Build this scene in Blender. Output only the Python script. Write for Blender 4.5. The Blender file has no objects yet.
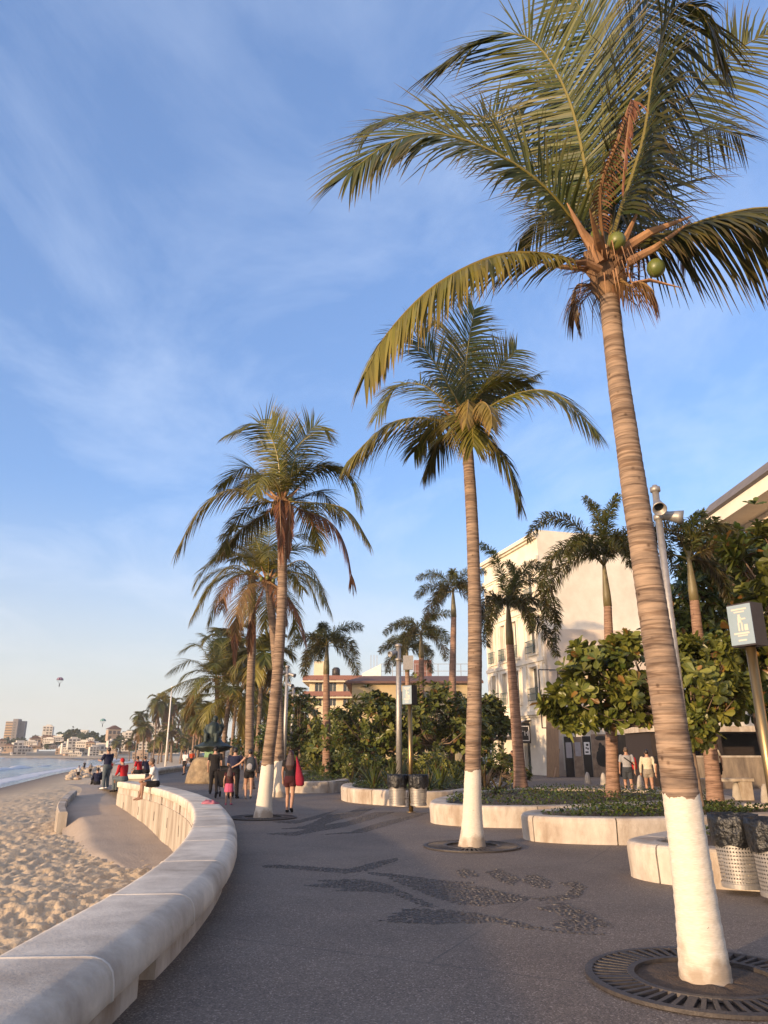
import bpy, math, random
import numpy as np
from mathutils import Vector as V, Matrix, noise as MN
R = math.radians
random.seed(7)
sc = bpy.context.scene
COL = sc.collection
# ------------------------------------------------------------------ camera
F_PX, CAM_H, PITCH = 740.0, 1.6, math.atan(240 / 740.0)
cp, sp = math.cos(PITCH), math.sin(PITCH)
cam_d = bpy.data.cameras.new('camera'); cam_d.lens = F_PX / 1024 * 36; cam_d.sensor_width = 36
cam_d.clip_start = 0.05; cam_d.clip_end = 9000
cam = bpy.data.objects.new('camera', cam_d); COL.objects.link(cam)
cam.location = (0, 0, CAM_H); cam.rotation_euler = (R(90) + PITCH, 0, 0)
sc.camera = cam

def at(px, py, Y=None, z=None):
    """photo pixel -> world point on the plane y=Y or z=z"""
    u, v = (px - 384) / F_PX, (512 - py) / F_PX
    d = V((u, cp - v * sp, sp + v * cp))
    t = Y / d.y if Y is not None else (z - CAM_H) / d.z
    return V((0, 0, CAM_H)) + d * t

# ------------------------------------------------------------------ mesh builder
ROOT = {}          # object -> world origin its mesh is measured from
class MB:
    def __init__(s): s.v = []; s.f = []; s.m = []; s.c = []; s.has_c = False; s.col = (0, 0, 0, 1)
    def vert(s, p, c=None):
        s.v.append(tuple(p)); s.c.append(c if c is not None else s.col)
        return len(s.v) - 1
    def face(s, ids, m=0): s.f.append(tuple(ids)); s.m.append(m)
    def quad(s, a, b, c, d, m=0): s.face([s.vert(a), s.vert(b), s.vert(c), s.vert(d)], m)
    def obox(s, c, ax, ay, az, m=0):
        """box from centre and three half-axis vectors"""
        c = V(c); ax, ay, az = V(ax), V(ay), V(az); ids = []
        for i in (-1, 1):
            for j in (-1, 1):
                for k in (-1, 1): ids.append(s.vert(c + ax * i + ay * j + az * k))
        for q in ((0, 1, 3, 2), (4, 6, 7, 5), (0, 4, 5, 1), (2, 3, 7, 6), (0, 2, 6, 4), (1, 5, 7, 3)):
            s.face([ids[t] for t in q], m)
    def box(s, x0, x1, y0, y1, z0, z1, m=0):
        s.obox(((x0 + x1) / 2, (y0 + y1) / 2, (z0 + z1) / 2), ((x1 - x0) / 2, 0, 0), (0, (y1 - y0) / 2, 0), (0, 0, (z1 - z0) / 2), m)
    def bar(s, a, b, w, h=None, m=0):
        a, b = V(a), V(b); d = b - a
        if d.length < 1e-6: return
        z = V((0, 0, 1)) if abs(d.normalized().z) < .95 else V((0, 1, 0))
        x = d.cross(z).normalized(); y = x.cross(d).normalized()
        s.obox((a + b) / 2, d / 2, x * w / 2, y * (h or w) / 2, m)
    def tube(s, pts, rad, n=8, m=0, cap=True, fn=None, cols=None, ell=None):
        pts = [V(p) for p in pts]; N = len(pts)
        if not hasattr(rad, '__len__'): rad = [rad] * N
        rings = []; px = None
        for i, p in enumerate(pts):
            t = (pts[min(i + 1, N - 1)] - pts[max(i - 1, 0)])
            t = t.normalized() if t.length > 1e-9 else V((0, 0, 1))
            if px is None:
                r0 = V((1, 0, 0)) if abs(t.x) < .9 else V((0, 1, 0))
                px = (r0 - t * r0.dot(t)).normalized()
            else:
                px = px - t * px.dot(t)
                px = px.normalized() if px.length > 1e-6 else V((1, 0, 0))
            py = t.cross(px); ring = []
            for k in range(n):
                a = 2 * math.pi * k / n
                r = rad[i] if fn is None else fn(i, a, rad[i])
                e = ell if ell else (1, 1)
                ring.append(s.vert(p + px * math.cos(a) * r * e[0] + py * math.sin(a) * r * e[1], cols[i] if cols else None))
            rings.append(ring)
        for i in range(N - 1):
            for k in range(n):
                s.face((rings[i][k], rings[i][(k + 1) % n], rings[i + 1][(k + 1) % n], rings[i + 1][k]), m)
        if cap:
            s.face(rings[0][::-1], m); s.face(rings[-1], m)
    def lathe(s, prof, c=(0, 0, 0), n=24, m=0, ax=None):
        """prof: list of (r, z)"""
        c = V(c); rings = []
        M = ax.to_matrix().to_3x3() if ax is not None else Matrix.Identity(3)
        for r, z in prof:
            rings.append([s.vert(c + M @ V((r * math.cos(2 * math.pi * k / n), r * math.sin(2 * math.pi * k / n), z))) for k in range(n)])
        for i in range(len(prof) - 1):
            for k in range(n):
                s.face((rings[i][k], rings[i][(k + 1) % n], rings[i + 1][(k + 1) % n], rings[i + 1][k]), m)
        return rings
    def ball(s, c, r, n=10, m=0):
        """r: radius or (rx,ry,rz)"""
        c = V(c); r = V(r) if hasattr(r, '__len__') else V((r, r, r)); h = n // 2; rings = []
        top = s.vert(c + V((0, 0, r.z))); bot = s.vert(c - V((0, 0, r.z)))
        for i in range(1, h):
            th = math.pi * i / h
            rings.append([s.vert(c + V((r.x * math.sin(th) * math.cos(2 * math.pi * k / n), r.y * math.sin(th) * math.sin(2 * math.pi * k / n), r.z * math.cos(th)))) for k in range(n)])
        for k in range(n):
            s.face((top, rings[0][k], rings[0][(k + 1) % n]), m); s.face((bot, rings[-1][(k + 1) % n], rings[-1][k]), m)
            for i in range(len(rings) - 1):
                s.face((rings[i][k], rings[i + 1][k], rings[i + 1][(k + 1) % n], rings[i][(k + 1) % n]), m)
    def prism(s, poly, z0, z1, m=0, m_top=None):
        n = len(poly)
        a = [s.vert((p[0], p[1], z0)) for p in poly]; b = [s.vert((p[0], p[1], z1)) for p in poly]
        for i in range(n): s.face((a[i], a[(i + 1) % n], b[(i + 1) % n], b[i]), m)
        s.face(a[::-1], m); s.face(b, m if m_top is None else m_top)
    def loft(s, rings, m=0, closed=True):
        ids = [[s.vert(p) for p in r] for r in rings]; n = len(ids[0])
        for i in range(len(ids) - 1):
            for k in range(n): s.face((ids[i][k], ids[i][(k + 1) % n], ids[i + 1][(k + 1) % n], ids[i + 1][k]), m)
        if closed: s.face(ids[0][::-1], m); s.face(ids[-1], m)
    def build(s, name, mats, parent=None, smooth=False, origin=None, tint=False):
        me = bpy.data.meshes.new(name)
        if parent is not None: o0 = ROOT[parent]
        elif origin is not None: o0 = V(origin)
        else:
            A = np.array(s.v); o0 = V(((A[:, 0].min() + A[:, 0].max()) / 2, (A[:, 1].min() + A[:, 1].max()) / 2, A[:, 2].min()))
        A = np.array(s.v) - np.array(o0)
        me.from_pydata(A.tolist(), [], s.f)
        if not isinstance(mats, (list, tuple)): mats = [mats]
        for mt in mats: me.materials.append(mt)
        me.polygons.foreach_set('material_index', s.m)
        if smooth: me.polygons.foreach_set('use_smooth', [True] * len(s.f))
        if tint:
            ca = me.color_attributes.new('tint', 'FLOAT_COLOR', 'POINT')
            ca.data.foreach_set('color', np.array(s.c, dtype=np.float32).ravel())
        me.update()
        o = bpy.data.objects.new(name, me); COL.objects.link(o)
        ROOT[o] = o0
        if parent is not None: o.parent = parent
        else: o.location = o0
        return o

def tag(o, label=None, cat=None, group=None, kind=None):
    if label: o['label'] = label
    if cat: o['category'] = cat
    if group: o['group'] = group
    if kind: o['kind'] = kind
    return o
def thing(name, label, cat, loc=(0, 0, 0), group=None):
    o = bpy.data.objects.new(name, None); COL.objects.link(o); o.location = loc; o.empty_display_size = .2
    ROOT[o] = V(loc)
    return tag(o, label, cat, group)
def copy_tree(o, loc=None, rz=None, scale=None, label=None, parent=None):
    c = o.copy(); COL.objects.link(c)
    ROOT[c] = V(loc) if loc is not None else ROOT.get(o, V((0, 0, 0)))
    if parent is not None: c.parent = parent
    for ch in list(o.children): copy_tree(ch, parent=c)
    if loc is not None: c.location = loc
    if rz is not None: c.rotation_euler.z = rz
    if scale is not None: c.scale = (scale,) * 3 if not hasattr(scale, '__len__') else scale
    if label: c['label'] = label
    return c

def catmull(pts, n, closed=False):
    pts = [V(p) for p in pts]; out = []; N = len(pts)
    segs = N if closed else N - 1
    for i in range(segs):
        if closed: p0, p1, p2, p3 = pts[(i - 1) % N], pts[i], pts[(i + 1) % N], pts[(i + 2) % N]
        else: p0, p1, p2, p3 = pts[max(i - 1, 0)], pts[i], pts[i + 1], pts[min(i + 2, N - 1)]
        for k in range(n):
            t = k / n
            out.append(.5 * ((2 * p1) + (p2 - p0) * t + (2 * p0 - 5 * p1 + 4 * p2 - p3) * t * t + (3 * p1 - p0 - 3 * p2 + p3) * t ** 3))
    if not closed: out.append(pts[-1])
    return out
def resample(pts, n):
    L = [0]
    for a, b in zip(pts, pts[1:]): L.append(L[-1] + (b - a).length)
    out = []; j = 0
    for i in range(n):
        s = L[-1] * i / (n - 1)
        while j < len(pts) - 2 and L[j + 1] < s: j += 1
        d = L[j + 1] - L[j]
        out.append(pts[j].lerp(pts[j + 1], (s - L[j]) / d if d > 1e-9 else 0))
    return out, L[-1]

# ------------------------------------------------------------------ materials
def nodes(name):
    m = bpy.data.materials.new(name); m.use_nodes = True
    nt = m.node_tree; b = nt.nodes['Principled BSDF']
    return m, nt, b
def N(nt, t, **k):
    n = nt.nodes.new(t)
    for a, v in k.items():
        if a.startswith('i_'): n.inputs[a[2:].replace('_', ' ')].default_value = v
        else: setattr(n, a, v)
    return n
def ramp(nt, stops):
    r = nt.nodes.new('ShaderNodeValToRGB'); e = r.color_ramp.elements
    while len(e) < len(stops): e.new(.5)
    for x, (p, c) in zip(e, stops):
        x.position = p; x.color = (*c, 1) if len(c) == 3 else c
    return r
def mat(name, c1, c2=None, scale=6., rough=.8, bump=.3, bscale=None, metal=0., detail=6., spec=.5, coat=0., dirt=None, dscale=.8, stretch=None, bdist=.02):
    """two-tone noise material with a large dirt layer and bump"""
    m, nt, b = nodes(name); L = nt.links
    c2 = c2 or tuple(x * .75 for x in c1)
    tc = N(nt, 'ShaderNodeTexCoord'); src = tc.outputs['Object']
    if stretch:
        mp = N(nt, 'ShaderNodeMapping'); mp.inputs['Scale'].default_value = stretch; L.new(src, mp.inputs[0]); src = mp.outputs[0]
    n1 = N(nt, 'ShaderNodeTexNoise', i_Scale=scale, i_Detail=detail, i_Roughness=.6); L.new(src, n1.inputs[0])
    r = ramp(nt, [(.35, c2), (.65, c1)]); L.new(n1.outputs[0], r.inputs[0]); out = r.outputs[0]
    if dirt:
        n2 = N(nt, 'ShaderNodeTexNoise', i_Scale=dscale, i_Detail=8., i_Roughness=.65); L.new(src, n2.inputs[0])
        r2 = ramp(nt, [(.42, (0, 0, 0)), (.68, (1, 1, 1))]); L.new(n2.outputs[0], r2.inputs[0])
        mx = N(nt, 'ShaderNodeMix', data_type='RGBA'); L.new(r2.outputs[0], mx.inputs[0]); L.new(out, mx.inputs[6]); mx.inputs[7].default_value = (*dirt, 1); out = mx.outputs[2]
    L.new(out, b.inputs['Base Color'])
    b.inputs['Roughness'].default_value = rough; b.inputs['Metallic'].default_value = metal
    b.inputs['Specular IOR Level'].default_value = spec; b.inputs['Coat Weight'].default_value = coat
    if bump:
        n3 = N(nt, 'ShaderNodeTexNoise', i_Scale=bscale or scale * 4, i_Detail=5.); L.new(src, n3.inputs[0])
        bp = N(nt, 'ShaderNodeBump', i_Strength=bump, i_Distance=bdist); L.new(n3.outputs[0], bp.inputs['Height']); L.new(bp.outputs[0], b.inputs['Normal'])
    return m

def leaf_mat(name, green, yellow, dry, trans=.35, rough=.45):
    """tint attribute: R = yellowing, G = drying, B = brightness variation"""
    m, nt, b = nodes(name); L = nt.links
    at_ = N(nt, 'ShaderNodeAttribute', attribute_name='tint'); sep = N(nt, 'ShaderNodeSeparateColor'); L.new(at_.outputs['Color'], sep.inputs[0])
    m1 = N(nt, 'ShaderNodeMix', data_type='RGBA'); m1.inputs[6].default_value = (*green, 1); m1.inputs[7].default_value = (*yellow, 1); L.new(sep.outputs[0], m1.inputs[0])
    m2 = N(nt, 'ShaderNodeMix', data_type='RGBA'); L.new(m1.outputs[2], m2.inputs[6]); m2.inputs[7].default_value = (*dry, 1); L.new(sep.outputs[1], m2.inputs[0])
    hs = N(nt, 'ShaderNodeHueSaturation'); L.new(m2.outputs[2], hs.inputs['Color'])
    ma = N(nt, 'ShaderNodeMath', operation='MULTIPLY_ADD'); L.new(sep.outputs[2], ma.inputs[0]); ma.inputs[1].default_value = .9; ma.inputs[2].default_value = .48; L.new(ma.outputs[0], hs.inputs['Value'])
    L.new(hs.outputs[0], b.inputs['Base Color']); b.inputs['Roughness'].default_value = rough
    b.inputs['Specular IOR Level'].default_value = .35
    tr = N(nt, 'ShaderNodeBsdfTranslucent'); L.new(hs.outputs[0], tr.inputs[0])
    ms = N(nt, 'ShaderNodeMixShader'); ms.inputs[0].default_value = trans
    L.new(b.outputs[0], ms.inputs[1]); L.new(tr.outputs[0], ms.inputs[2])
    L.new(ms.outputs[0], nt.nodes['Material Output'].inputs[0])
    return m

M = {}
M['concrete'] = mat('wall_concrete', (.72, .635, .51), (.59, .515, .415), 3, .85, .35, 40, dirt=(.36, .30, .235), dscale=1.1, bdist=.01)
M['concrete_face'] = mat('beach_wall_concrete', (.52, .45, .36), (.38, .32, .25), 2.2, .9, .4, 30, dirt=(.22, .17, .12), dscale=.9, stretch=(1.6, 1.6, .35))
M['mortar'] = mat('pale_mortar', (.62, .56, .47), (.52, .47, .40), 12, .8, .2)
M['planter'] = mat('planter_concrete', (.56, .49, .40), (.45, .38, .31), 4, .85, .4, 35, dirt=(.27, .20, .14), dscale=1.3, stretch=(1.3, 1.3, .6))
M['groove'] = mat('dark_joint', (.06, .05, .04), None, 8, .95, 0)
M['soil'] = mat('soil', (.10, .065, .04), (.05, .035, .025), 14, .95, .8, 50)
M['iron'] = mat('cast_iron', (.075, .062, .055), (.045, .038, .035), 20, .6, .3, 60, metal=.3)
M['steel'] = mat('galvanised_steel', (.40, .37, .34), (.30, .28, .26), 10, .5, .1, 60, metal=.6)
M['brass'] = mat('brushed_bronze_post', (.36, .25, .12), (.25, .17, .08), 8, .38, .1, 60, metal=.9, stretch=(1, 1, .15))
M['bag'] = mat('black_plastic_bag', (.012, .012, .013), None, 8, .36, .9, 13, spec=.5, bdist=.05)
M['darkbox'] = mat('dark_brown_box', (.035, .025, .022), None, 8, .5, .1)
M['sign_blue'] = mat('blue_grey_panel', (.25, .32, .37), (.23, .30, .34), 6, .5, 0)
M['white'] = mat('white_paint', (.78, .75, .69), (.70, .66, .6), 3, .7, .15, 40)
M['hotel'] = mat('cream_render', (.78, .71, .58), (.73, .65, .52), 1.2, .85, .2, 25, dirt=(.64, .56, .44), dscale=.4)
M['pinkwall'] = mat('pink_cream_render', (.68, .56, .44), (.60, .49, .38), 1., .9, .2, 20, dirt=(.46, .37, .28), dscale=.5)
M['brownwall'] = mat('bare_brown_masonry', (.30, .20, .12), (.20, .13, .08), 1.6, .95, .4, 20, dirt=(.12, .08, .05), dscale=.7)
M['black_panel'] = mat('black_painted_board', (.022, .018, .016), (.012, .010, .009), 2.5, .33, .1, 20, dirt=(.05, .04, .03), dscale=1.2, stretch=(1, 1, .3))
M['tan_panel'] = mat('tan_scraped_board', (.28, .20, .13), (.17, .11, .07), 3, .5, .2)
M['timber'] = mat('raw_timber', (.42, .26, .14), (.30, .18, .10), 5, .8, .2, stretch=(4, 4, .4))
M['glass'] = mat('dark_glass', (.035, .04, .042), (.02, .024, .026), 2, .08, 0, spec=.8)
M['teal'] = mat('weathered_teal_iron', (.10, .15, .13), None, 8, .6, .1)
M['grey_awning'] = mat('grey_awning_cloth', (.36, .33, .32), (.30, .27, .27), 4, .85, .2)
M['yellow'] = mat('ochre_render', (.50, .38, .21), (.45, .34, .18), 1.5, .9, .2)
M['beige'] = mat('beige_render', (.66, .55, .38), (.60, .49, .33), 1.5, .9, .2)
M['redroof'] = mat('red_clay_tiles', (.16, .085, .06), (.12, .06, .045), 5, .85, .6, 14)
M['redrail'] = mat('dull_red_balcony', (.26, .12, .09), None, 5, .8, .1)
M['roofgrey'] = mat('grey_roof_felt', (.17, .15, .14), (.13, .115, .11), 2, .9, .2)
M['bronze'] = mat('green_bronze', (.035, .052, .044), (.02, .026, .024), 5, .55, .3, metal=.4)
M['verd'] = mat('verdigris', (.22, .36, .20), (.15, .26, .15), 6, .7, .2)
M['boulder'] = mat('tan_boulder', (.36, .27, .16), (.24, .17, .10), 3, .95, .9, 9, dirt=(.15, .11, .07), dscale=2, bdist=.06)
M['husk'] = mat('palm_husk_fibre', (.26, .15, .075), (.10, .055, .03), 9, .95, .6, 30, stretch=(1, 1, .4))
M['stub'] = mat('dry_petiole', (.38, .20, .09), (.22, .11, .05), 6, .75, .3, stretch=(1, 1, .3))
M['coconut'] = mat('green_coconut', (.15, .16, .03), (.09, .11, .022), 5, .4, .1)
M['bark'] = mat('grey_brown_bark', (.22, .15, .10), (.12, .08, .055), 9, .95, .7, 24, stretch=(1, 1, .4))
M['stone'] = mat('shore_stone', (.46, .37, .27), (.33, .26, .18), 2, .9, .5, 12)
M['bollard'] = mat('pale_stone_bollard', (.42, .37, .31), (.34, .30, .25), 5, .85, .3)
M['asphalt_far'] = mat('street_asphalt', (.085, .075, .07), (.06, .052, .05), 3, .9, .3)
M['far_wall'] = mat('far_white_walls', (.64, .58, .49), (.54, .48, .40), .4, .9, 0)
M['far_wall2'] = mat('far_tan_walls', (.44, .32, .22), (.38, .27, .19), .4, .9, 0)
M['far_tower_front'] = mat('tower_brown_front', (.46, .30, .17), (.36, .24, .14), .4, .9, 0)  # brown base tone of the tower's front block
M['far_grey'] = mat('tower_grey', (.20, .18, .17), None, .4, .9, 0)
M['far_win'] = mat('far_dark_openings', (.09, .075, .065), None, 1, .6, 0)
M['terrain'] = mat('dry_coast_ground', (.20, .155, .10), (.12, .10, .06), .05, .95, 0)

# coconut leaf, foxtail leaf, broad leaf, ground cover
M['palm'] = leaf_mat('coconut_leaf', (.040, .066, .011), (.26, .21, .03), (.20, .075, .04), .22)
M['fox'] = leaf_mat('foxtail_leaf', (.034, .060, .013), (.15, .16, .03), (.095, .032, .02), .2)
M['broad'] = leaf_mat('broad_leaf', (.045, .075, .014), (.22, .21, .04), (.24, .10, .03), .22, .35)
M['cover'] = leaf_mat('ground_cover_leaf', (.042, .070, .014), (.13, .14, .03), (.10, .05, .025), .2, .5)
M['rachis'] = leaf_mat('palm_rachis', (.10, .10, .025), (.25, .18, .04), (.24, .12, .06), .0, .4)

def trunk_mat(name, paint_h, c1, c2, ring=9., paint=True):
    m, nt, b = nodes(name); L = nt.links
    tc = N(nt, 'ShaderNodeTexCoord'); sx = N(nt, 'ShaderNodeSeparateXYZ'); L.new(tc.outputs['Object'], sx.inputs[0])
    nz = N(nt, 'ShaderNodeTexNoise', i_Scale=5., i_Detail=6.); L.new(tc.outputs['Object'], nz.inputs[0])
    # ring scars
    mp = N(nt, 'ShaderNodeMapping'); mp.inputs['Scale'].default_value = (1.6, 1.6, 15); L.new(tc.outputs['Object'], mp.inputs[0])
    n2 = N(nt, 'ShaderNodeTexNoise', i_Scale=1.6, i_Detail=7., i_Roughness=.65); L.new(mp.outputs[0], n2.inputs[0])
    r = ramp(nt, [(.30, c2), (.47, tuple(.5 * (a + d) for a, d in zip(c1, c2))), (.60, c1), (.75, tuple(min(1, x * 1.2) for x in c1))]); L.new(n2.outputs[0], r.inputs[0])
    # small dark pits
    vo = N(nt, 'ShaderNodeTexVoronoi', i_Scale=7.); L.new(tc.outputs['Object'], vo.inputs[0])
    pr = ramp(nt, [(.05, (.25, .2, .18)), (.16, (1, 1, 1))]); L.new(vo.outputs['Distance'], pr.inputs[0])
    mu = N(nt, 'ShaderNodeMix', data_type='RGBA', blend_type='MULTIPLY'); mu.inputs[0].default_value = .8; L.new(r.outputs[0], mu.inputs[6]); L.new(pr.outputs[0], mu.inputs[7])
    mq = N(nt, 'ShaderNodeMapping'); mq.inputs['Scale'].default_value = (.55, .55, 12); L.new(tc.outputs['Object'], mq.inputs[0])
    nq = N(nt, 'ShaderNodeTexNoise', i_Scale=1.1, i_Detail=4., i_Roughness=.5); L.new(mq.outputs[0], nq.inputs[0])
    rq = ramp(nt, [(.455, (1, 1, 1)), (.485, (.42, .36, .33)), (.50, (.42, .36, .33)), (.53, (1, 1, 1))]); L.new(nq.outputs[0], rq.inputs[0])
    mv = N(nt, 'ShaderNodeMix', data_type='RGBA', blend_type='MULTIPLY'); mv.inputs[0].default_value = .75; L.new(mu.outputs[2], mv.inputs[6]); L.new(rq.outputs[0], mv.inputs[7])
    out = mv.outputs[2]
    if paint:
        ad = N(nt, 'ShaderNodeMath', operation='MULTIPLY_ADD'); L.new(nz.outputs[0], ad.inputs[0]); ad.inputs[1].default_value = .26; L.new(sx.outputs[2], ad.inputs[2])
        lt = N(nt, 'ShaderNodeMath', operation='LESS_THAN'); L.new(ad.outputs[0], lt.inputs[0]); lt.inputs[1].default_value = paint_h + .13
        n5 = N(nt, 'ShaderNodeTexNoise', i_Scale=14., i_Detail=8.); L.new(mp.outputs[0], n5.inputs[0])
        wr = ramp(nt, [(.25, (.52, .45, .36)), (.42, (.58, .51, .41)), (.7, (.68, .61, .50))]); L.new(n5.outputs[0], wr.inputs[0])
        # chips of bare bark near the foot
        n6 = N(nt, 'ShaderNodeTexNoise', i_Scale=22., i_Detail=4.); L.new(tc.outputs['Object'], n6.inputs[0])
        gt = N(nt, 'ShaderNodeMath', operation='LESS_THAN'); L.new(n6.outputs[0], gt.inputs[0]); gt.inputs[1].default_value = .73
        mm = N(nt, 'ShaderNodeMath', operation='MULTIPLY'); L.new(lt.outputs[0], mm.inputs[0]); L.new(gt.outputs[0], mm.inputs[1])
        mx = N(nt, 'ShaderNodeMix', data_type='RGBA'); L.new(mm.outputs[0], mx.inputs[0]); L.new(out, mx.inputs[6]); L.new(wr.outputs[0], mx.inputs[7]); out = mx.outputs[2]
        # splashed soil over the lowest hand's breadth
        gz = N(nt, 'ShaderNodeMath', operation='MULTIPLY_ADD'); L.new(nz.outputs[0], gz.inputs[0]); gz.inputs[1].default_value = -.75; L.new(sx.outputs[2], gz.inputs[2])
        gr = ramp(nt, [(.0, (.75, .75, .75)), (.16, (0, 0, 0))]); ga = N(nt, 'ShaderNodeMath', operation='ADD'); L.new(gz.outputs[0], ga.inputs[0]); ga.inputs[1].default_value = .30; L.new(ga.outputs[0], gr.inputs[0])
        mg_ = N(nt, 'ShaderNodeMix', data_type='RGBA'); L.new(gr.outputs[0], mg_.inputs[0]); L.new(out, mg_.inputs[6]); mg_.inputs[7].default_value = (.27, .20, .14, 1); out = mg_.outputs[2]
    L.new(out, b.inputs['Base Color']); b.inputs['Roughness'].default_value = .85; b.inputs['Specular IOR Level'].default_value = .25
    ms = N(nt, 'ShaderNodeMapping'); ms.inputs['Scale'].default_value = (8, 8, 16); L.new(tc.outputs['Object'], ms.inputs[0])
    n4 = N(nt, 'ShaderNodeTexNoise', i_Scale=2.2, i_Detail=6.); L.new(ms.outputs[0], n4.inputs[0])
    bp = N(nt, 'ShaderNodeBump', i_Strength=.32, i_Distance=.015); L.new(n4.outputs[0], bp.inputs['Height']); L.new(bp.outputs[0], b.inputs['Normal'])
    return m
M['coco_trunk'] = trunk_mat('coconut_trunk', 1.28, (.31, .215, .145), (.12, .085, .065))
M['coco_trunk_plain'] = trunk_mat('coconut_trunk_bare', 0, (.29, .20, .135), (.11, .08, .06), paint=False)
M['fox_trunk'] = trunk_mat('foxtail_trunk', 0, (.33, .205, .14), (.17, .10, .07), paint=False)
M['crownshaft'] = mat('green_crownshaft', (.21, .165, .075), (.13, .105, .05), 5, .5, .1, stretch=(1, 1, .3))

def pavement_mat():
    m, nt, b = nodes('washed_aggregate_paving'); L = nt.links
    tc = N(nt, 'ShaderNodeTexCoord')
    v = N(nt, 'ShaderNodeTexVoronoi', i_Scale=95.); L.new(tc.outputs['Object'], v.inputs[0])
    sepc = N(nt, 'ShaderNodeSeparateColor'); L.new(v.outputs['Color'], sepc.inputs[0])
    r = ramp(nt, [(.0, (.082, .062, .046)), (.5, (.150, .115, .086)), (.9, (.21, .163, .123)), (1., (.38, .31, .25))]); L.new(sepc.outputs[0], r.inputs[0])
    n = N(nt, 'ShaderNodeTexNoise', i_Scale=.55, i_Detail=9., i_Roughness=.62); L.new(tc.outputs['Object'], n.inputs[0])
    rr = ramp(nt, [(.3, (.74, .72, .72)), (.7, (1.12, 1.1, 1.08))]); L.new(n.outputs[0], rr.inputs[0])
    mu = N(nt, 'ShaderNodeMix', data_type='RGBA', blend_type='MULTIPLY'); mu.inputs[0].default_value = 1; L.new(r.outputs[0], mu.inputs[6]); L.new(rr.outputs[0], mu.inputs[7])
    # casting seams and paler worn, sandy patches
    br = N(nt, 'ShaderNodeTexBrick', i_Scale=1.); br.offset = .5; br.inputs['Mortar Size'].default_value = .012; br.inputs['Brick Width'].default_value = 5.2; br.inputs['Row Height'].default_value = 3.1; br.inputs['Mortar Smooth'].default_value = .3
    mr = N(nt, 'ShaderNodeMapping'); mr.inputs['Rotation'].default_value = (0, 0, .45); L.new(tc.outputs['Object'], mr.inputs[0]); L.new(mr.outputs[0], br.inputs[0])
    ms = N(nt, 'ShaderNodeMix', data_type='RGBA'); mf = N(nt, 'ShaderNodeMath', operation='MULTIPLY'); L.new(br.outputs['Fac'], mf.inputs[0]); mf.inputs[1].default_value = .55; L.new(mf.outputs[0], ms.inputs[0]); L.new(mu.outputs[2], ms.inputs[6]); ms.inputs[7].default_value = (.045, .038, .035, 1)
    n3 = N(nt, 'ShaderNodeTexNoise', i_Scale=.35, i_Detail=10., i_Roughness=.7); L.new(tc.outputs['Object'], n3.inputs[0]); r3 = ramp(nt, [(.48, (0, 0, 0)), (.72, (.55, .55, .55))]); L.new(n3.outputs[0], r3.inputs[0])
    m3 = N(nt, 'ShaderNodeMix', data_type='RGBA'); L.new(r3.outputs[0], m3.inputs[0]); L.new(ms.outputs[2], m3.inputs[6]); m3.inputs[7].default_value = (.20, .165, .13, 1)
    L.new(m3.outputs[2], b.inputs['Base Color']); b.inputs['Roughness'].default_value = .75
    bp = N(nt, 'ShaderNodeBump', i_Strength=.5, i_Distance=.006); L.new(v.outputs['Distance'], bp.inputs['Height']); bp.invert = True; L.new(bp.outputs[0], b.inputs['Normal'])
    return m
M['pave'] = pavement_mat()
def pebble_mat():
    m, nt, b = nodes('dark_pebble_mosaic'); L = nt.links
    tc = N(nt, 'ShaderNodeTexCoord')
    v = N(nt, 'ShaderNodeTexVoronoi', i_Scale=19.); L.new(tc.outputs['Object'], v.inputs[0])
    r = ramp(nt, [(.0, (.056, .047, .041)), (.45, (.068, .057, .05)), (.8, (.046, .038, .034))]); L.new(v.outputs['Distance'], r.inputs[0])
    L.new(r.outputs[0], b.inputs['Base Color']); b.inputs['Roughness'].default_value = .5
    bp = N(nt, 'ShaderNodeBump', i_Strength=1., i_Distance=.03); bp.invert = True; L.new(v.outputs['Distance'], bp.inputs['Height']); L.new(bp.outputs[0], b.inputs['Normal'])
    return m
M['pebble'] = pebble_mat()
def sand_mat(name, c1, c2, bump):
    m, nt, b = nodes(name); L = nt.links
    tc = N(nt, 'ShaderNodeTexCoord'); g = N(nt, 'ShaderNodeNewGeometry')
    n = N(nt, 'ShaderNodeTexNoise', i_Scale=.9, i_Detail=10., i_Roughness=.65); L.new(g.outputs['Position'], n.inputs[0])
    r = ramp(nt, [(.3, c2), (.7, c1)]); L.new(n.outputs[0], r.inputs[0])
    at_ = N(nt, 'ShaderNodeAttribute', attribute_name='tint'); sep = N(nt, 'ShaderNodeSeparateColor'); L.new(at_.outputs['Color'], sep.inputs[0])
    mx = N(nt, 'ShaderNodeMix', data_type='RGBA'); L.new(sep.outputs[0], mx.inputs[0]); L.new(r.outputs[0], mx.inputs[6]); mx.inputs[7].default_value = (.15, .11, .08, 1)
    L.new(mx.outputs[2], b.inputs['Base Color']); b.inputs['Roughness'].default_value = .95
    n2 = N(nt, 'ShaderNodeTexNoise', i_Scale=14., i_Detail=6.); L.new(g.outputs['Position'], n2.inputs[0])
    bp = N(nt, 'ShaderNodeBump', i_Strength=bump, i_Distance=.04); L.new(n2.outputs[0], bp.inputs['Height']); L.new(bp.outputs[0], b.inputs['Normal'])
    return m
M['sand'] = sand_mat('beach_sand', (.57, .43, .27), (.47, .345, .21), .5)
M['ramp'] = sand_mat('sandy_ramp', (.38, .30, .225), (.32, .25, .185), .35)
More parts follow.
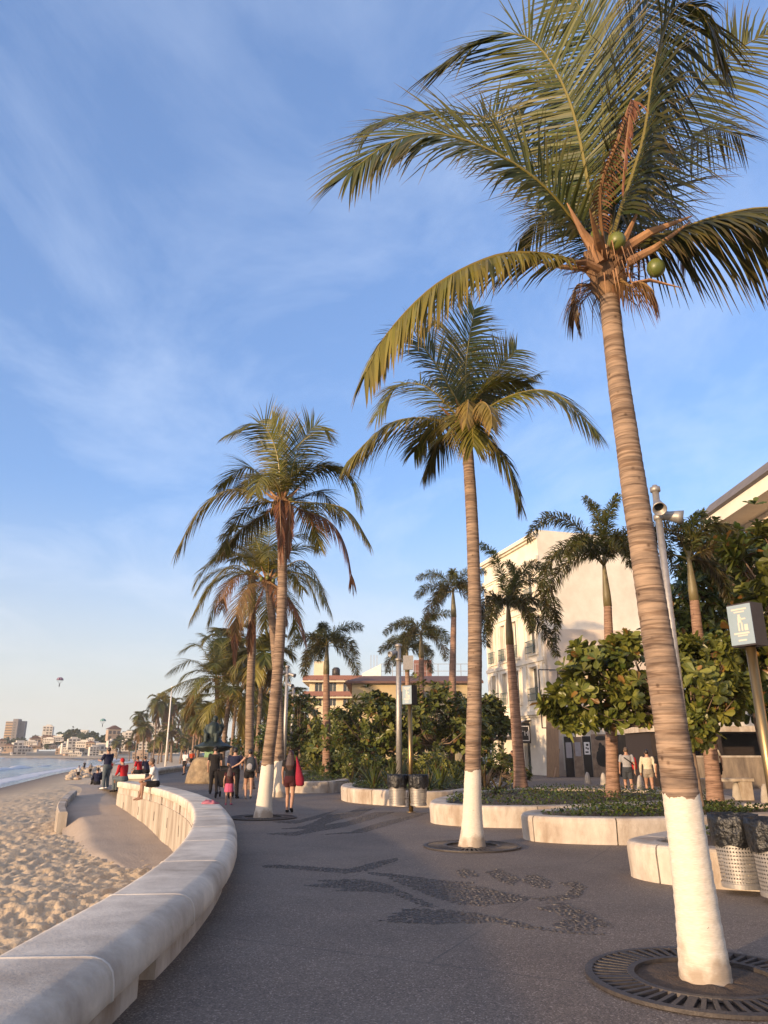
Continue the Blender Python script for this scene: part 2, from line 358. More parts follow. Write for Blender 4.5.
def sea_mat():
    m, nt, b = nodes('sea_water'); L = nt.links
    g = N(nt, 'ShaderNodeNewGeometry')
    at_ = N(nt, 'ShaderNodeAttribute', attribute_name='tint'); sep = N(nt, 'ShaderNodeSeparateColor'); L.new(at_.outputs['Color'], sep.inputs[0])
    n = N(nt, 'ShaderNodeTexNoise', i_Scale=1.2, i_Detail=8., i_Roughness=.7); L.new(g.outputs['Position'], n.inputs[0])
    ad = N(nt, 'ShaderNodeMath', operation='MULTIPLY_ADD'); L.new(sep.outputs[0], ad.inputs[0]); ad.inputs[1].default_value = 1.1; L.new(n.outputs[0], ad.inputs[2])
    r = ramp(nt, [(.72, (.055, .085, .11)), (.95, (.62, .60, .58))]); L.new(ad.outputs[0], r.inputs[0])
    L.new(r.outputs[0], b.inputs['Base Color'])
    rr = ramp(nt, [(.72, (.14, .14, .14)), (.9, (.8, .8, .8))]); L.new(ad.outputs[0], rr.inputs[0]); L.new(rr.outputs[0], b.inputs['Roughness'])
    mp = N(nt, 'ShaderNodeMapping'); mp.inputs['Scale'].default_value = (.6, .35, 1); L.new(g.outputs['Position'], mp.inputs[0])
    n2 = N(nt, 'ShaderNodeTexNoise', i_Scale=1.3, i_Detail=6., i_Roughness=.6); L.new(mp.outputs[0], n2.inputs[0])
    bp = N(nt, 'ShaderNodeBump', i_Strength=.6, i_Distance=.5); L.new(n2.outputs[0], bp.inputs['Height']); L.new(bp.outputs[0], b.inputs['Normal'])
    return m
M['sea'] = sea_mat()
_cloth = {}
def cloth(c, rough=.9):
    if (c, rough) not in _cloth: _cloth[(c, rough)] = mat('fabric', c, tuple(x * .8 for x in c), 22, rough, .3, 60, spec=.2)
    return _cloth[(c, rough)]
SKIN = mat('skin', (.40, .22, .14), (.36, .195, .125), 10, .55, .05)
SKIN2 = mat('tanned_skin', (.27, .14, .085), (.24, .125, .075), 10, .55, .05)
HAIR = mat('dark_hair', (.02, .012, .01), (.012, .008, .007), 30, .45, .4)
HAIR_R = mat('dark_red_brown_hair', (.045, .014, .012), (.025, .009, .008), 30, .45, .4)
HAIR_G = mat('short_brown_hair', (.11, .07, .045), None, 30, .6, .3)

# ------------------------------------------------------------------ numpy value noise
_rng = np.random.RandomState(3); _tab = _rng.rand(256, 256)
def vnoise(x, y):
    xi = np.floor(x).astype(int); yi = np.floor(y).astype(int); fx = x - xi; fy = y - yi
    fx = fx * fx * (3 - 2 * fx); fy = fy * fy * (3 - 2 * fy)
    g = lambda a, b: _tab[a % 256, b % 256]
    return (g(xi, yi) * (1 - fx) + g(xi + 1, yi) * fx) * (1 - fy) + (g(xi, yi + 1) * (1 - fx) + g(xi + 1, yi + 1) * fx) * fy
def fbm(x, y, o=4):
    s = 0; a = .5
    for k in range(o): s = s + a * vnoise(x * 2 ** k + 17 * k, y * 2 ** k + 31 * k); a *= .5
    return s

# ------------------------------------------------------------------ light, sky
SKY_TINT = (1.10, 1.0, 1.08, 1)
SUN_EL, SUN_AZ = R(7), math.atan2(-.70, -.72)        # azimuth clockwise from +Y
sd = V((math.sin(SUN_AZ) * math.cos(SUN_EL), math.cos(SUN_AZ) * math.cos(SUN_EL), math.sin(SUN_EL)))
sun_d = bpy.data.lights.new('sun', 'SUN'); sun_d.energy = 3.6; sun_d.angle = R(1.0); sun_d.color = (1, .71, .43)
sun = bpy.data.objects.new('sun', sun_d); COL.objects.link(sun); sun.rotation_euler = sd.to_track_quat('Z', 'Y').to_euler()
W = bpy.data.worlds.new('World'); sc.world = W; W.use_nodes = True
nt = W.node_tree; L = nt.links; bg = nt.nodes['Background']
sky = N(nt, 'ShaderNodeTexSky', sky_type='NISHITA', sun_disc=False, sun_elevation=SUN_EL, sun_rotation=SUN_AZ % (2 * math.pi), altitude=0, air_density=1.0, dust_density=.9, ozone_density=3.0)
tc = N(nt, 'ShaderNodeTexCoord')
# thin high cloud: noise on the sky direction projected to a cloud layer
sx = N(nt, 'ShaderNodeSeparateXYZ'); L.new(tc.outputs['Generated'], sx.inputs[0])
zz = N(nt, 'ShaderNodeMath', operation='ADD'); L.new(sx.outputs[2], zz.inputs[0]); zz.inputs[1].default_value = .12
dx = N(nt, 'ShaderNodeMath', operation='DIVIDE'); L.new(sx.outputs[0], dx.inputs[0]); L.new(zz.outputs[0], dx.inputs[1])
dy = N(nt, 'ShaderNodeMath', operation='DIVIDE'); L.new(sx.outputs[1], dy.inputs[0]); L.new(zz.outputs[0], dy.inputs[1])
cb = N(nt, 'ShaderNodeCombineXYZ'); L.new(dx.outputs[0], cb.inputs[0]); L.new(dy.outputs[0], cb.inputs[1])
mp = N(nt, 'ShaderNodeMapping'); mp.inputs['Scale'].default_value = (1.5, 1.1, 1); mp.inputs['Rotation'].default_value = (0, 0, .5); mp.inputs['Location'].default_value = (2.3, 4.1, 0); L.new(cb.outputs[0], mp.inputs[0])
cn = N(nt, 'ShaderNodeTexNoise', i_Scale=1.1, i_Detail=10., i_Roughness=.62, i_Distortion=.5); L.new(mp.outputs[0], cn.inputs[0])
cr = ramp(nt, [(.45, (0, 0, 0)), (.74, (1, 1, 1))]); L.new(cn.outputs[0], cr.inputs[0])
cm = N(nt, 'ShaderNodeMath', operation='MULTIPLY'); L.new(cr.outputs[0], cm.inputs[0]); cm.inputs[1].default_value = .35
tn = N(nt, 'ShaderNodeMix', data_type='RGBA', blend_type='MULTIPLY'); tn.inputs[0].default_value = 1; L.new(sky.outputs[0], tn.inputs[6]); tn.inputs[7].default_value = SKY_TINT
mx = N(nt, 'ShaderNodeMix', data_type='RGBA'); L.new(cm.outputs[0], mx.inputs[0]); L.new(tn.outputs[2], mx.inputs[6]); mx.inputs[7].default_value = (3.1, 3.4, 3.8, 1)
# milky band of sea air low over the horizon
hz = N(nt, 'ShaderNodeMapRange', interpolation_type='SMOOTHSTEP'); L.new(sx.outputs[2], hz.inputs[0]); hz.inputs[1].default_value = -.02; hz.inputs[2].default_value = .34; hz.inputs[3].default_value = .92; hz.inputs[4].default_value = 0
al = N(nt, 'ShaderNodeMix', data_type='RGBA', blend_type='ADD'); al.inputs[0].default_value = 1; L.new(mx.outputs[2], al.inputs[6]); al.inputs[7].default_value = (.40, .64, 1.20, 1)   # thin bright veil of high haze
hx = N(nt, 'ShaderNodeMix', data_type='RGBA'); L.new(hz.outputs[0], hx.inputs[0]); L.new(al.outputs[2], hx.inputs[6]); hx.inputs[7].default_value = (3.25, 3.2, 2.95, 1)
# broad warm glow added to the sky's unseen sun side, warming the shade
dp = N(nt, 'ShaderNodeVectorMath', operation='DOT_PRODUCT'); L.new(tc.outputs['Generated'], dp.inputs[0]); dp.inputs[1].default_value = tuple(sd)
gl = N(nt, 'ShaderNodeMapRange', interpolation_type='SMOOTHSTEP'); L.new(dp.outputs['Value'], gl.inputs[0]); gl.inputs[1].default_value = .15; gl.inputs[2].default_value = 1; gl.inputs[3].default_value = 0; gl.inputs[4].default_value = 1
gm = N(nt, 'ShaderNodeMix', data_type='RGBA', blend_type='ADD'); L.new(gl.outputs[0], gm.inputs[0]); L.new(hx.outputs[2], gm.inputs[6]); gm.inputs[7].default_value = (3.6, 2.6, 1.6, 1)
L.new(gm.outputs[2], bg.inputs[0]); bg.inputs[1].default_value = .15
sc.view_settings.view_transform = 'Standard'; sc.view_settings.look = 'None'; sc.view_settings.gamma = 1
sc.view_settings.exposure = 0.78; sc.view_settings.use_curve_mapping = False
# ================================================================== SETTING
def lerp_poly(pts, y):
    for (x0, y0), (x1, y1) in zip(pts, pts[1:]):
        if y0 <= y <= y1: return x0 + (x1 - x0) * (y - y0) / (y1 - y0)
    return pts[0][0] if y < pts[0][1] else pts[-1][0]
# wall centre line (x, y) and half width
WALL = [(-1.62, -6), (-1.78, -2), (-1.89, 2), (-1.93, 5), (-1.98, 7.5), (-2.22, 10), (-2.75, 13), (-3.45, 16), (-4.45, 19.5), (-5.75, 23), (-7.3, 26.5), (-9.2, 30), (-10.6, 32.4)]
WALL2 = [(-14.2, 42), (-15.6, 50), (-17.2, 60), (-18.8, 73), (-23, 95), (-33, 140), (-52, 210)]
edge = [(p[0], p[1]) for p in WALL] + [(-13.6, 37.5)] + WALL2
# pavement: one sheet
mb = MB()
poly = edge + [(-60, 262), (120, 262), (120, -25), (-1.6, -25)]
mb.face([mb.vert((x, y, 0)) for x, y in poly][::-1])
tag(mb.build('pavement', M['pave'], origin=(0, 0, 0)), kind='structure')

# sea shore line (x as function of y) and distance
SHORE = [(-22, -20), (-27, 20), (-33, 50), (-39, 78), (-55, 130), (-71, 186), (-86, 260), (-104, 350), (-140, 430), (-200, 468), (-330, 492), (-700, 505)]
SEG = np.array(SHORE)
def shore_dist(X, Y):
    """+ on land, - at sea"""
    best = np.full(X.shape, 1e9); 
    for (x0, y0), (x1, y1) in zip(SHORE, SHORE[1:]):
        dx, dy = x1 - x0, y1 - y0; t = np.clip(((X - x0) * dx + (Y - y0) * dy) / (dx * dx + dy * dy), 0, 1)
        best = np.minimum(best, np.hypot(X - x0 - t * dx, Y - y0 - t * dy))
    # land test: crossing count against the shore going to -x
    xs = np.interp(Y, SEG[:, 1], SEG[:, 0])
    inside = (X > xs) & (Y < 505) | (Y >= 505)
    return np.where(inside, best, -best)
SEA_Z = -2.0
def sand_z(X, Y):
    d = shore_dist(X, Y)
    return np.minimum(-1.02, SEA_Z + .05 * d + .0 * X)
def polar_mesh(name, a0, a1, na, r0, r1, nr, zf, matl, kind='structure'):
    th = np.linspace(R(a0), R(a1), na); rr = np.geomspace(r0, r1, nr)
    T, Q = np.meshgrid(th, rr); X = Q * np.sin(T); Y = Q * np.cos(T)
    Z, c = zf(X, Y)
    co = np.stack([X, Y, Z], -1).reshape(-1, 3)
    i = np.arange(nr - 1)[:, None] * na + np.arange(na - 1)[None]
    F = np.stack([i, i + na, i + na + 1, i + 1], -1).reshape(-1, 4)
    me = bpy.data.meshes.new(name); me.vertices.add(len(co)); me.vertices.foreach_set('co', co.ravel())
    me.loops.add(F.size); me.loops.foreach_set('vertex_index', F.ravel().astype(np.int32))
    me.polygons.add(len(F)); me.polygons.foreach_set('loop_start', np.arange(0, F.size, 4, dtype=np.int32))
    me.polygons.foreach_set('use_smooth', np.ones(len(F), bool))
    me.update(calc_edges=True); me.validate()
    if c is not None:
        ca = me.color_attributes.new('tint', 'FLOAT_COLOR', 'POINT')
        cc = np.zeros((len(co), 4), np.float32); cc[:, 0] = c.ravel(); cc[:, 3] = 1; ca.data.foreach_set('color', cc.ravel())
    me.materials.append(matl)
    o = bpy.data.objects.new(name, me); COL.objects.link(o)
    return tag(o, kind=kind)
def sand_f(X, Y):
    d = shore_dist(X, Y); z = sand_z(X, Y)
    r = np.hypot(X, Y); dry = np.clip((d - 3) / 6, 0, 1) * np.clip((160 - r) / 100, .15, 1)
    # trampled sand: footprints are pits of two sizes
    n1 = fbm(X * 3.9, Y * 3.9, 3); n2 = fbm(X * 8.2 + 9, Y * 8.2, 2); n3 = vnoise(X * .45, Y * .45)
    pits = np.clip(.55 - n2 * 1.25, 0, .3) * .42
    z = z + dry * ((n1 - .45) * .15 - pits * .85 + (n3 - .5) * .14)
    wet = np.clip(1 - (d - .5) / 6, 0, 1)
    return np.where(d < 0, SEA_Z + .05 * d, z), wet
polar_mesh('sand', -75, 3, 460, 3.2, 640, 760, sand_f, M['sand'])
def sea_f(X, Y):
    d = -shore_dist(X, Y)
    wob = fbm(X * .05, Y * .05, 3) * 8
    z = SEA_Z + .012 + .10 * np.sin((d + wob) * .55) * np.clip(d / 10, 0, 1) + .10 * (fbm(X * .35, Y * .35, 3) - .45) * np.clip(d / 5, 0, 1)
    br = fbm(X * .03 + 5, Y * .03, 3)
    c1 = np.exp(-((d - 11 - wob * .5) / 1.9) ** 2) * np.clip((br - .36) * 6, 0, 1)      # a breaking crest
    c2 = np.exp(-((d - 2.6 - wob * .25) / 1.9) ** 2) * .8                             # the wash on the sand
    c3 = np.exp(-((d - 21 - wob) / 1.5) ** 2) * np.clip((.5 - br) * 5, 0, .6)
    z = z + .75 * c1 + .12 * c3
    return z, np.clip(c1 * .8 + c2 * .75 + c3 * .5, 0, 1)
polar_mesh('sea', -80, -12, 330, 20, 6000, 620, sea_f, M['sea'])
# land behind the far beach, rising gently inland to low hills
def land_f(X, Y):
    d = shore_dist(X, Y)
    z = np.where(d < 25, -1.6, -1.6 + np.clip(d - 25, 0, 400) * .010) + 3 * (fbm(X * .01, Y * .01, 3) - .4) * np.clip((d - 60) / 100, 0, 1)
    z = np.where((Y < 262) & (X > -62), -1.6, z)
    return np.where(d < 12, -9, z), None
polar_mesh('terrain', -70, 60, 200, 200, 7000, 150, land_f, M['terrain'])
# street floor right of the promenade and under everything
mb = MB(); mb.quad((-20, -60, -2.6), (-20, 8000, -2.6), (9000, 8000, -2.6), (9000, -60, -2.6)); tag(mb.build('ground', M['terrain'], origin=(0, 0, -2.6)), kind='structure')

# ramp from the promenade down to the sand
left = [(-17, 42), (-14.8, 38.3), (-13.8, 36), (-13.1, 33), (-12.2, 30.2), (-11.2, 28), (-9.2, 23.5), (-6.3, 19.5)]
right = [(-13.2, 41), (-12.2, 36.2), (-10.7, 33.0), (-9.55, 30), (-7.9, 27), (-5.7, 22.2), (-4.2, 17.4)]
lc, _ = resample(catmull([(x, y, 0) for x, y in left], 8), 60); rc, _ = resample(catmull([(x, y, 0) for x, y in right], 8), 60)
def ramp_z(y): return min(-.02, -1.0 + max(0, y - 25) * .078) - max(0, 22.5 - y) * .03
mb = MB(); rows = []
for a, b in zip(lc, rc):
    row = []
    for k in range(25):
        p = a.lerp(b, k / 24); nz = MN.noise((p.x * 1.1, p.y * 1.1, 0)) * .02 + MN.noise((p.x * 3, p.y * 3, 4)) * .012
        u = min(1, k / 7); yb = max(0, min(1, (30.5 - p.y) / 3)); drop = (1 - u * u * (3 - 2 * u)) * yb * max(0, ramp_z(p.y) + 1.3)
        row.append(mb.vert((p.x, p.y, ramp_z(p.y) - drop + nz * (1 + 2.5 * yb * (1 - u)))))
    rows.append(row)
for r0, r1 in zip(rows, rows[1:]):
    for k in range(24): mb.face((r0[k], r1[k], r1[k + 1], r0[k + 1]))
tag(mb.build('sandy_ramp_path', M['ramp'], smooth=True, origin=(0, 0, 0)), kind='structure')

# ------------------------------------------------------------------ sweeps (walls and planters)
def sweep(mb, path, prof, closed=False, joints=(), groove=.012, inset=.014, m=0, mg=1, caps=True):
    """prof: (offset to the right of the path, z); joints: arc lengths where a groove is cut"""
    n = len(path); arc = [0]
    for i in range(n - 1 + (1 if closed else 0)): arc.append(arc[-1] + (path[(i + 1) % n] - path[i]).length)
    def frame(s):
        j = 0
        s = max(0, min(arc[-1] - 1e-6, s))
        while arc[j + 1] < s: j += 1
        a, b = path[j % n], path[(j + 1) % n]; t = (s - arc[j]) / max(1e-9, arc[j + 1] - arc[j])
        def tan(i):
            if closed: return (path[(i + 1) % n] - path[(i - 1) % n]).normalized()
            return (path[min(i + 1, n - 1)] - path[max(i - 1, 0)]).normalized()
        T = tan(j % n).lerp(tan((j + 1) % n), t).normalized()
        return a.lerp(b, t), V((T.y, -T.x, 0))
    cx = sum(p[0] for p in prof) / len(prof); cz = sum(p[1] for p in prof) / len(prof)
    st = [(s, 0) for s in arc[:-1]] + ([] if closed else [(arc[-1], 0)])
    for s in joints:
        st = [q for q in st if abs(q[0] - s) > groove * 1.6]
        st = [q for q in st if abs(q[0] - s) > groove * 4] + [(s - groove * 3, 0), (s + groove * 3, 0)]
        st += [(s - groove, 0), (s - groove * .8, 1), (s + groove * .8, 1), (s + groove, 0)]
    st.sort(); rings = []
    for s, g in st:
        p, nr = frame(s); ring = []
        for o, z in prof:
            if g: 
                o = o + inset * (1 if o < cx else -1) * (0 if abs(o - cx) < .02 else 1); z = z - inset * (1 if z > cz else -1)
            ring.append(mb.vert((p.x + nr.x * o, p.y + nr.y * o, p.z + z)))
        rings.append((ring, g))
    K = len(prof); cnt = len(rings)
    for i in range(cnt if closed else cnt - 1):
        (r0, g0), (r1, g1) = rings[i], rings[(i + 1) % cnt]
        for k in range(K): mb.face((r0[k], r0[(k + 1) % K], r1[(k + 1) % K], r1[k]), mg if (g0 and g1) else m)
    if caps and not closed: mb.face(rings[0][0]); mb.face(rings[-1][0][::-1])
    return frame, arc[-1]

# the long seat wall along the beach
wp, _ = resample(catmull([(x, y, 0) for x, y in WALL], 14), 150)
capp = [(-.35, .235), (-.37, .25), (-.372, .41), (-.366, .435), (-.348, .452), (-.32, .458), (-.29, .459), (.19, .462), (.235, .458), (.28, .444), (.32, .418), (.347, .38), (.36, .335), (.364, .30), (.366, .24), (.35, .225)]
seat = thing('seat_wall', 'long curved concrete seat wall dividing the beach from the promenade in the foreground', 'wall', (-1.98, 7.5, 0))
mb = MB(); Ltot = sum((b - a).length for a, b in zip(wp, wp[1:]))
js = [8.9 + i * 2.02 for i in range(0, 40)]; js = [s for s in js if s < Ltot - .4]
frame, Ltot = sweep(mb, wp, capp, joints=js, groove=.016, inset=-.004, mg=1)
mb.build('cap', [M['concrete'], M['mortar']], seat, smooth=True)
# base blocks with drain gaps between them
gap = []; s = .5; k = 0
def sub_path(a, b, n=None):
    n = n or max(2, int((b - a) / .3)); return [V(frame(a + (b - a) * i / (n - 1))[0]) for i in range(n)]
gs = [12.05 + i * 4.04 for i in range(-3, 10)]
starts = [0] + [g + .21 for g in gs if g < Ltot - 1]; ends = [g - .21 for g in gs if g < Ltot - 1] + [Ltot]
for a, b in zip(starts, ends):
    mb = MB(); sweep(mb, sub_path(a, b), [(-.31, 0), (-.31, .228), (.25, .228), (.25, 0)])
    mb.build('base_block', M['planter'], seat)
mb = MB(); jj = [1.2 + i * 1.35 for i in range(60) if 1.2 + i * 1.35 < Ltot - .3]
sweep(mb, wp, [(-.325, -2.3), (-.325, -.003), (.1, -.003), (.1, -2.3)], joints=jj, groove=.02, inset=.01, mg=1)
mb.build('beach_face', [M['concrete_face'], M['groove']], seat)
# upper beach face between cap and slab and the dark weep slots
mb = MB()
for s in [Ltot - 1.3 - i * 2.7 for i in range(8)]:
    p, nr = frame(s); q = p - nr * .327; t = V((-nr.y, nr.x, 0))
    mb.obox((q.x, q.y, -.42), t * .035, nr * .004, V((0, 0, .14)))
mb.build('weep_slots', M['groove'], seat)
# second seat wall further along
w2, _ = resample(catmull([(x, y, 0) for x, y in [(-12.9, 42.4)] + WALL2], 10), 90)
sw2 = thing('seat_wall', 'straight far seat wall behind the seated man, with two people sitting on its end', 'wall', (-15.6, 50, 0))
mb = MB(); fr2, L2 = sweep(mb, w2, capp, joints=[2 + 2 * i for i in range(40)], inset=-.004)
mb.build('cap', [M['concrete'], M['mortar']], sw2, smooth=True)
mb = MB(); sweep(mb, w2, [(-.31, -2.5), (-.31, .228), (.25, .228), (.25, -2.5)]); mb.build('base', M['concrete_face'], sw2)
# low kerb wall at the sand side of the ramp
kp = [at(57, 822, Y=29.6), at(58, 806, Y=32), at(64, 796, Y=35), at(73, 790, Y=38)]
kw = thing('kerb_wall', 'low rounded concrete kerb wall standing in the sand beside the ramp', 'wall', (-13, 31, -1))
kpath = catmull([(-11.6, 28.8, 0), (-12.3, 30.3, 0), (-13.0, 32.3, 0), (-13.6, 34.6, 0)], 8)
for i in range(len(kpath)): kpath[i].z = ramp_z(kpath[i].y) + .02
mb = MB(); sweep(mb, kpath, [(-.15, -.8), (-.16, .18), (-.12, .23), (.12, .23), (.16, .18), (.15, -.8)], joints=[3.2], groove=.06, inset=.08)
mb.build('wall_body', [M['concrete_face'], M['groove']], kw)

# ------------------------------------------------------------------ pebble mosaics let into the paving
def mosaic(name, polys):
    """dark beach pebbles set one by one, flush in the paving"""
    mb = MB(); rnd = random.Random(4); done = set(); st = .052
    for pg in polys:
        pts = [at(x, y, z=0) for x, y in pg]
        x0, x1, y0, y1 = min(p.x for p in pts), max(p.x for p in pts), min(p.y for p in pts), max(p.y for p in pts)
        y = y0
        while y < y1:
            x = x0
            while x < x1:
                key = (round(x / st), round(y / st)); qx, qy = key[0] * st, key[1] * st; x += st
                if key in done: continue
                qx += rnd.uniform(-.014, .014); qy += rnd.uniform(-.014, .014); r = False
                for a, b in zip(pts, pts[1:] + pts[:1]):
                    if (a.y > qy) != (b.y > qy) and qx < (b.x - a.x) * (qy - a.y) / (b.y - a.y) + a.x: r = not r
                if not r or rnd.random() < .04: continue
                done.add(key); an = rnd.uniform(-.6, .6); ra, rb = rnd.uniform(.024, .032), rnd.uniform(.014, .020); h = rnd.uniform(.005, .010)
                rings = []
                for f, z in ((1, .001), (.72, h)):
                    rings.append([mb.vert((qx + f * (ra * math.cos(t) * math.cos(an) - rb * math.sin(t) * math.sin(an)), qy + f * (ra * math.cos(t) * math.sin(an) + rb * math.sin(t) * math.cos(an)), z)) for t in (i * 1.0472 for i in range(6))])
                for i in range(6): mb.face((rings[0][i], rings[0][(i + 1) % 6], rings[1][(i + 1) % 6], rings[1][i]))
                mb.face(rings[1])
            y += st
    return tag(mb.build(name, M['pebble'], origin=(0, 0, 0)), kind='structure')
def zz(l): return [(290 + x / 2.259, 840 + y / 2.259) for x, y in l]
mosaic('pebble_mosaic', [
    zz([(-60, 57), (0, 57), (130, 66), (200, 48), (245, 40), (242, 48), (172, 70), (125, 76), (0, 65), (-60, 62)]),
    zz([(22, 103), (90, 97), (60, 92), (150, 88), (215, 98), (262, 120), (300, 138), (340, 152), (300, 152), (240, 124), (170, 116), (100, 116), (120, 110)]),
    zz([(160, 72), (225, 76), (290, 84), (345, 92), (425, 96), (400, 100), (330, 99), (260, 88), (190, 80)]),
    zz([(220, 86), (290, 92), (370, 96), (440, 108), (500, 122), (550, 132), (500, 143), (440, 150), (380, 146), (320, 128), (260, 104)]),
    zz([(198, 183), (235, 178), (210, 174), (250, 170), (225, 165), (262, 162), (240, 157), (300, 155), (370, 160), (440, 168), (480, 178), (560, 196), (640, 208), (716, 212), (700, 216), (610, 211), (520, 200), (460, 186), (400, 190), (300, 191)]),
    zz([(372, 72), (392, 64), (420, 72), (428, 84), (405, 82), (392, 88)]),
    zz([(440, 72), (470, 66), (500, 76), (520, 90), (500, 104), (470, 94), (450, 82)]),
    zz([(530, 80), (560, 78), (590, 96), (585, 110), (550, 106), (525, 94)]),
    zz([(600, 96), (640, 92), (668, 106), (664, 124), (640, 134), (600, 138), (560, 138), (545, 132), (590, 128), (630, 120), (635, 108)]),
    zz([(542, 156), (600, 148), (570, 142), (620, 142), (660, 160), (700, 178), (740, 198), (690, 198), (640, 186), (600, 164)]),
    zz([(588, 186), (610, 180), (660, 180), (690, 204), (640, 206), (610, 204)])])
mosaic('pebble_mosaic', [[(x + 300, y) for x, y in p] for p in (
    [(-35, 834), (-5, 832), (20, 826), (45, 822), (75, 812), (95, 812), (70, 820), (45, 827), (15, 832), (-5, 836)],
    [(-20, 829), (5, 826), (22, 818), (18, 815), (45, 813), (60, 808), (75, 808), (58, 816), (38, 820), (12, 829)],
    [(20, 835), (50, 832), (82, 822), (118, 814), (140, 810), (100, 822), (62, 833)], [(-30, 822), (0, 820), (26, 813), (40, 809), (16, 819), (-4, 824)])])

# ------------------------------------------------------------------ tree grates
def grate(c, ro, ri, label):
    g = thing('tree_grate', label, 'tree grate', c, 'cast iron grates round the painted palms')
    mb = MB(); c = V(c)
    mb.lathe([(ri + .02, .003), (ro - .02, .003), (ro, .006), (ro, .03), (ro - .055, .034), (ro - .06, .012)], c, 72)
    mb.lathe([(ri, .008), (ri, .036), (ri + .05, .036), (ri + .055, .012)], c, 60)
    for k in range(54):
        a = 2 * math.pi * k / 54; d = V((math.cos(a), math.sin(a), 0)); t = V((-d.y, d.x, 0))
        w = .016 if k % 9 else .03
        mb.obox(c + d * (ri + ro) / 2 + V((0, 0, .019)), d * ((ro - ri) / 2 - .045), t * w, V((0, 0, .013)))
    mb.build('grate_ring', M['iron'], g)
    mb = MB(); n = 40
    for rr0, rr1 in ((0, ri * .5), (ri * .5, ri + .01)):
        for k in range(n):
            a0, a1 = 2 * math.pi * k / n, 2 * math.pi * (k + 1) / n
            f = lambda r, a: c + V((r * math.cos(a), r * math.sin(a), .006 + .02 * (MN.noise((r * 9 * math.cos(a), r * 9 * math.sin(a), 0)) + .6) * (r < ri)))
            mb.quad(f(rr0, a0), f(rr1, a0), f(rr1, a1), f(rr0, a1))
    mb.build('soil_bed', M['soil'], g, smooth=True)

# ------------------------------------------------------------------ planters
PLANTER = []
def planter(pts, label, h=.45, th=.40, jstep=1.55, joff=.5, cover=1600, seed=1, bare=()):
    path, Lp = resample(catmull([(x, y, 0) for x, y in pts] , 14, True) + [V((*pts[0], 0))], 130); path = path[:-1]
    ar = sum(a.x * b.y - b.x * a.y for a, b in zip(path, path[1:] + path[:1]))
    if ar < 0: path = path[::-1]                      # counter-clockwise: right side is outside
    c = sum(path, V((0, 0, 0))) / len(path)
    t = thing('planter', label, 'planter', (c.x, c.y, 0), 'pale concrete planters along the promenade')
    mb = MB()
    prof = [(0, .0), (-.03, 0), (-th, 0), (-th, h - .02), (-th + .03, h), (-.05, h + .004), (-.012, h - .006), (.012, h - .035), (.02, h - .10), (.0, .06)]
    prof = prof[::-1]
    js = []; s = joff
    while s < Lp - .3: js.append(s); s += jstep
    sweep(mb, path, prof, closed=True, joints=js, groove=.013, inset=.03)
    mb.build('planter_wall', [M['planter'], M['groove']], t, smooth=False)
    inner = []
    n = len(path)
    for i in range(n):
        T = (path[(i + 1) % n] - path[i - 1]).normalized(); inner.append(path[i] - V((T.y, -T.x, 0)) * (th - .02))
    mb = MB(); mb.face([mb.vert((p.x, p.y, h - .09)) for p in inner]); mb.build('soil', M['soil'], t)
    # low leafy ground cover: nobody could count it
    def inside(x, y):
        r = False
        for a, b in zip(inner, inner[1:] + inner[:1]):
            if (a.y > y) != (b.y > y) and x < (b.x - a.x) * (y - a.y) / (b.y - a.y) + a.x: r = not r
        return r
    rnd = random.Random(seed); x0, x1 = min(p.x for p in inner), max(p.x for p in inner); y0, y1 = min(p.y for p in inner), max(p.y for p in inner)
    mb = MB(); k = 0; tries = 0
    while k < cover and tries < cover * 12:
        tries += 1
        x, y = rnd.uniform(x0, x1), rnd.uniform(y0, y1)
        if not inside(x, y): continue
        dens = MN.noise((x * .8 + seed * 3, y * .8, 0))
        if dens < -.25 or any((x - bx) ** 2 + (y - by) ** 2 < br * br for bx, by, br in bare): continue
        k += 1; hh = h - .06 + max(0, .12 + .16 * dens) * rnd.uniform(.2, 1.15)
        s = rnd.uniform(.035, .075); az = rnd.uniform(0, 6.28); el = rnd.uniform(-.1, 1.1)
        d = V((math.cos(az) * math.cos(el), math.sin(az) * math.cos(el), math.sin(el))); w = V((-math.sin(az), math.cos(az), 0)) * s * .45
        p = V((x, y, hh)); col = (rnd.random() ** 2 * .8, .5 * (rnd.random() < .06), rnd.random(), 1)
        a = mb.vert(p, col); b = mb.vert(p + d * s * .55 + w, col); e = mb.vert(p + d * s * 1.2, col); f = mb.vert(p + d * s * .55 - w, col)
        mb.face((a, b, e, f))
    if k: tag(mb.build('ground_cover', M['cover'], tint=True), kind='stuff')
    return t
def pz(px, py, z=0): q = at(px, py, z=z); return (q.x, q.y)
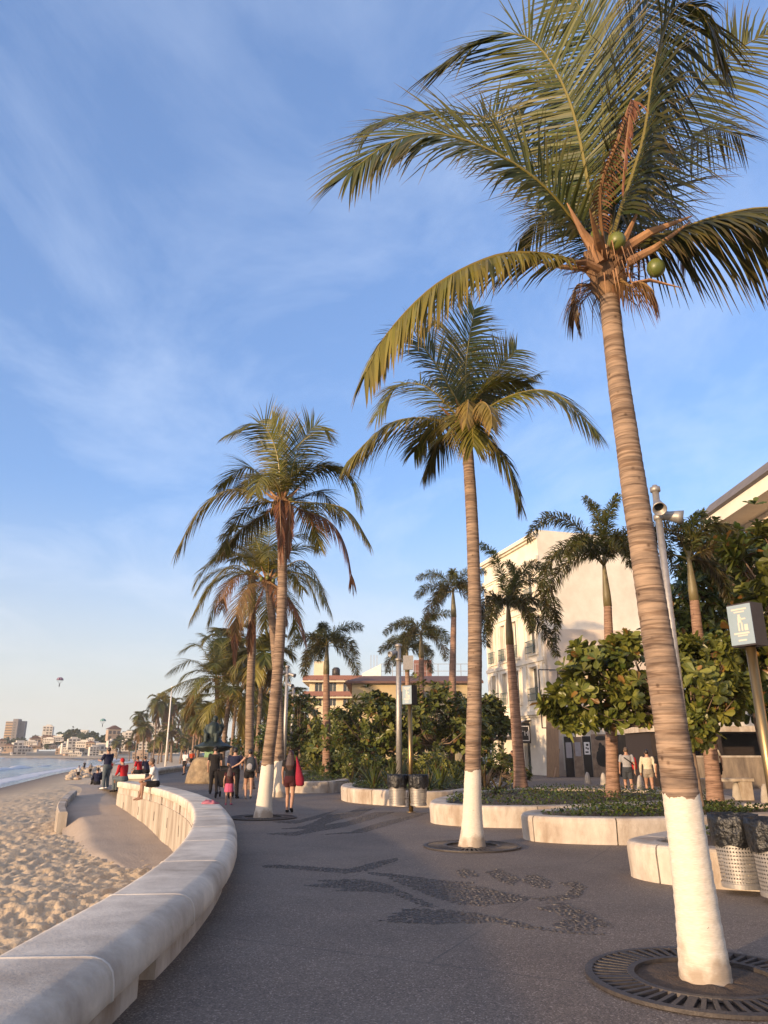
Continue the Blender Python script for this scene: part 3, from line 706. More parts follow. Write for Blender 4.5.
# outlines: visible edge points read at ground level, closed behind by plausible backs
planter([(3.45, 11.3), (3.38, 10.75), (3.75, 10.25), (4.5, 9.9), (5.5, 9.65), (6.7, 9.6), (8.2, 9.9), (9.2, 11.5), (9.0, 13.6), (7.4, 14.3), (5.6, 13.5), (4.3, 12.3)],
        'nearest planter behind the foreground palm, its rounded tip pointing left', cover=3800, seed=2, joff=.9, bare=[(4.3, 10.9, .75), (5.2, 10.6, .5)])
planter([(2.75, 15.9), (2.78, 15.2), (3.4, 14.75), (4.6, 14.55), (6.0, 14.9), (7.6, 15.6), (8.9, 16.6), (9.2, 18.3), (8.0, 19.2), (6.0, 18.6), (4.2, 17.4), (3.1, 16.6)],
        'second planter of low green leaves, between the nearest and the third planter', cover=3600, seed=3, joff=.8)
planter([(1.15, 19.6), (1.25, 18.6), (2.1, 17.9), (3.4, 17.7), (5.2, 18.4), (7.2, 19.6), (9.0, 20.5), (9.6, 23), (8, 26), (5.2, 26.8), (2.8, 24.4), (1.6, 21.6)],
        'third planter with low leaves directly behind the middle painted palm', cover=5200, seed=4, joff=.4)
planter([(-1.55, 28.8), (-1.2, 26.6), (-.2, 25.2), (1.0, 24.2), (2.1, 24.5), (2.9, 26), (4.2, 28.6), (4.4, 32.5), (2.6, 35.5), (0, 36), (-1.3, 32.5)],
        'planter full of spiky shrubs behind the twin litter bins', cover=4200, seed=5, joff=.6)
planter([(-4.6, 35.8), (-4.4, 33.4), (-3.2, 32.2), (-1.9, 33), (-1.4, 36.5), (-.6, 40), (-.6, 46), (-2.4, 50), (-4.4, 47), (-4.8, 40)],
        'far grassy planter to the right of the woman with the red bag', cover=4200, seed=6, joff=.5)
planter([(-7.6, 50), (-6.6, 46), (-5.4, 50.5), (-4.2, 54), (-3.0, 60), (-4, 64), (-6.4, 62), (-7.8, 56)],
        'most distant planter, seen between the paired painted palms', cover=2200, seed=8)
# ================================================================== PALMS
DENS = 2.15; LSC = 1.62
def frond(mb, pts, LL=.62, n=60, wid=.036, droop=.6, seed=0, tint=(.2, 0, .5), tip=.35, rach=.026, up=None, hang=0., mleaf=0, mr=1, fold=.25, t0=.13, ang=.42, seg=3):
    """a feather leaf along the 3-D curve pts; leaflets on both sides, bending down under their weight"""
    n = int(n * DENS); LL = LL * LSC; hang = hang + .18
    rnd = random.Random(seed); P, Lr = resample(catmull(pts, 8), n + 1)
    rc = (min(1, tint[0] + .35), tint[1], .55 + .2 * rnd.random(), 1)
    step = max(1, n // 22); rp = P[::step] + ([P[-1]] if (n % step) else [])
    mb.tube(rp, [rach * (1 - .86 * i / (len(rp) - 1)) for i in range(len(rp))], 5, mr, cols=[rc] * len(rp))
    G = V((0, 0, -1)); 
    for i in range(n + 1):
        t = i / n
        if t < t0: continue
        T = (P[min(i + 1, n)] - P[max(i - 1, 0)]).normalized()
        U = up if up is not None else V((0, 0, 1))
        S = T.cross(U)
        if S.length < .15: S = T.cross(V((.6, -.8, .1)))
        S.normalize(); Nn = S.cross(T).normalized()
        u = (t - t0) / (1 - t0)
        prof = (.55 + .45 * math.sin(min(1, u * 1.9) * math.pi / 2)) * (1 - .55 * max(0, (u - .5) / .5) ** 1.4)
        for side in (-1, 1):
            if rnd.random() < .035: continue
            l = LL * prof * rnd.uniform(.86, 1.08)
            a = ang + .62 * u ** 1.3 + rnd.gauss(0, .045)          # forward sweep grows to the tip
            d = (S * side * math.cos(a) + T * math.sin(a) + Nn * (fold * (1 - u) + rnd.gauss(0, .07)) + G * hang).normalized()
            p = P[i].copy(); w0 = wid * rnd.uniform(.8, 1.15)
            wv = (T - d * T.dot(d)); wv = wv.normalized() if wv.length > .05 else Nn.copy()
            wv = (wv + Nn * rnd.uniform(-.5, .5)).normalized()
            dr = droop * rnd.uniform(.6, 1.5) * (2.2 if rnd.random() < .05 else 1); yel = tint[0] + rnd.uniform(-.12, .16); dry = tint[1] + rnd.uniform(-.05, .08); br = tint[2] + rnd.uniform(-.22, .22)
            prev = None
            for k in range(seg + 1):
                q = k / seg; w = w0 * (1 - q ** 1.6 * .96) * (.55 if k == 0 else 1)
                c = (max(0, min(1, yel + .25 * q ** 2)), max(0, min(1, dry + tip * q ** 4)), max(0, min(1, br)), 1)
                e = (mb.vert(p + wv * w * .5, c), mb.vert(p - wv * w * .5, c))
                if prev: mb.face((prev[0], prev[1], e[1], e[0]), mleaf)
                prev = e
                p = p + d * (l / seg); d = (d + G * dr / seg * (1 + q)).normalized()
def trunk_mesh(pts, r0, r1, flare, nring, nseg, ring_amp, seed):
    P, Lr = resample(catmull(pts, 10), nring); rad = []
    for i in range(nring):
        s = Lr * i / (nring - 1); rad.append(r1 + (r0 - r1) * max(0, 1 - s / Lr) ** 1.1 + flare * math.exp(-s / .42))
    def fn(i, a, r):
        s = Lr * i / (nring - 1)
        ph = s / .085 + .55 * MN.noise((seed, s * .9, 1.5)); saw = (ph % 1)
        wob = MN.noise((math.cos(a) * .8 + seed, math.sin(a) * .8, s * 1.6)) * .045 + MN.noise((math.cos(a) * 2.4 + seed, math.sin(a) * 2.4, s * 7)) * .02
        return r * (1 + ring_amp * (saw - .5) + wob)
    mb = MB(); mb.tube(P, rad, nseg, 0, fn=fn); return mb, P
LEAVES = [M['palm'], M['rachis']]
def coco_crown_stuff(root, top, s, rnd, nuts=4):
    """fibre, dry stalks and nuts under the crown"""
    mb = MB()
    for k in range(26):
        az = rnd.uniform(0, 6.28); el = rnd.uniform(-.2, 1.2); d = V((math.cos(az) * math.cos(el), math.sin(az) * math.cos(el), math.sin(el)))
        p = top + V((0, 0, rnd.uniform(-.22, .16))) * s; e = p + d * rnd.uniform(.16, .34) * s
        mb.tube([p, p.lerp(e, .5), e], [.085 * s, .07 * s, .025 * s], 6)
    mb.ball(top + V((0, 0, -.06 * s)), (.19 * s, .19 * s, .30 * s), 10)
    mb.build('husk', M['husk'], root)
    for k in range(7):
        az = k * .9 + rnd.uniform(-.3, .3); d = V((math.cos(az), math.sin(az), rnd.uniform(.1, 1.2))).normalized(); l = rnd.uniform(.45, .75) * s
        mb = MB(); p = top + d * .1 * s
        mb.tube([p, p + d * l * .5 + V((0, 0, -.02)), p + d * l + V((0, 0, .02))], [.05 * s, .038 * s, .006 * s], 6, ell=(1, .45)); mb.build('dry_stalk', M['stub'], root)
    mb = MB()                                             # hanging threads
    for k in range(90):
        az = rnd.uniform(0, 6.28); d = V((math.cos(az), math.sin(az), rnd.uniform(-.2, .3))); p = top + d * .14 * s + V((0, 0, rnd.uniform(-.2, .1) * s)); l = rnd.uniform(.2, .62) * s
        q = p + d * l * .5 + V((0, 0, -.1 * l)); e = q + d * l * .2 + V((0, 0, -l * .7)); w = V((-d.y, d.x, 0)).normalized() * .006
        a, b, c, f, g = (mb.vert(x) for x in (p + w, p - w, q - w, q + w, e)); mb.face((a, b, c, f)); mb.face((f, c, g))
    mb.build('fibre_threads', M['stub'], root)
    for k in range(nuts):
        az = rnd.uniform(0, 6.28); d = V((math.cos(az), math.sin(az), 0)); mb = MB()
        p = top + d * rnd.uniform(.22, .3) * s + V((0, 0, rnd.uniform(-.05, .22) * s)); mb.ball(p, (.085, .085, .105), 12)
        mb.build('coconut', M['coconut'], root, smooth=True)
def coconut(label, base, top, fr, r0=.2, r1=.115, flare=.12, mid=None, n=56, LL=.62, wid=.040, paint=True, seed=1, nring=160, nseg=20, s=1., group='coconut palms along the promenade', nuts=4, stuff=True):
    base, top = V(base), V(top); rnd = random.Random(seed)
    root = thing('coconut_palm', label, 'palm tree', base, group)
    pts = [base + V((0, 0, -.05))] + ([V(m) for m in mid] if mid else []) + [top]
    if not mid: pts.insert(1, base.lerp(top, .5) + V((rnd.uniform(-.08, .08), rnd.uniform(-.1, .1), 0)))
    tm, _ = trunk_mesh(pts, r0, r1, flare, nring, nseg, .035, seed)
    tm.build('trunk', M['coco_trunk'] if paint else M['coco_trunk_plain'], root, smooth=True)
    if stuff: coco_crown_stuff(root, top, s, rnd, nuts)
    for i, f in enumerate(fr):
        mb = MB(); kw = dict(LL=LL, n=n, wid=wid, seed=seed * 100 + i); kw.update(f[1]); frond(mb, f[0], **kw)
        mb.build('frond', LEAVES, root, tint=True)
    return root
def px_frond(top, Y, pts, **kw):
    """frond curve given by photo points with depth offsets from the crown"""
    return ([V(top) + V((0, 0, .05))] + [at(x, y, Y=Y + d) for x, y, d in pts], kw)
def auto_fronds(top, n, L, seed, low=-.5, dry=.1, s_d=.55):
    rnd = random.Random(seed); out = []; top = V(top)
    for k in range(n):
        az = k * 2.39996 + rnd.uniform(-.25, .25); u = k / (n - 1); el = 1.35 - u * (1.35 - low) + rnd.uniform(-.12, .12); l = L * rnd.uniform(.88, 1.1) * (.85 + .15 * math.sin(u * 3))
        h = V((math.cos(az), math.sin(az), 0)); p = top.copy(); pts = [p.copy()]; e = el
        for j in range(5):
            p = p + (h * math.cos(e) + V((0, 0, math.sin(e)))) * l / 5; pts.append(p.copy()); e -= .27 + .12 * math.cos(e)
        dr = 0 if u < .75 or rnd.random() > .4 + dry else rnd.uniform(.3, .9)
        out.append((pts, dict(tint=(rnd.uniform(.1, .45) + .2 * (u > .6), dr, rnd.uniform(.35, .65)), droop=s_d + .3 * u)))
    return out

# ---- foreground palm
Y1 = 6.28; b1 = at(706, 981, z=0); t1 = at(607, 272, Y=b1.y + .12); Y1 = t1.y
up0 = V((0, -.25, 1)).normalized()
F = lambda pts, **k: px_frond(t1, Y1, pts, **k)
hero = [
    F([(604, 205, .6), (596, 150, 1.2), (570, 95, 1.7), (530, 80, 2.0)], LL=.7, n=60, tint=(.0, .02, .25), up=V((-.5, -.6, .5)).normalized()),
    F([(594, 215, .0), (571, 105, .1), (536, 44, .2), (495, 35, .3), (440, 66, .4)], LL=.80, n=78, tint=(.16, .0, .42), droop=.32, up=V((-.5, -.55, .55)).normalized(), wid=.034, hang=.05),
    F([(582, 233, -.2), (541, 184, -.5), (489, 150, -.7), (437, 134, -.8), (392, 142, -.9), (350, 172, -1.)], LL=.70, n=74, tint=(.2, .0, .42), droop=.5, up=V((-.25, -.85, .5)).normalized(), wid=.034),
    F([(588, 225, .5), (545, 165, 1.0), (490, 120, 1.3), (430, 112, 1.5), (380, 122, 1.6), (362, 140, 1.7)], LL=.72, n=70, tint=(.1, .02, .3), droop=.4, up=V((-.2, -.75, .6)).normalized()),
    F([(576, 262, -.1), (541, 254, -.3), (495, 256, -.5), (437, 284, -.7), (390, 330, -.8), (366, 372, -.9)], LL=.50, n=72, tint=(.5, .06, .55), droop=.85, hang=.5, up=V((-.2, -.4, .9)).normalized()),
    F([(600, 221, .2), (604, 150, .35), (600, 80, .5), (585, 20, .6), (560, -30, .7)], LL=.78, n=70, tint=(.02, .0, .3), droop=.4, up=V((-.6, -.5, .3)).normalized()),
    F([(617, 221, -.3), (643, 140, -.6), (655, 65, -.8), (675, 8, -.9), (700, 10, -1.0), (722, 60, -1.1)], LL=.72, n=72, tint=(.0, .08, .2), droop=.9, hang=.35, up=V((.5, -.3, .6)).normalized(), wid=.036),
    F([(612, 221, .1), (625, 130, .2), (640, 40, .3), (655, -40, .3)], LL=.75, n=66, tint=(.02, .1, .22), droop=.6, up=V((.6, -.5, .2)).normalized(), hang=.15),
    F([(628, 205, .3), (660, 140, .5), (700, 85, .7), (745, 45, .8), (800, 20, .9)], LL=.7, n=68, tint=(.3, .0, .45), droop=.5, up=V((.5, -.6, .5)).normalized()),
    F([(640, 240, .0), (670, 233, -.1), (716, 217, -.3), (770, 208, -.4), (830, 222, -.5), (870, 262, -.5)], LL=.72, n=70, tint=(.05, .12, .22), droop=.95, hang=.75, up=V((.2, -.2, .95)).normalized()),
    F([(635, 215, 1.0), (665, 160, 1.6), (705, 130, 2.0), (740, 135, 2.3)], LL=.75, n=56, tint=(.1, .15, .3), droop=.8, hang=.3),
    F([(600, 195, -.5), (618, 140, -.9), (632, 100, -1.0), (628, 130, -1.05), (622, 190, -1.05)], LL=.16, n=40, tint=(.3, .85, .45), droop=1.4, hang=.9, wid=.022),
    F([(640, 225, .5), (665, 200, .9), (680, 215, 1.2), (686, 265, 1.4)], LL=.5, n=40, tint=(.2, .7, .35), droop=1.2, hang=1.2, wid=.02),
    F([(597, 240, 1.0), (575, 215, 1.8), (545, 215, 2.4), (515, 245, 2.8)], LL=.6, n=50, tint=(.15, .05, .3), droop=.7, hang=.3),
    F([(590, 285, .3), (578, 285, .5), (572, 300, .6), (574, 318, .65)], LL=.36, n=26, tint=(.2, .5, .3), droop=1.2, hang=1.5, wid=.016),
    F([(628, 285, -.2), (640, 282, -.3), (652, 290, -.35), (655, 300, -.35)], LL=.30, n=22, tint=(.2, .6, .3), droop=1.2, hang=1.5, wid=.016),
]
hp = coconut('tallest coconut palm in the foreground right, trunk painted white to waist height beside the bins', b1, t1, hero, r0=.150, r1=.092, flare=.045, seed=11, nring=330, nseg=28, nuts=0,
             mid=[at(690, 860, Y=b1.y), at(664, 680, Y=b1.y + .03), at(636, 500, Y=b1.y + .06), at(616, 360, Y=b1.y + .1)])
for px, py, dd, r in ((656, 268, -.25, .088), (617, 241, -.32, .085), (596, 235, -.3, .055)):
    mb = MB(); mb.ball(at(px, py, Y=Y1 + dd), (r, r, r * 1.08), 16); mb.build('coconut', M['coconut'], hp, smooth=True)
for pts, r in (([(600, 262), (584, 235), (567, 203)], .04), ([(600, 255), (590, 240), (580, 225)], .035), ([(622, 250), (650, 232), (692, 216)], .042), ([(628, 262), (655, 248), (690, 222)], .036), ([(632, 284), (650, 280), (682, 288)], .03), ([(600, 270), (585, 262), (568, 262)], .035)):
    mb = MB(); q = [at(x, y, Y=Y1 - .25 - .08 * i) for i, (x, y) in enumerate(pts)]; mb.tube(q, [r * 1.3, r, .006], 7, ell=(1, .5)); mb.build('dry_stalk', M['stub'], hp)
grate((b1.x, b1.y, 0), .86, .50, 'large iron grate round the foreground palm, nearest the camera')

# ---- second palm
b2 = at(472, 847, z=0); t2 = at(466, 428, Y=b2.y + .1); Y2 = t2.y
F = lambda pts, **k: px_frond(t2, Y2, pts, **k)
pal2 = [
    F([(466, 410, 0), (466, 363, .1), (474, 310, .2)], LL=.8, tint=(.1, 0, .4), droop=.4, up=V((.5, -.7, .3)).normalized()),
    F([(460, 407, -.3), (434, 362, -.8), (412, 335, -1.1), (392, 345, -1.3)], LL=.72, tint=(.15, 0, .4), droop=.5, up=V((-.3, -.6, .7)).normalized()),
    F([(464, 407, .4), (457, 345, .9), (438, 322, 1.2), (424, 330, 1.3)], LL=.6, tint=(.75, .05, .6), droop=.6),
    F([(457, 416, .3), (427, 387, .7), (398, 386, 1.0), (378, 414, 1.1)], LL=.7, tint=(.25, 0, .5), droop=.6, up=V((-.2, -.5, .8)).normalized()),
    F([(453, 425, -.2), (424, 418, -.4), (387, 425, -.6), (347, 462, -.7)], LL=.72, tint=(.42, .05, .6), droop=.7, hang=.35),
    F([(455, 430, .5), (440, 440, .9), (424, 474, 1.1)], LL=.5, tint=(.05, .05, .3), droop=.8, hang=.6),
    F([(475, 416, -.1), (515, 394, -.3), (555, 393, -.5), (596, 430, -.6)], LL=.78, tint=(.25, 0, .6), droop=.65, up=V((.1, -.5, .8)).normalized(), hang=.2),
    F([(475, 410, .3), (493, 377, .7), (516, 350, 1.0)], LL=.75, tint=(.2, 0, .45), droop=.5, up=V((.5, -.6, .5)).normalized()),
    F([(482, 408, .8), (512, 388, 1.6), (538, 374, 2.0)], LL=.5, tint=(0, .05, .2), droop=.6),
    F([(478, 432, .1), (503, 455, .2), (514, 478, .2), (521, 506, .2)], LL=.55, tint=(.05, .1, .3), droop=.8, hang=.5),
    F([(470, 412, -.6), (482, 402, -1.4), (490, 410, -1.9), (492, 425, -2.2)], LL=.38, tint=(.75, .25, .6), droop=.8, hang=.5),
    F([(466, 412, -.5), (468, 400, -1.2), (468, 408, -1.6), (466, 422, -1.9)], LL=.34, tint=(.8, .3, .65), droop=.8, hang=.6),
    F([(470, 420, 1.), (475, 395, 1.8), (480, 400, 2.5)], LL=.7, tint=(.1, 0, .3)),
]
pal2 += auto_fronds(t2, 3, 2.2, 95, low=.2, dry=-.4)
coconut('medium coconut palm with white painted foot standing in a grate before the third planter', b2, t2, pal2, r0=.150, r1=.115, flare=.115, n=52, LL=.62, seed=23, nring=240, nuts=3,
        mid=[at(473, 760, Y=b2.y), at(475, 640, Y=b2.y), at(472, 520, Y=b2.y + .05)])
grate((b2.x, b2.y, 0), .86, .45, 'iron grate round the medium palm in the middle of the promenade')

# ---- third palm
b3 = at(263, 818, z=0); t3 = at(282, 503, Y=b3.y + .2); Y3 = t3.y
F = lambda pts, **k: px_frond(t3, Y3, pts, **k)
pal3 = [
    F([(281, 491, -.1), (276, 450, -.3), (260, 424, -.5), (229, 434, -.6)], tint=(.3, 0, .5), droop=.55, up=V((-.5, -.5, .6)).normalized(), LL=.7),
    F([(284, 491, .2), (286, 452, .4), (272, 420, .6)], tint=(.2, 0, .5), droop=.4, LL=.75, up=V((-.4, -.7, .3)).normalized()),
    F([(288, 491, .0), (298, 450, .2), (316, 426, .3), (331, 436, .4)], tint=(.2, 0, .45), droop=.5, LL=.7, up=V((.4, -.5, .6)).normalized()),
    F([(275, 495, .3), (249, 467, .7), (219, 486, .9)], tint=(.3, 0, .5), LL=.72),
    F([(271, 502, -.3), (236, 489, -.6), (203, 506, -.8), (177, 550, -.9)], tint=(.5, .12, .6), droop=.75, LL=.72, hang=.3),
    F([(290, 495, .2), (321, 468, .4), (349, 474, .6), (361, 504, .7)], tint=(.15, 0, .4), LL=.68, hang=.2),
    F([(297, 502, -.2), (334, 505, -.5), (352, 515, -.6), (369, 542, -.7)], tint=(.4, .05, .55), LL=.6, droop=.8, hang=.3),
    F([(297, 508, .1), (330, 522, .2), (346, 548, .2), (353, 586, .2)], tint=(.3, .75, .5), LL=.55, droop=1., hang=.7),
    F([(268, 512, .4), (244, 528, .8), (222, 552, 1.)], tint=(.15, .2, .35), LL=.55, droop=.8, hang=.4),
    F([(281, 500, -.5), (280, 505, -.9), (281, 535, -1.0), (282, 560, -.9)], tint=(.3, .85, .5), LL=.30, droop=1.2, hang=1., n=50),
    F([(286, 500, -.5), (290, 505, -.8), (289, 532, -.8), (288, 556, -.8)], tint=(.3, .8, .45), LL=.28, droop=1.2, hang=1., n=44),
    F([(283, 495, .9), (285, 470, 1.7), (290, 462, 2.4)], tint=(.2, 0, .35), LL=.7),
    F([(300, 498, 1.), (322, 492, 1.8), (340, 520, 2.2)], tint=(.1, .2, .3), LL=.6),
]
pal3 += auto_fronds(t3, 5, 2.9, 94, low=.0, dry=-.4)
coconut('tall leaning coconut palm with reddish dead fronds, beside the woman with the red bag', b3, t3, pal3, r0=.165, r1=.125, flare=.11, n=48, seed=37, nring=220,
        mid=[at(268, 760, Y=b3.y), at(276, 690, Y=b3.y), at(282, 600, Y=b3.y + .1)])
grate((b3.x, b3.y, 0), .86, .48, 'iron grate round the leaning palm beside the seat wall')

# ---- palms behind it
b4 = at(279, 797, z=0); t4 = at(268, 582, Y=b4.y + .6); Y4 = t4.y
F = lambda pts, **k: px_frond(t4, Y4, pts, **k)
pal4 = [F([(300, 560, -.2), (318, 580, -.4), (331, 612, -.5)], tint=(.4, .1, .5), LL=.75, droop=.8, hang=.3),
        F([(290, 600, 0), (300, 618, 0), (306, 640, 0)], tint=(.3, .8, .5), LL=.6, droop=1, hang=.7),
        F([(290, 565, .5), (305, 575, .9), (318, 605, 1.)], tint=(.2, .05, .4), LL=.7),
        F([(275, 560, 0), (285, 540, .2), (305, 535, .4), (318, 548, .5)], tint=(.25, 0, .45), LL=.75),
        F([(255, 560, .3), (235, 545, .6), (212, 560, .8)], tint=(.3, .05, .5), LL=.75),
        F([(262, 555, -.3), (250, 530, -.5), (236, 525, -.6)], tint=(.3, 0, .5), LL=.75),
        F([(268, 550, .2), (270, 525, .4), (262, 510, .6)], tint=(.2, 0, .4), LL=.75),
        F([(258, 600, -.2), (252, 620, -.2), (250, 650, -.2)], tint=(.2, .8, .35), LL=.5, hang=1, droop=1.1),
        F([(280, 590, -1.2), (284, 600, -1.8), (286, 625, -2.)], tint=(.3, .75, .4), LL=.5, hang=.8, droop=1.1)]
coconut('palm with white painted foot standing close behind the leaning palm', b4, t4, pal4 + auto_fronds(t4, 9, 3.2, 91, low=-.3), r0=.19, r1=.15, flare=.1, n=40, LL=.7, seed=41, nring=120, nseg=14,
        mid=[at(279, 720, Y=b4.y), at(275, 650, Y=b4.y + .3)])
b5 = at(249, 789, z=0); t5 = at(252, 576, Y=b5.y); Y5 = t5.y
F = lambda pts, **k: px_frond(t5, Y5, pts, **k)
pal5 = [F([(235, 565, -.5), (215, 578, -.9), (191, 618, -1.)], tint=(.55, .12, .6), LL=.85, droop=.8, hang=.35),
        F([(238, 575, .3), (222, 590, .6), (208, 622, .7)], tint=(.45, .1, .5), LL=.8, droop=.8, hang=.4),
        F([(240, 560, 0), (228, 555, 0), (205, 568, -.1), (194, 585, -.2)], tint=(.35, .05, .55), LL=.8),
        F([(248, 555, .2), (240, 530, .4), (222, 535, .5)], tint=(.3, 0, .5), LL=.8),
        F([(254, 555, .3), (258, 530, .5), (250, 515, .7)], tint=(.25, 0, .45), LL=.8),
        F([(260, 560, .3), (275, 545, .6), (290, 560, .8)], tint=(.2, .05, .4), LL=.8),
        F([(262, 580, 0), (272, 592, 0), (280, 625, 0)], tint=(.3, .6, .4), LL=.6, hang=.6),
        F([(245, 600, -.3), (236, 620, -.4), (235, 662, -.4)], tint=(.25, .85, .4), LL=.5, hang=1.1, droop=1.1),
        F([(250, 585, -1.2), (246, 600, -1.7), (240, 630, -1.9)], tint=(.4, .3, .5), LL=.7, hang=.6)]
coconut('bare trunked coconut palm just right of the three walkers, drooping yellow fronds on its left', b5, t5, pal5 + auto_fronds(t5, 9, 3.3, 92, low=-.3), r0=.21, r1=.18, flare=.1, n=40, LL=.75, paint=False, seed=47, nring=120, nseg=14,
        mid=[at(250, 700, Y=b5.y), at(252, 640, Y=b5.y)])
b6 = at(217, 772, z=0); b6.y; t6 = at(217, 680, Y=b6.y); Y6 = t6.y
F = lambda pts, **k: px_frond(t6, Y6, pts, **k)
pal6 = [F([(205, 678, 0), (188, 680, 0), (162, 692, 0)], tint=(.35, .05, .5), LL=1.1, hang=.3),
        F([(205, 668, 0), (190, 660, .5), (170, 672, .8)], tint=(.3, .05, .5), LL=1.2),
        F([(210, 662, -.3), (198, 645, -.5), (182, 650, -.7)], tint=(.3, 0, .5), LL=1.2),
        F([(215, 660, .3), (212, 642, .5), (203, 634, .7)], tint=(.25, 0, .45), LL=1.2),
        F([(218, 660, .3), (222, 645, .5), (219, 632, .8)], tint=(.25, 0, .5), LL=1.2),
        F([(224, 664, 0), (236, 655, 0), (246, 668, 0)], tint=(.25, .05, .4), LL=1.2),
        F([(226, 676, 0), (236, 680, 0), (242, 700, 0)], tint=(.3, .1, .4), LL=1.1, hang=.4),
        F([(208, 684, -.5), (198, 694, -.8), (190, 712, -.9)], tint=(.3, .2, .4), LL=1., hang=.5)]
coconut('bushy coconut palm rising behind the bronze sculpture', b6, t6, pal6 + auto_fronds(t6, 14, 3.9, 93, low=-.4), r0=.24, r1=.2, n=34, LL=1.1, wid=.06, paint=False, seed=53, nring=60, nseg=10)
t7 = at(229, 700, Y=62); coconut('short palm with a hanging yellow frond behind the walkers', (t7.x - .3, 62, 0), t7,
        auto_fronds(t7, 9, 3.6, 5, low=-.2) + [px_frond(t7, 62, [(236, 690, -.6), (243, 700, -.8), (241, 735, -.8)], tint=(1, .25, .7), LL=1.2, hang=.9)], r0=.22, r1=.18, n=30, LL=1., wid=.07, paint=False, seed=59, nring=50, nseg=10)

# ---- foxtail palms
FOXL = [M['fox'], M['rachis']]
def plume(mb, pts, LL, n, seed, tint, wid=.034, per=11):
    rnd = random.Random(seed); P, Lr = resample(catmull(pts, 8), n + 1)
    mb.tube(P[::4], [.028 * (1 - .85 * i / (len(P[::4]) - 1)) for i in range(len(P[::4]))], 5, 1, cols=[(.4, .1, .5, 1)] * len(P[::4]))
    for i in range(int(n * .14), n + 1):
        t = i / n; T = (P[min(i + 1, n)] - P[max(i - 1, 0)]).normalized()
        S = T.cross(V((.1, .2, 1))); S = S.normalized() if S.length > .1 else V((1, 0, 0)); Nn = S.cross(T)
        l0 = LL * (.55 + .45 * math.sin(min(1, t * 2.2) * 1.57)) * (1 - .5 * max(0, t - .6) / .4)
        for k in range(per):
            a = rnd.uniform(0, 6.283); rd = S * math.cos(a) + Nn * math.sin(a)
            d = (rd + T * rnd.uniform(.35, .9)).normalized(); l = l0 * rnd.uniform(.75, 1.1)
            w = d.cross(V((rnd.uniform(-1, 1), rnd.uniform(-1, 1), rnd.uniform(-1, 1)))).normalized() * wid * .5
            p = P[i]; q = p + d * l * .6; e = p + d * l + V((0, 0, -.28 * l))
            up = max(0, rd.z); c = (max(0, min(1, tint[0] + rnd.uniform(-.1, .2))), max(0, min(1, tint[1] * .6 + rnd.uniform(-.25, .25))), max(0, min(1, tint[2] + rnd.uniform(-.2, .2))), 1)
            ids = [mb.vert(x, c) for x in (p - w * .5, p + w * .5, q + w, q - w)]; t_ = mb.vert(e, c)
            mb.face(ids); mb.face((ids[3], ids[2], t_))
def foxtail(label, base, top, fr, r=.19, shaft=1.0, n=44, LL=.42, seed=1, group='foxtail palms growing in the planters'):
    base, top = V(base), V(top); root = thing('foxtail_palm', label, 'palm tree', base, group)
    cut = top - V((0, 0, shaft)); mid = base.lerp(cut, .45)
    P = [base + V((0, 0, -.05)), mid, cut]
    C, Lr = resample(catmull(P, 10), 90); rad = [r * (1.0 + .45 * math.exp(-Lr * i / 89 / .35) - .32 * (i / 89) ** 2) for i in range(90)]
    mb = MB(); mb.tube(C, rad, 14, fn=lambda i, a, rr: rr * (1 + .03 * ((Lr * i / 89 / .16) % 1 - .5) + .03 * MN.noise((math.cos(a) + seed, math.sin(a), i * .2)))); mb.build('trunk', M['fox_trunk'], root, smooth=True)
    mb = MB(); mb.tube([cut, cut.lerp(top, .3), cut.lerp(top, .8), top + V((0, 0, .25))], [r * .74, r * .7, r * .42, .04], 12); mb.build('crownshaft', M['crownshaft'], root, smooth=True)
    for i, (pts, tint) in enumerate(fr):
        mb = MB(); plume(mb, pts, LL, n, seed * 50 + i, tint); mb.build('frond', FOXL, root, tint=True)
    return root
def fox_auto(top, n, L, seed, rnd_el=(1.25, -.1)):
    rnd = random.Random(seed); out = []; top = V(top)
    for k in range(n):
        az = k * 2.39996 + rnd.uniform(-.3, .3); u = k / (n - 1); e = rnd_el[0] + (rnd_el[1] - rnd_el[0]) * u + rnd.uniform(-.1, .1)
        p = top.copy(); pts = [p.copy()]; h = V((math.cos(az), math.sin(az), 0)); l = L * rnd.uniform(.9, 1.1)
        for j in range(5):
            p = p + (h * math.cos(e) + V((0, 0, math.sin(e)))) * l / 5; pts.append(p.copy()); e -= .36
        out.append((pts, (rnd.uniform(.1, .5), .25 + .55 * u * rnd.random() + .1, rnd.uniform(.25, .6))))
    return out
def fx(top, Y, lst): return [([V(top)] + [at(x, y, Y=Y + d) for x, y, d in pts], tint) for pts, tint in lst]
bA = at(521, 788, z=.36); tA = at(508, 606, Y=bA.y)
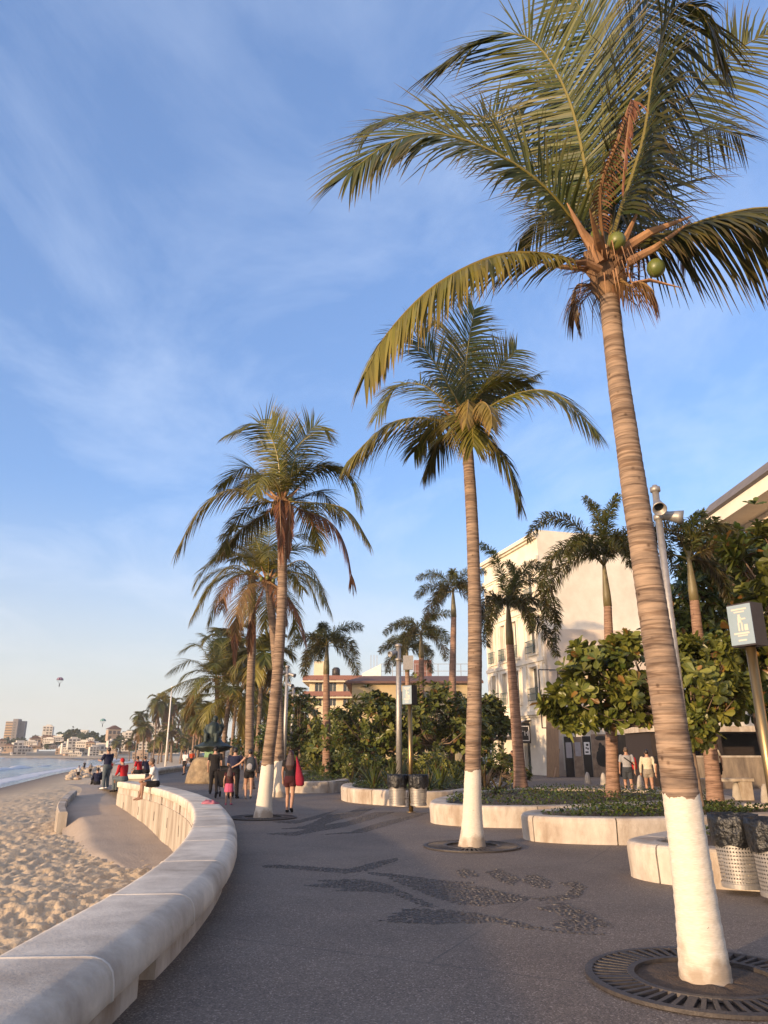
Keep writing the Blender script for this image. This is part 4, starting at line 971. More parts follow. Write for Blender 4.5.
foxtail('foxtail palm with one bright upright frond, before the cream hotel', bA, tA, fx(tA, bA.y, [
    ([(503, 580, -.2), (494, 556, -.4), (481, 544, -.6)], (.75, .0, .75)), ([(520, 585, -.3), (538, 578, -.6), (553, 600, -.8), (556, 640, -.9)], (.2, .55, .35)),
    ([(520, 600, -.4), (540, 600, -.8), (558, 622, -1.0)], (.2, .6, .3)), ([(498, 598, .2), (488, 598, .3), (484, 622, .4), (487, 645, .4)], (.15, .65, .25)),
    ([(520, 605, .2), (535, 618, .3), (550, 640, .3), (556, 655, .3)], (.2, .6, .3)), ([(515, 585, .6), (530, 565, 1.1), (550, 570, 1.5)], (.3, .4, .4)),
    ([(500, 600, -.8), (494, 606, -1.4), (488, 630, -1.8)], (.2, .6, .3)), ([(512, 590, .5), (515, 572, 1.0), (508, 562, 1.5)], (.4, .3, .5)),
    ([(514, 600, -.9), (525, 606, -1.6), (532, 630, -2.)], (.25, .55, .35))]), r=.21, shaft=1.5, LL=.46, seed=3, n=48)
bB = at(613, 797, z=.36); tB = at(604, 566, Y=bB.y)
foxtail('dark foxtail palm in the third planter, left of the couple walking away', bB, tB, fx(tB, bB.y, [
    ([(590, 540, -.2), (570, 522, -.4), (545, 518, -.6), (528, 538, -.7)], (.2, .45, .3)), ([(590, 552, -.6), (570, 545, -1.1), (550, 560, -1.5), (540, 590, -1.7)], (.25, .45, .35)),
    ([(592, 545, -.8), (580, 540, -1.5), (568, 556, -2.)], (.45, .4, .5)), ([(606, 535, .1), (610, 510, .2), (618, 496, .3)], (.35, .15, .4)),
    ([(600, 530, .3), (596, 510, .6), (585, 498, .9)], (.25, .3, .35)), ([(620, 540, 0), (640, 525, .1), (665, 540, .2), (675, 575, .2)], (.3, .35, .4)),
    ([(616, 548, .5), (640, 548, .8), (660, 580, 1.)], (.2, .5, .3)), ([(590, 555, .3), (568, 562, .6), (548, 590, .8), (545, 620, .9)], (.15, .6, .3)),
    ([(612, 540, -.9), (622, 540, -1.6), (630, 565, -2.1)], (.3, .45, .4))]), r=.18, shaft=1.3, LL=.42, seed=5, n=50)
bC = at(716, 806, z=.36); tC = at(689, 560, Y=bC.y)
foxtail('foxtail palm with thick scaly trunk behind the lamp post, left of the big dark tree', bC, tC, fx(tC, bC.y, [
    ([(680, 540, -.1), (665, 528, -.3), (650, 540, -.4), (645, 570, -.5)], (.15, .65, .2)), ([(675, 555, .2), (660, 560, .3), (655, 600, .4), (657, 640, .4)], (.15, .75, .2)),
    ([(695, 540, 0), (712, 524, 0), (735, 532, .1)], (.3, .4, .35)), ([(700, 552, -.3), (722, 548, -.6), (745, 575, -.8)], (.2, .7, .25)),
    ([(690, 535, .2), (694, 520, .3), (703, 512, .4)], (.4, .2, .45)), ([(684, 535, .5), (676, 518, .9), (664, 515, 1.2)], (.25, .4, .3)),
    ([(700, 560, .3), (718, 570, .5), (730, 600, .6)], (.2, .65, .25))]), r=.17, shaft=1.1, LL=.36, seed=7, n=44)
for k, (cx, cy, bx, by, Y, lab) in enumerate((
        (453, 592, 450, 757, 46, 'foxtail palm whose trunk stands left of the middle painted palm'), (421, 634, 421, 757, 50, 'foxtail palm behind the taller litter bin pole, nearer of the close pair'),
        (407, 650, 411, 757, 55, 'foxtail palm overlapping its neighbour behind the grey lamp pole'), (327, 646, 327, 771, 43, 'lone foxtail palm on the grassy far planter in front of the beige building'))):
    t = at(cx, cy, Y=Y); b = at(bx, by, Y=Y); b.z = .3
    L = (2.9, 2.8, 2.6, 2.4)[k]
    foxtail(lab, b, t, fox_auto(t, 10, L, 60 + k), r=.24, shaft=1.6, LL=.6, n=36, seed=60 + k)

# ---- grove of slim palms behind and along the far promenade: copies of three builds
protos = []
for k, (h, L) in enumerate(((7.5, 2.6), (9.5, 2.4), (6.0, 2.8))):
    t = V((.3 * k, 0, h)); protos.append(None)
    protos[k] = coconut('slim coconut palm in the far grove', (0, 0, 0), t, auto_fronds(t, 13, L, 80 + k, low=-.7), r0=.17, r1=.13, n=26, LL=.9, wid=.12, paint=False, seed=70 + k, nring=40, nseg=8, group='slim palms in the far grove', stuff=False)
GROVE = [  # px of crown, py of crown, Y, proto, label
    (196, 705, 95, 0, 'slim palm at the left edge of the grove, behind the sculpture'), (205, 715, 85, 2, 'low palm crown directly over the bronze sculpture'),
    (228, 640, 70, 1, 'slim grove palm rising between the sculpture palm and the bare trunked palm'), (262, 655, 62, 0, 'slim grove palm seen left of the leaning trunk'),
    (240, 660, 80, 1, 'slim grove palm second back beyond the yellow frond'), (262, 690, 90, 2, 'low grove palm behind the three walkers'), (292, 700, 75, 0, 'slim grove palm behind the twin lamp posts'),
    (300, 712, 95, 2, 'low grove palm right of the twin lamp posts'), (246, 706, 110, 0, 'furthest grove palm above the backpack walker'), (283, 712, 120, 2, 'distant grove palm above the woman with the red bag')]
used = [False] * 3
for px, py, Y, k, lab in GROVE:
    t = at(px, py, Y=Y); h = (7.5, 9.5, 6.0)[k]; s = max(.7, t.z / h)
    o = protos[k] if not used[k] else copy_tree(protos[k]); used[k] = True
    o.location = (t.x - .3 * k * s, Y, 0); o.scale = (s,) * 3; o['label'] = lab; o.rotation_euler.z = random.uniform(0, 6.28) if False else random.uniform(-.6, .6)
FAR = [(139, 716, 230), (158, 703, 225), (166, 706, 235), (175, 704, 250), (171, 718, 260), (184, 715, 255), (192, 702, 240), (146, 728, 210), (174, 730, 215), (160, 738, 190), (182, 738, 185), (197, 728, 200), (131, 742, 260), (118, 744, 300), (152, 744, 240), (186, 712, 290)]
for i, (px, py, Y) in enumerate(FAR):
    t = at(px, py, Y=Y); g = -1.2; k = (1, 0, 2)[i % 3] if t.z > 9 else 2; h = (7.5, 9.5, 6.0)[k]; s = max(.6, (t.z - g) / h)
    sx = min(s, 1.45)
    o = copy_tree(protos[k], loc=(t.x, Y, g), scale=(sx, sx, s), rz=i * 1.3)
    o['group'] = 'tall palms over the far beach'; o['label'] = 'dark tall palm standing over the distant beach houses'
# ================================================================== BROADLEAF TREES AND SHRUBS
def rosette(mb, p, d, n, L, rnd, tint):
    """a whorl of obovate leaves round a twig tip"""
    d = d.normalized(); s = d.cross(V((.3, .2, 1))); s = s.normalized() if s.length > .1 else V((1, 0, 0)); u = s.cross(d)
    for k in range(n):
        a = 6.283 * k / n + rnd.uniform(-.4, .4); e = rnd.uniform(.05, .9)
        x = ((s * math.cos(a) + u * math.sin(a)) * math.cos(e) + d * math.sin(e) + V((0, 0, -.12))).normalized()
        w = x.cross(d); w = w.normalized() if w.length > .1 else s; nn = w.cross(x); l = L * rnd.uniform(.65, 1.15); ww = l * .26
        c = (max(0, min(1, tint[0] + rnd.uniform(-.2, .3))), max(0, min(1, tint[1] + (rnd.random() < .05) * .7)), max(0, min(1, tint[2] + rnd.uniform(-.25, .25))), 1)
        pts = [p, p + x * l * .35 + w * ww * .55 + nn * .05 * l, p + x * l * .72 + w * ww + nn * .05 * l, p + x * l * .95 + w * ww * .5, p + x * l * 1.0 - nn * .06 * l,
               p + x * l * .95 - w * ww * .5, p + x * l * .72 - w * ww + nn * .05 * l, p + x * l * .35 - w * ww * .55 + nn * .05 * l, p + x * l * .6 - nn * .02 * l]
        i = [mb.vert(q, c) for q in pts]
        for f in ((0, 1, 8), (1, 2, 8), (2, 3, 8), (3, 4, 8), (4, 5, 8), (5, 6, 8), (6, 7, 8), (7, 0, 8)): mb.face([i[t] for t in f])
def broad_tree(label, base, blobs, L=.28, r=.1, nros=260, seed=1, tint=(.25, 0, .45), leaves=7, trunk_top=None, group=None, cat='tree', name='broadleaf_tree'):
    """blobs: list of (centre, radii); leaves gather in clumps through each blob"""
    rnd = random.Random(seed); base = V(base); root = thing(name, label, cat, base, group)
    cen = sum((V(c) for c, _ in blobs), V((0, 0, 0))) / len(blobs)
    tt = V(trunk_top) if trunk_top else base.lerp(cen, .55)
    mb = MB(); mid = base.lerp(tt, .5) + V((rnd.uniform(-.1, .1), rnd.uniform(-.1, .1), 0))
    P = catmull([base - V((0, 0, .1)), mid, tt], 8); mb.tube(P, [r * (1.25 - .5 * i / (len(P) - 1)) for i in range(len(P))], 9)
    clumps = []
    for c, rr in blobs:
        c = V(c); vol = rr[0] * rr[1] * rr[2]
        for k in range(max(5, int(nros / len(blobs) / 7))):
            while True:
                q = V((rnd.uniform(-1, 1), rnd.uniform(-1, 1), rnd.uniform(-1, 1)))
                if .25 < q.length < 1: break
            q = q * (.55 + .45 * rnd.random()) / max(.6, q.length) * .95 if rnd.random() < .6 else q
            clumps.append((c + V((q.x * rr[0], q.y * rr[1], q.z * rr[2])), q, rr))
    for p, q, rr in clumps[::max(1, len(clumps) // 26)]:
        m_ = tt.lerp(p, .5) + V((0, 0, -.12 * (p - tt).length)); mb.tube([tt, m_, p], [r * .5, r * .3, r * .08], 5)
    mb.build('trunk', M['bark'], root, smooth=True)
    mb = MB()
    for p, q, rr in clumps:
        cr = min(rr) * rnd.uniform(.25, .45); ct = (tint[0] + rnd.uniform(-.2, .25), tint[1], tint[2] + rnd.uniform(-.2, .2))
        for k in range(7):
            o = V((rnd.gauss(0, 1), rnd.gauss(0, 1), rnd.gauss(0, .8))) * cr * .6
            d = (o.normalized() * .5 + q.normalized() * .5 + V((0, 0, .55)) + V((rnd.uniform(-.4, .4), rnd.uniform(-.4, .4), 0)))
            rosette(mb, p + o, d, leaves, L, rnd, ct)
    mb.build('crown', M['broad'], root, tint=True)
    return root
def B(px, py, Y, rx, ry, rz): return (at(px, py, Y=Y), (rx, ry, rz))
g0 = at(641, 806, z=.36)
broad_tree('young broadleaf tree with large round leaves left of the tallest palm', (at(672, 806, z=.36)), [B(600, 682, 20.4, 1.15, 1.1, .8), B(630, 676, 20.2, .9, 1, .85), B(575, 690, 20.4, .6, .6, .55), B(612, 708, 20.1, .9, .9, .5), B(645, 700, 20.3, .7, .9, .7), B(560, 705, 20.3, .4, .4, .35), B(590, 655, 20.5, .5, .5, .35), B(575, 722, 20.2, .35, .35, .25), B(622, 650, 20.4, .45, .4, .4)], L=.33, r=.08, nros=430, seed=4, tint=(.42, 0, .55), leaves=7, trunk_top=at(662, 716, Y=20.3))
bt = at(703, 813, z=.36)
broad_tree('small broadleaf tree with a thin leaning trunk right of the tallest palm', bt, [B(700, 690, bt.y - .2, .75, .8, .75), B(728, 700, bt.y, .7, .7, .45), B(690, 728, bt.y - .3, .5, .5, .35), B(682, 660, bt.y + .2, .5, .5, .5), B(718, 655, bt.y + .4, .6, .6, .4)], L=.29, r=.055, nros=480, seed=9, tint=(.42, .02, .55), leaves=7, trunk_top=at(690, 735, Y=bt.y))
b = at(745, 790, z=0)
broad_tree('big dark dense tree beside the roofed building at the right edge', (12.6, 25, 0), [B(735, 590, 24, 2.0, 2, 2.0), B(765, 560, 22, 1.8, 1.8, 1.6), B(700, 610, 25, 1.5, 1.6, 1.6), B(690, 650, 25, 1.4, 1.6, 1.4), B(745, 650, 23, 1.8, 1.8, 1.4), B(715, 560, 26, 1.2, 1.4, 1.0), B(785, 620, 22, 1.8, 2, 2), B(740, 690, 24, 1.5, 1.5, .8)], L=.32, r=.26, nros=1500, seed=12, tint=(.04, 0, .35), leaves=7)
broad_tree('dark tree branches with yellowing leaves reaching in at the right edge above the bin sign', (13.0, 17.5, 0), [B(768, 560, 17.2, .9, 1, .8), B(780, 620, 17, 1.0, 1, 1.0), B(765, 650, 17.3, .7, .8, .5)], L=.36, r=.16, nros=260, seed=14, tint=(.25, .05, .4), leaves=7)
MIDT = [  # px,py of crown, Y, rx, rz, base px, seed, label
    (378, 722, 42, 2.6, 1.9, 380, 21, 'round almond tree left of the twin bins'), (350, 735, 46, 2.0, 1.5, 352, 22, 'small round tree left of the grey lamp pole, before the beige building'),
    (434, 716, 42, 2.6, 1.9, 432, 23, 'dense round tree right of the bin sign box'), (408, 730, 48, 2.2, 1.6, 410, 24, 'darker round tree behind the bin post'),
    (466, 726, 44, 1.6, 1.5, 462, 25, 'tree partly hidden by the middle painted palm, on its left'), (486, 716, 46, 1.2, 1.3, 488, 26, 'small tree just right of the middle painted palm, before the hotel'),
    (300, 728, 58, 3.2, 2.6, 300, 27, 'dark tree behind the lone foxtail palm, left of it'), (272, 740, 75, 3.2, 2.2, 272, 28, 'shadowy tree in the far grove beyond the painted palms'),
    (322, 742, 62, 2.4, 1.8, 322, 29, 'low tree directly behind the lone foxtail palm')]
for px, py, Y, rx, rz, bx, sd_, lab in MIDT:
    c = at(px, py, Y=Y); bb = at(bx, 757, Y=Y); bb.z = .2
    broad_tree(lab, bb, [((c.x, c.y, c.z), (rx, rx, rz)), ((c.x + rx * .6, c.y - .4, c.z - rz * .35), (rx * .7, rx * .7, rz * .6)), ((c.x - rx * .6, c.y - .3, c.z - rz * .25), (rx * .65, rx * .7, rz * .65)), ((c.x, c.y - .5, c.z + rz * .4), (rx * .6, rx * .6, rz * .55))],
               L=.36, r=.13, nros=430, seed=sd_, tint=(.38 if sd_ < 27 else .1, 0, .4 if sd_ < 27 else .3), leaves=6, group='round trees across the middle distance')
def spiky(label, c, n=26, L=.8, seed=1, tint=(.3, .1, .4), w=.05, low=.15, name='spiky_shrub', group='spiky shrubs in the middle planter'):
    rnd = random.Random(seed); c = V(c); root = thing(name, label, 'shrub', c, group); mb = MB()
    for k in range(n):
        az = k * 2.39996 + rnd.uniform(-.3, .3); el = rnd.uniform(low, 1.4); d = V((math.cos(az) * math.cos(el), math.sin(az) * math.cos(el), math.sin(el))); l = L * rnd.uniform(.7, 1.15)
        wv = V((-math.sin(az), math.cos(az), 0)); p = c + V((d.x, d.y, 0)) * .06; prev = None
        cc = (max(0, min(1, tint[0] + rnd.uniform(-.2, .3))), max(0, min(1, tint[1] + (.6 if rnd.random() < .15 else 0))), max(0, min(1, tint[2] + rnd.uniform(-.2, .2))), 1)
        for j in range(5):
            q = j / 4; ww = w * (math.sin(math.pi * (.18 + .8 * q))) * .5
            e = (mb.vert(p + wv * ww, cc), mb.vert(p + V((0, 0, -.3 * ww)), cc), mb.vert(p - wv * ww, cc))
            if prev: mb.face((prev[0], prev[1], e[1], e[0])); mb.face((prev[1], prev[2], e[2], e[1]))
            prev = e; p = p + d * l / 4; d = (d + V((0, 0, -.22))).normalized()
    mb.build('leaves', M['cover'], root, tint=True)
    mb = MB(); mb.tube([c - V((0, 0, .1)), c + V((0, 0, .12))], [.07, .03], 7); mb.build('stem', M['bark'], root)
    return root
SP = [(374, 772, 27, 40, .95, (.3, .1, .35), 'spiky shrub with long arching leaves left of the grey lamp pole'), (352, 768, 31, 30, .8, (.2, .1, .3), 'dark spiky shrub at the left end of the middle planter'),
      (392, 764, 31, 30, .9, (.15, .2, .3), 'dark spiky shrub immediately behind the grey lamp pole'), (440, 768, 27, 44, .95, (.4, .05, .5), 'bright green spiky shrub right of the twin bins'),
      (428, 776, 25.4, 30, .7, (.35, 0, .5), 'low green spiky shrub touching the right side of the twin bins'), (455, 758, 31, 26, 1.2, (.8, .15, .6), 'yellowing spiky shrub with tall leaves left of the middle painted palm'),
      (412, 762, 29, 28, .85, (.2, .5, .35), 'reddish spiky shrub between the two poles'), (368, 757, 34, 34, 1.0, (.2, .1, .35), 'spiky shrub at the back of the middle planter'),
      (484, 772, 26, 36, .9, (.15, .75, .35), 'brown red leaved shrub right of the middle painted palm'), (498, 780, 24.5, 26, .7, (.15, .65, .4), 'small brown shrub beside the foxtail trunk before the hotel')]
for i, (px, py, Y, n, L_, tn, lab) in enumerate(SP):
    p = at(px, py, Y=Y); spiky(lab, (p.x, Y, .38), n, L_ * 1.1, 30 + i, tn, .07)
rnd = random.Random(5)
for i in range(16):                                    # undergrowth deeper in
    x, y = ((-3.6, -2.0, -.6, .8, 2.2, 3.4, .2, 1.6, -4.0, -2.8, 3.0, 1.2, -1.2, -6.2, -5.2, -3.4)[i], (44, 41, 33, 34.5, 33, 30, 30, 29.5, 46, 48, 35, 38, 39, 58, 60, 62)[i])
    spiky('dark leafy undergrowth shrub in the far planters below the round trees', (x, y, .35), 30, rnd.uniform(.9, 1.3), 60 + i, (.15, .12, .3), .09, group='undergrowth shrubs below the round trees')

rnd = random.Random(77)
for i in range(13):                                    # leafy bushes filling the middle planters
    px, Y = ((346, 40), (362, 36), (382, 37), (400, 36), (418, 37), (436, 35), (452, 37), (488, 38), (500, 36), (265, 56), (300, 54), (318, 52), (338, 47))[i]
    c = at(px, 752, Y=Y); h = rnd.uniform(.75, 1.05); 
    broad_tree('dense waist high bush under the round trees of the middle planters', (c.x, Y, .3), [((c.x, Y, .3 + h * .8), (.9, .8, h * .8)), ((c.x + .6, Y - .3, .3 + h * .5), (.55, .6, h * .55)), ((c.x - .6, Y - .2, .3 + h * .6), (.55, .6, h * .6))],
               L=.22, r=.05, nros=150, seed=200 + i, tint=(rnd.uniform(.2, .6), .0, rnd.uniform(.25, .5)), leaves=6, group='dense bushes in the middle planters', cat='shrub', name='leafy_bush')

# ================================================================== STREET FURNITURE
def litter_station(c, rz, lab, bins, s=1.0):
    """post with sign box; two bins hang from it"""
    c = V(c); root = thing('litter_station', lab, 'litter bin', c, 'twin litter bins on sign posts')
    X = V((math.cos(rz), math.sin(rz), 0)); Yv = V((-math.sin(rz), math.cos(rz), 0))
    mb = MB(); mb.tube([c, c + V((0, 0, 2.92))], .062, 16); mb.lathe([(.13, .0), (.13, .015), (.07, .02)], c, 16); mb.build('post', M['brass'], root, smooth=True)
    bc = c + V((0, 0, 3.19)); mb = MB(); mb.obox(bc, X * .17, Yv * .13, V((0, 0, .28))); box = mb.build('sign_box', M['darkbox'], root)
    for sgn, nm in ((-1, 'front'),):
        f = bc - Yv * .132; mb = MB(); mb.obox(f, X * .17, Yv * .004, V((0, 0, .26))); pn = mb.build('sign_panel', M['sign_blue'], box)
        f = f - Yv * .005; mb = MB()
        q = lambda a, b, w, h: mb.obox(f + X * a + V((0, 0, b)), X * w / 2, Yv * .002, V((0, 0, h / 2)))
        q(0, .20, .22, .022); q(0, .165, .15, .018); q(0, -.115, .22, .022); q(.01, -.145, .14, .016); q(0, -.205, .12, .02)
        # the figure dropping litter: head, body, legs, bin
        for a, b, w, h in ((-.01, .115, .034, .034), (-.008, .062, .05, .075), (-.028, -.03, .022, .11), (.018, -.03, .022, .11), (.045, .07, .07, .02), (.075, -.045, .05, .08)): q(a, b, w, h)
        mb.build('pictogram', M['far_wall'], pn)
    for k, (ox, oy, dz) in enumerate(bins):
        b0 = c + V((ox, oy, dz)); r0, r1, z0, z1 = .215, .265, .2, .98
        b = MB(); n = 44; rows = 19; rings = []
        for j in range(rows + 1):
            u = j / rows; rr = r0 + (r1 - r0) * u
            rings.append([b.vert(b0 + V((rr * math.cos(6.2832 * (i + .5 * (j % 2)) / n), rr * math.sin(6.2832 * (i + .5 * (j % 2)) / n), z0 + (z1 - z0) * u))) for i in range(n)])
        b.face(rings[0][::-1])
        for j in range(rows):
            for i in range(n):
                a_, b_, c_, d_ = rings[j][i], rings[j][(i + 1) % n], rings[j + 1][(i + 1) % n], rings[j + 1][i]
                if 1 <= j <= 11:
                    # a real round hole in each cell of the perforated sheet
                    pa, pb, pc, pd = (V(b.v[t]) for t in (a_, b_, c_, d_)); cen = (pa + pb + pc + pd) / 4
                    ids = []
                    for t in range(8):
                        an = 6.2832 * (t + .5) / 8; ex = (pb - pa) * .27; ey = (pd - pa) * .27
                        ids.append(b.vert(cen + ex * math.cos(an - 2.356 + .0) + ey * math.sin(an - 2.356)))
                    co = (a_, b_, c_, d_)
                    for t in range(4):
                        # corner t belongs to hole verts 2t-? : fan between neighbouring corners
                        h0, h1, h2 = ids[(2 * t) % 8], ids[(2 * t + 1) % 8], ids[(2 * t + 2) % 8]
                        b.face((co[t], co[(t + 1) % 4], h1, h0)); b.face((co[(t + 1) % 4], h2, h1))
                else: b.face((a_, b_, c_, d_))
        b.lathe([(r0 + .004, 0), (r0 + .012, .0), (r0 + .016, .05), (r0 + .008, .055)], b0 + V((0, 0, z0 - .01)), 40)
        b.lathe([(r0 - .02, .05), (r0 - .02, .06)], b0 + V((0, 0, z0)), 24)
        bn = b.build('bin', M['steel'], root, smooth=False)
        # black bag folded over the rim, crumpled
        g = MB(); rg = []; m_ = 64
        for j, (dr, z) in enumerate(((-.03, .55), (-.012, .94), (.0, .995), (.02, 1.0), (.028, .93), (.034, .84), (.03, .72), (.022, .66), (.016, .645))):
            ring = []
            for i in range(m_):
                a = 6.2832 * i / m_; nz = MN.noise((math.cos(a) * 3.2 + k * 7, math.sin(a) * 3.2, z * 5)) ; n2 = MN.noise((math.cos(a) * 9 + k * 7, math.sin(a) * 9, z * 14))
                rr = r0 + (r1 - r0) * min(1, (z - z0) / (z1 - z0)) + dr + (.030 * nz + .014 * n2) * (1 if j > 2 else .2)
                zz_ = z + (.06 * MN.noise((math.cos(a) * 2 + k * 5, math.sin(a) * 2, 3)) if j >= 6 else .012 * n2)
                ring.append(g.vert(b0 + V((rr * math.cos(a), rr * math.sin(a), zz_))))
            rg.append(ring)
        for j in range(len(rg) - 1):
            for i in range(m_): g.face((rg[j][i], rg[j][(i + 1) % m_], rg[j + 1][(i + 1) % m_], rg[j + 1][i]))
        g.build('liner_bag', M['bag'], bn, smooth=True)
        # inside of the bag, dark
        mb = MB(); mb.bar(c + V((0, 0, .8)), b0 + (c - b0).normalized() * .2 * ((c - b0).length > .2) + V((0, 0, .8)), .03, .03); mb.bar(c + V((0, 0, .35)), b0 + V((0, 0, .35)), .03, .03)
        mb.build('bracket', M['steel'], root)
    return root
lA = at(797, 915, z=0); lB = at(411, 812, z=0)
litter_station((at(757, 690, Y=9.75).x, 9.75, 0), R(-60), 'nearest litter station at the right edge, its two perforated bins lined with black bags', [(-.52, .02, -.12), (-.35, -.60, -.12)])
litter_station((lB.x, lB.y, 0), R(-40), 'far litter station in the middle of the promenade, small sign box on a bronze post', [(-.38, -.22, 0), (.2, -.32, 0)])

def lamp_post(label, base, h, r=.07, lamps=(), box=None, group='steel lamp poles'):
    base = V(base); root = thing('lamp_post', label, 'lamp post', base, group); mb = MB()
    mb.tube([base, base + V((0, 0, h * .5)), base + V((0, 0, h))], [r * 1.1, r, r * .9], 16); mb.lathe([(r * 2.2, 0), (r * 2.2, .02), (r * 1.2, .03)], base, 16)
    for z in (h - .62, h - .02): mb.lathe([(r * .9, 0), (r * 1.35, .01), (r * 1.35, .1), (r * .9, .11)], base + V((0, 0, z)), 16)
    mb.lathe([(r * .9, 0), (r * .95, .08), (r * .6, .13), (.001, .14)], base + V((0, 0, h)), 16)
    mb.build('pole', M['steel'], root, smooth=True)
    for z, d, l in lamps:
        d = V(d).normalized(); p = base + V((0, 0, z)); q = d.to_track_quat('Z', 'Y'); mb = MB()
        hd = V((d.x, d.y, 0)); hd = hd.normalized() if hd.length > .05 else V((1, 0, 0)); c = p + hd * (r + .13)
        mb.bar(p, c, .05, .05); mb.lathe([(.001, -.15), (.075, -.14), (.09, -.1), (.095, .0), (.125, l * .6), (.14, l), (.12, l - .01), (.085, .08), (.001, .06)], c, 20, ax=q)
        mb.build('spotlight', M['steel'], root, smooth=True)
        mb = MB(); mb.lathe([(.001, .075), (.083, .082)], c, 16, ax=q); mb.build('lens', M['glass'], root)
    if box:
        mb = MB(); mb.obox(base + V(box), V((.22, 0, 0)), V((0, .08, 0)), V((0, 0, .30))); mb.build('speaker_box', M['steel'], root)
    return root
q = at(690, 780, Y=14.2)
lamp_post('tall steel lamp pole with two spotlights behind the tallest palm', (q.x, 14.2, 0), 6.65, .075, [(6.1, (.9, -.3, -.2), .26), (6.28, (-.2, -.75, -.6), .22)])
q = at(399, 783, z=.36)
lamp_post('grey steel pole with a speaker box, standing behind the left litter bin', (q.x, q.y - .5, .34), 5.65, .12, [(5.35, (-.7, -.5, -.3), .24)], box=(.42, -.02, 4.95))
for px, Y, top, lab in ((284, 52, 667, 'taller of the twin spotlight poles in front of the dark trees'), (291, 60, 688, 'shorter of the twin spotlight poles in front of the dark trees')):
    p = at(px, 757, Y=Y); t = at(px, top, Y=Y)
    lamp_post(lab, (p.x, Y, 0), t.z, .13, [(t.z - .5, (.8, -.4, -.3), .4), (t.z - .4, (-.8, -.4, -.3), .4), (t.z - 1.2, (.6, -.6, -.3), .4)])
p = at(166, 757, Y=70); fp = thing('flag_mast', 'thin white mast rising beyond the seated man in the white shirt', 'mast', (p.x, 70, 0)); t = at(168, 688, Y=70)
mb = MB(); mb.tube([(p.x, 70, 0), (p.x, 70, t.z)], [.09, .05], 10); mb.build('pole', M['white'], fp, smooth=True)
mb = MB(); mb.ball((p.x, 70, t.z + .08), .1); mb.build('finial', M['white'], fp)

# conical pale bollards on the street edge
proto = None
for i, (px, py, lab) in enumerate(((588, 784, 'leftmost pale bollard in front of the dark hoarding'), (604, 785, 'pale bollard beside the dark foxtail trunk'), (641, 789, 'bollard between the couple walking away'), (711, 798, 'pale bollard left of the thick palm trunk at the right'), (738, 800, 'pale bollard beside the stone bench'), (767, 803, 'rightmost pale bollard at the frame edge'))):
    p = at(px, py, z=0); c = V((p.x, p.y, 0))
    if proto is None:
        mb = MB(); mb.lathe([(.17, 0), (.18, .06), (.15, .28), (.10, .50), (.05, .58), (.001, .6)], c, 18); proto = mb.build('bollard', M['bollard'], smooth=True, origin=c); o = proto
    else: o = copy_tree(proto, loc=c)
    tag(o, lab, 'bollard', 'pale stone bollards along the street')
p = at(733, 800, z=0); bn = thing('street_bench', 'low stone street bench under the man in the cream shirt', 'bench', (p.x, p.y, 0))
mb = MB(); mb.box(p.x - 1.2, p.x + .7, p.y - .3, p.y + .25, .62, .72); mb.build('seat', M['planter'], bn)
for x in (-.95, .45): mb = MB(); mb.box(p.x + x - .2, p.x + x + .2, p.y - .22, p.y + .18, 0, .62); mb.build('leg', M['planter'], bn)

# ================================================================== BUILDINGS
def wall_openings(mb, A, B, z0, z1, ops, depth=.25, m=0):
    """vertical wall from A to B (x,y) with real openings (u0,u1,z0,z1) and reveals; outside is right of A->B"""
    A = V((*A, 0)); B = V((*B, 0)); T = (B - A); Lw = T.length; T.normalize(); nrm = V((T.y, -T.x, 0))
    us = sorted({0, Lw, *[o[0] for o in ops], *[o[1] for o in ops]}); zs = sorted({z0, z1, *[o[2] for o in ops], *[o[3] for o in ops]})
    P = lambda u, z, d=0: A + T * u - nrm * d + V((0, 0, z))
    for a, b in zip(us, us[1:]):
        for c, d in zip(zs, zs[1:]):
            if any(o[0] - 1e-6 <= a and b <= o[1] + 1e-6 and o[2] - 1e-6 <= c and d <= o[3] + 1e-6 for o in ops): continue
            mb.quad(P(a, c), P(b, c), P(b, d), P(a, d), m)
    for u0, u1, c, d in ops:
        mb.quad(P(u0, c), P(u0, c, depth), P(u0, d, depth), P(u0, d), m); mb.quad(P(u1, c, depth), P(u1, c), P(u1, d), P(u1, d, depth), m)
        mb.quad(P(u0, d, depth), P(u1, d, depth), P(u1, d), P(u0, d), m); mb.quad(P(u0, c), P(u1, c), P(u1, c, depth), P(u0, c, depth), m)
    return P, T, nrm, Lw
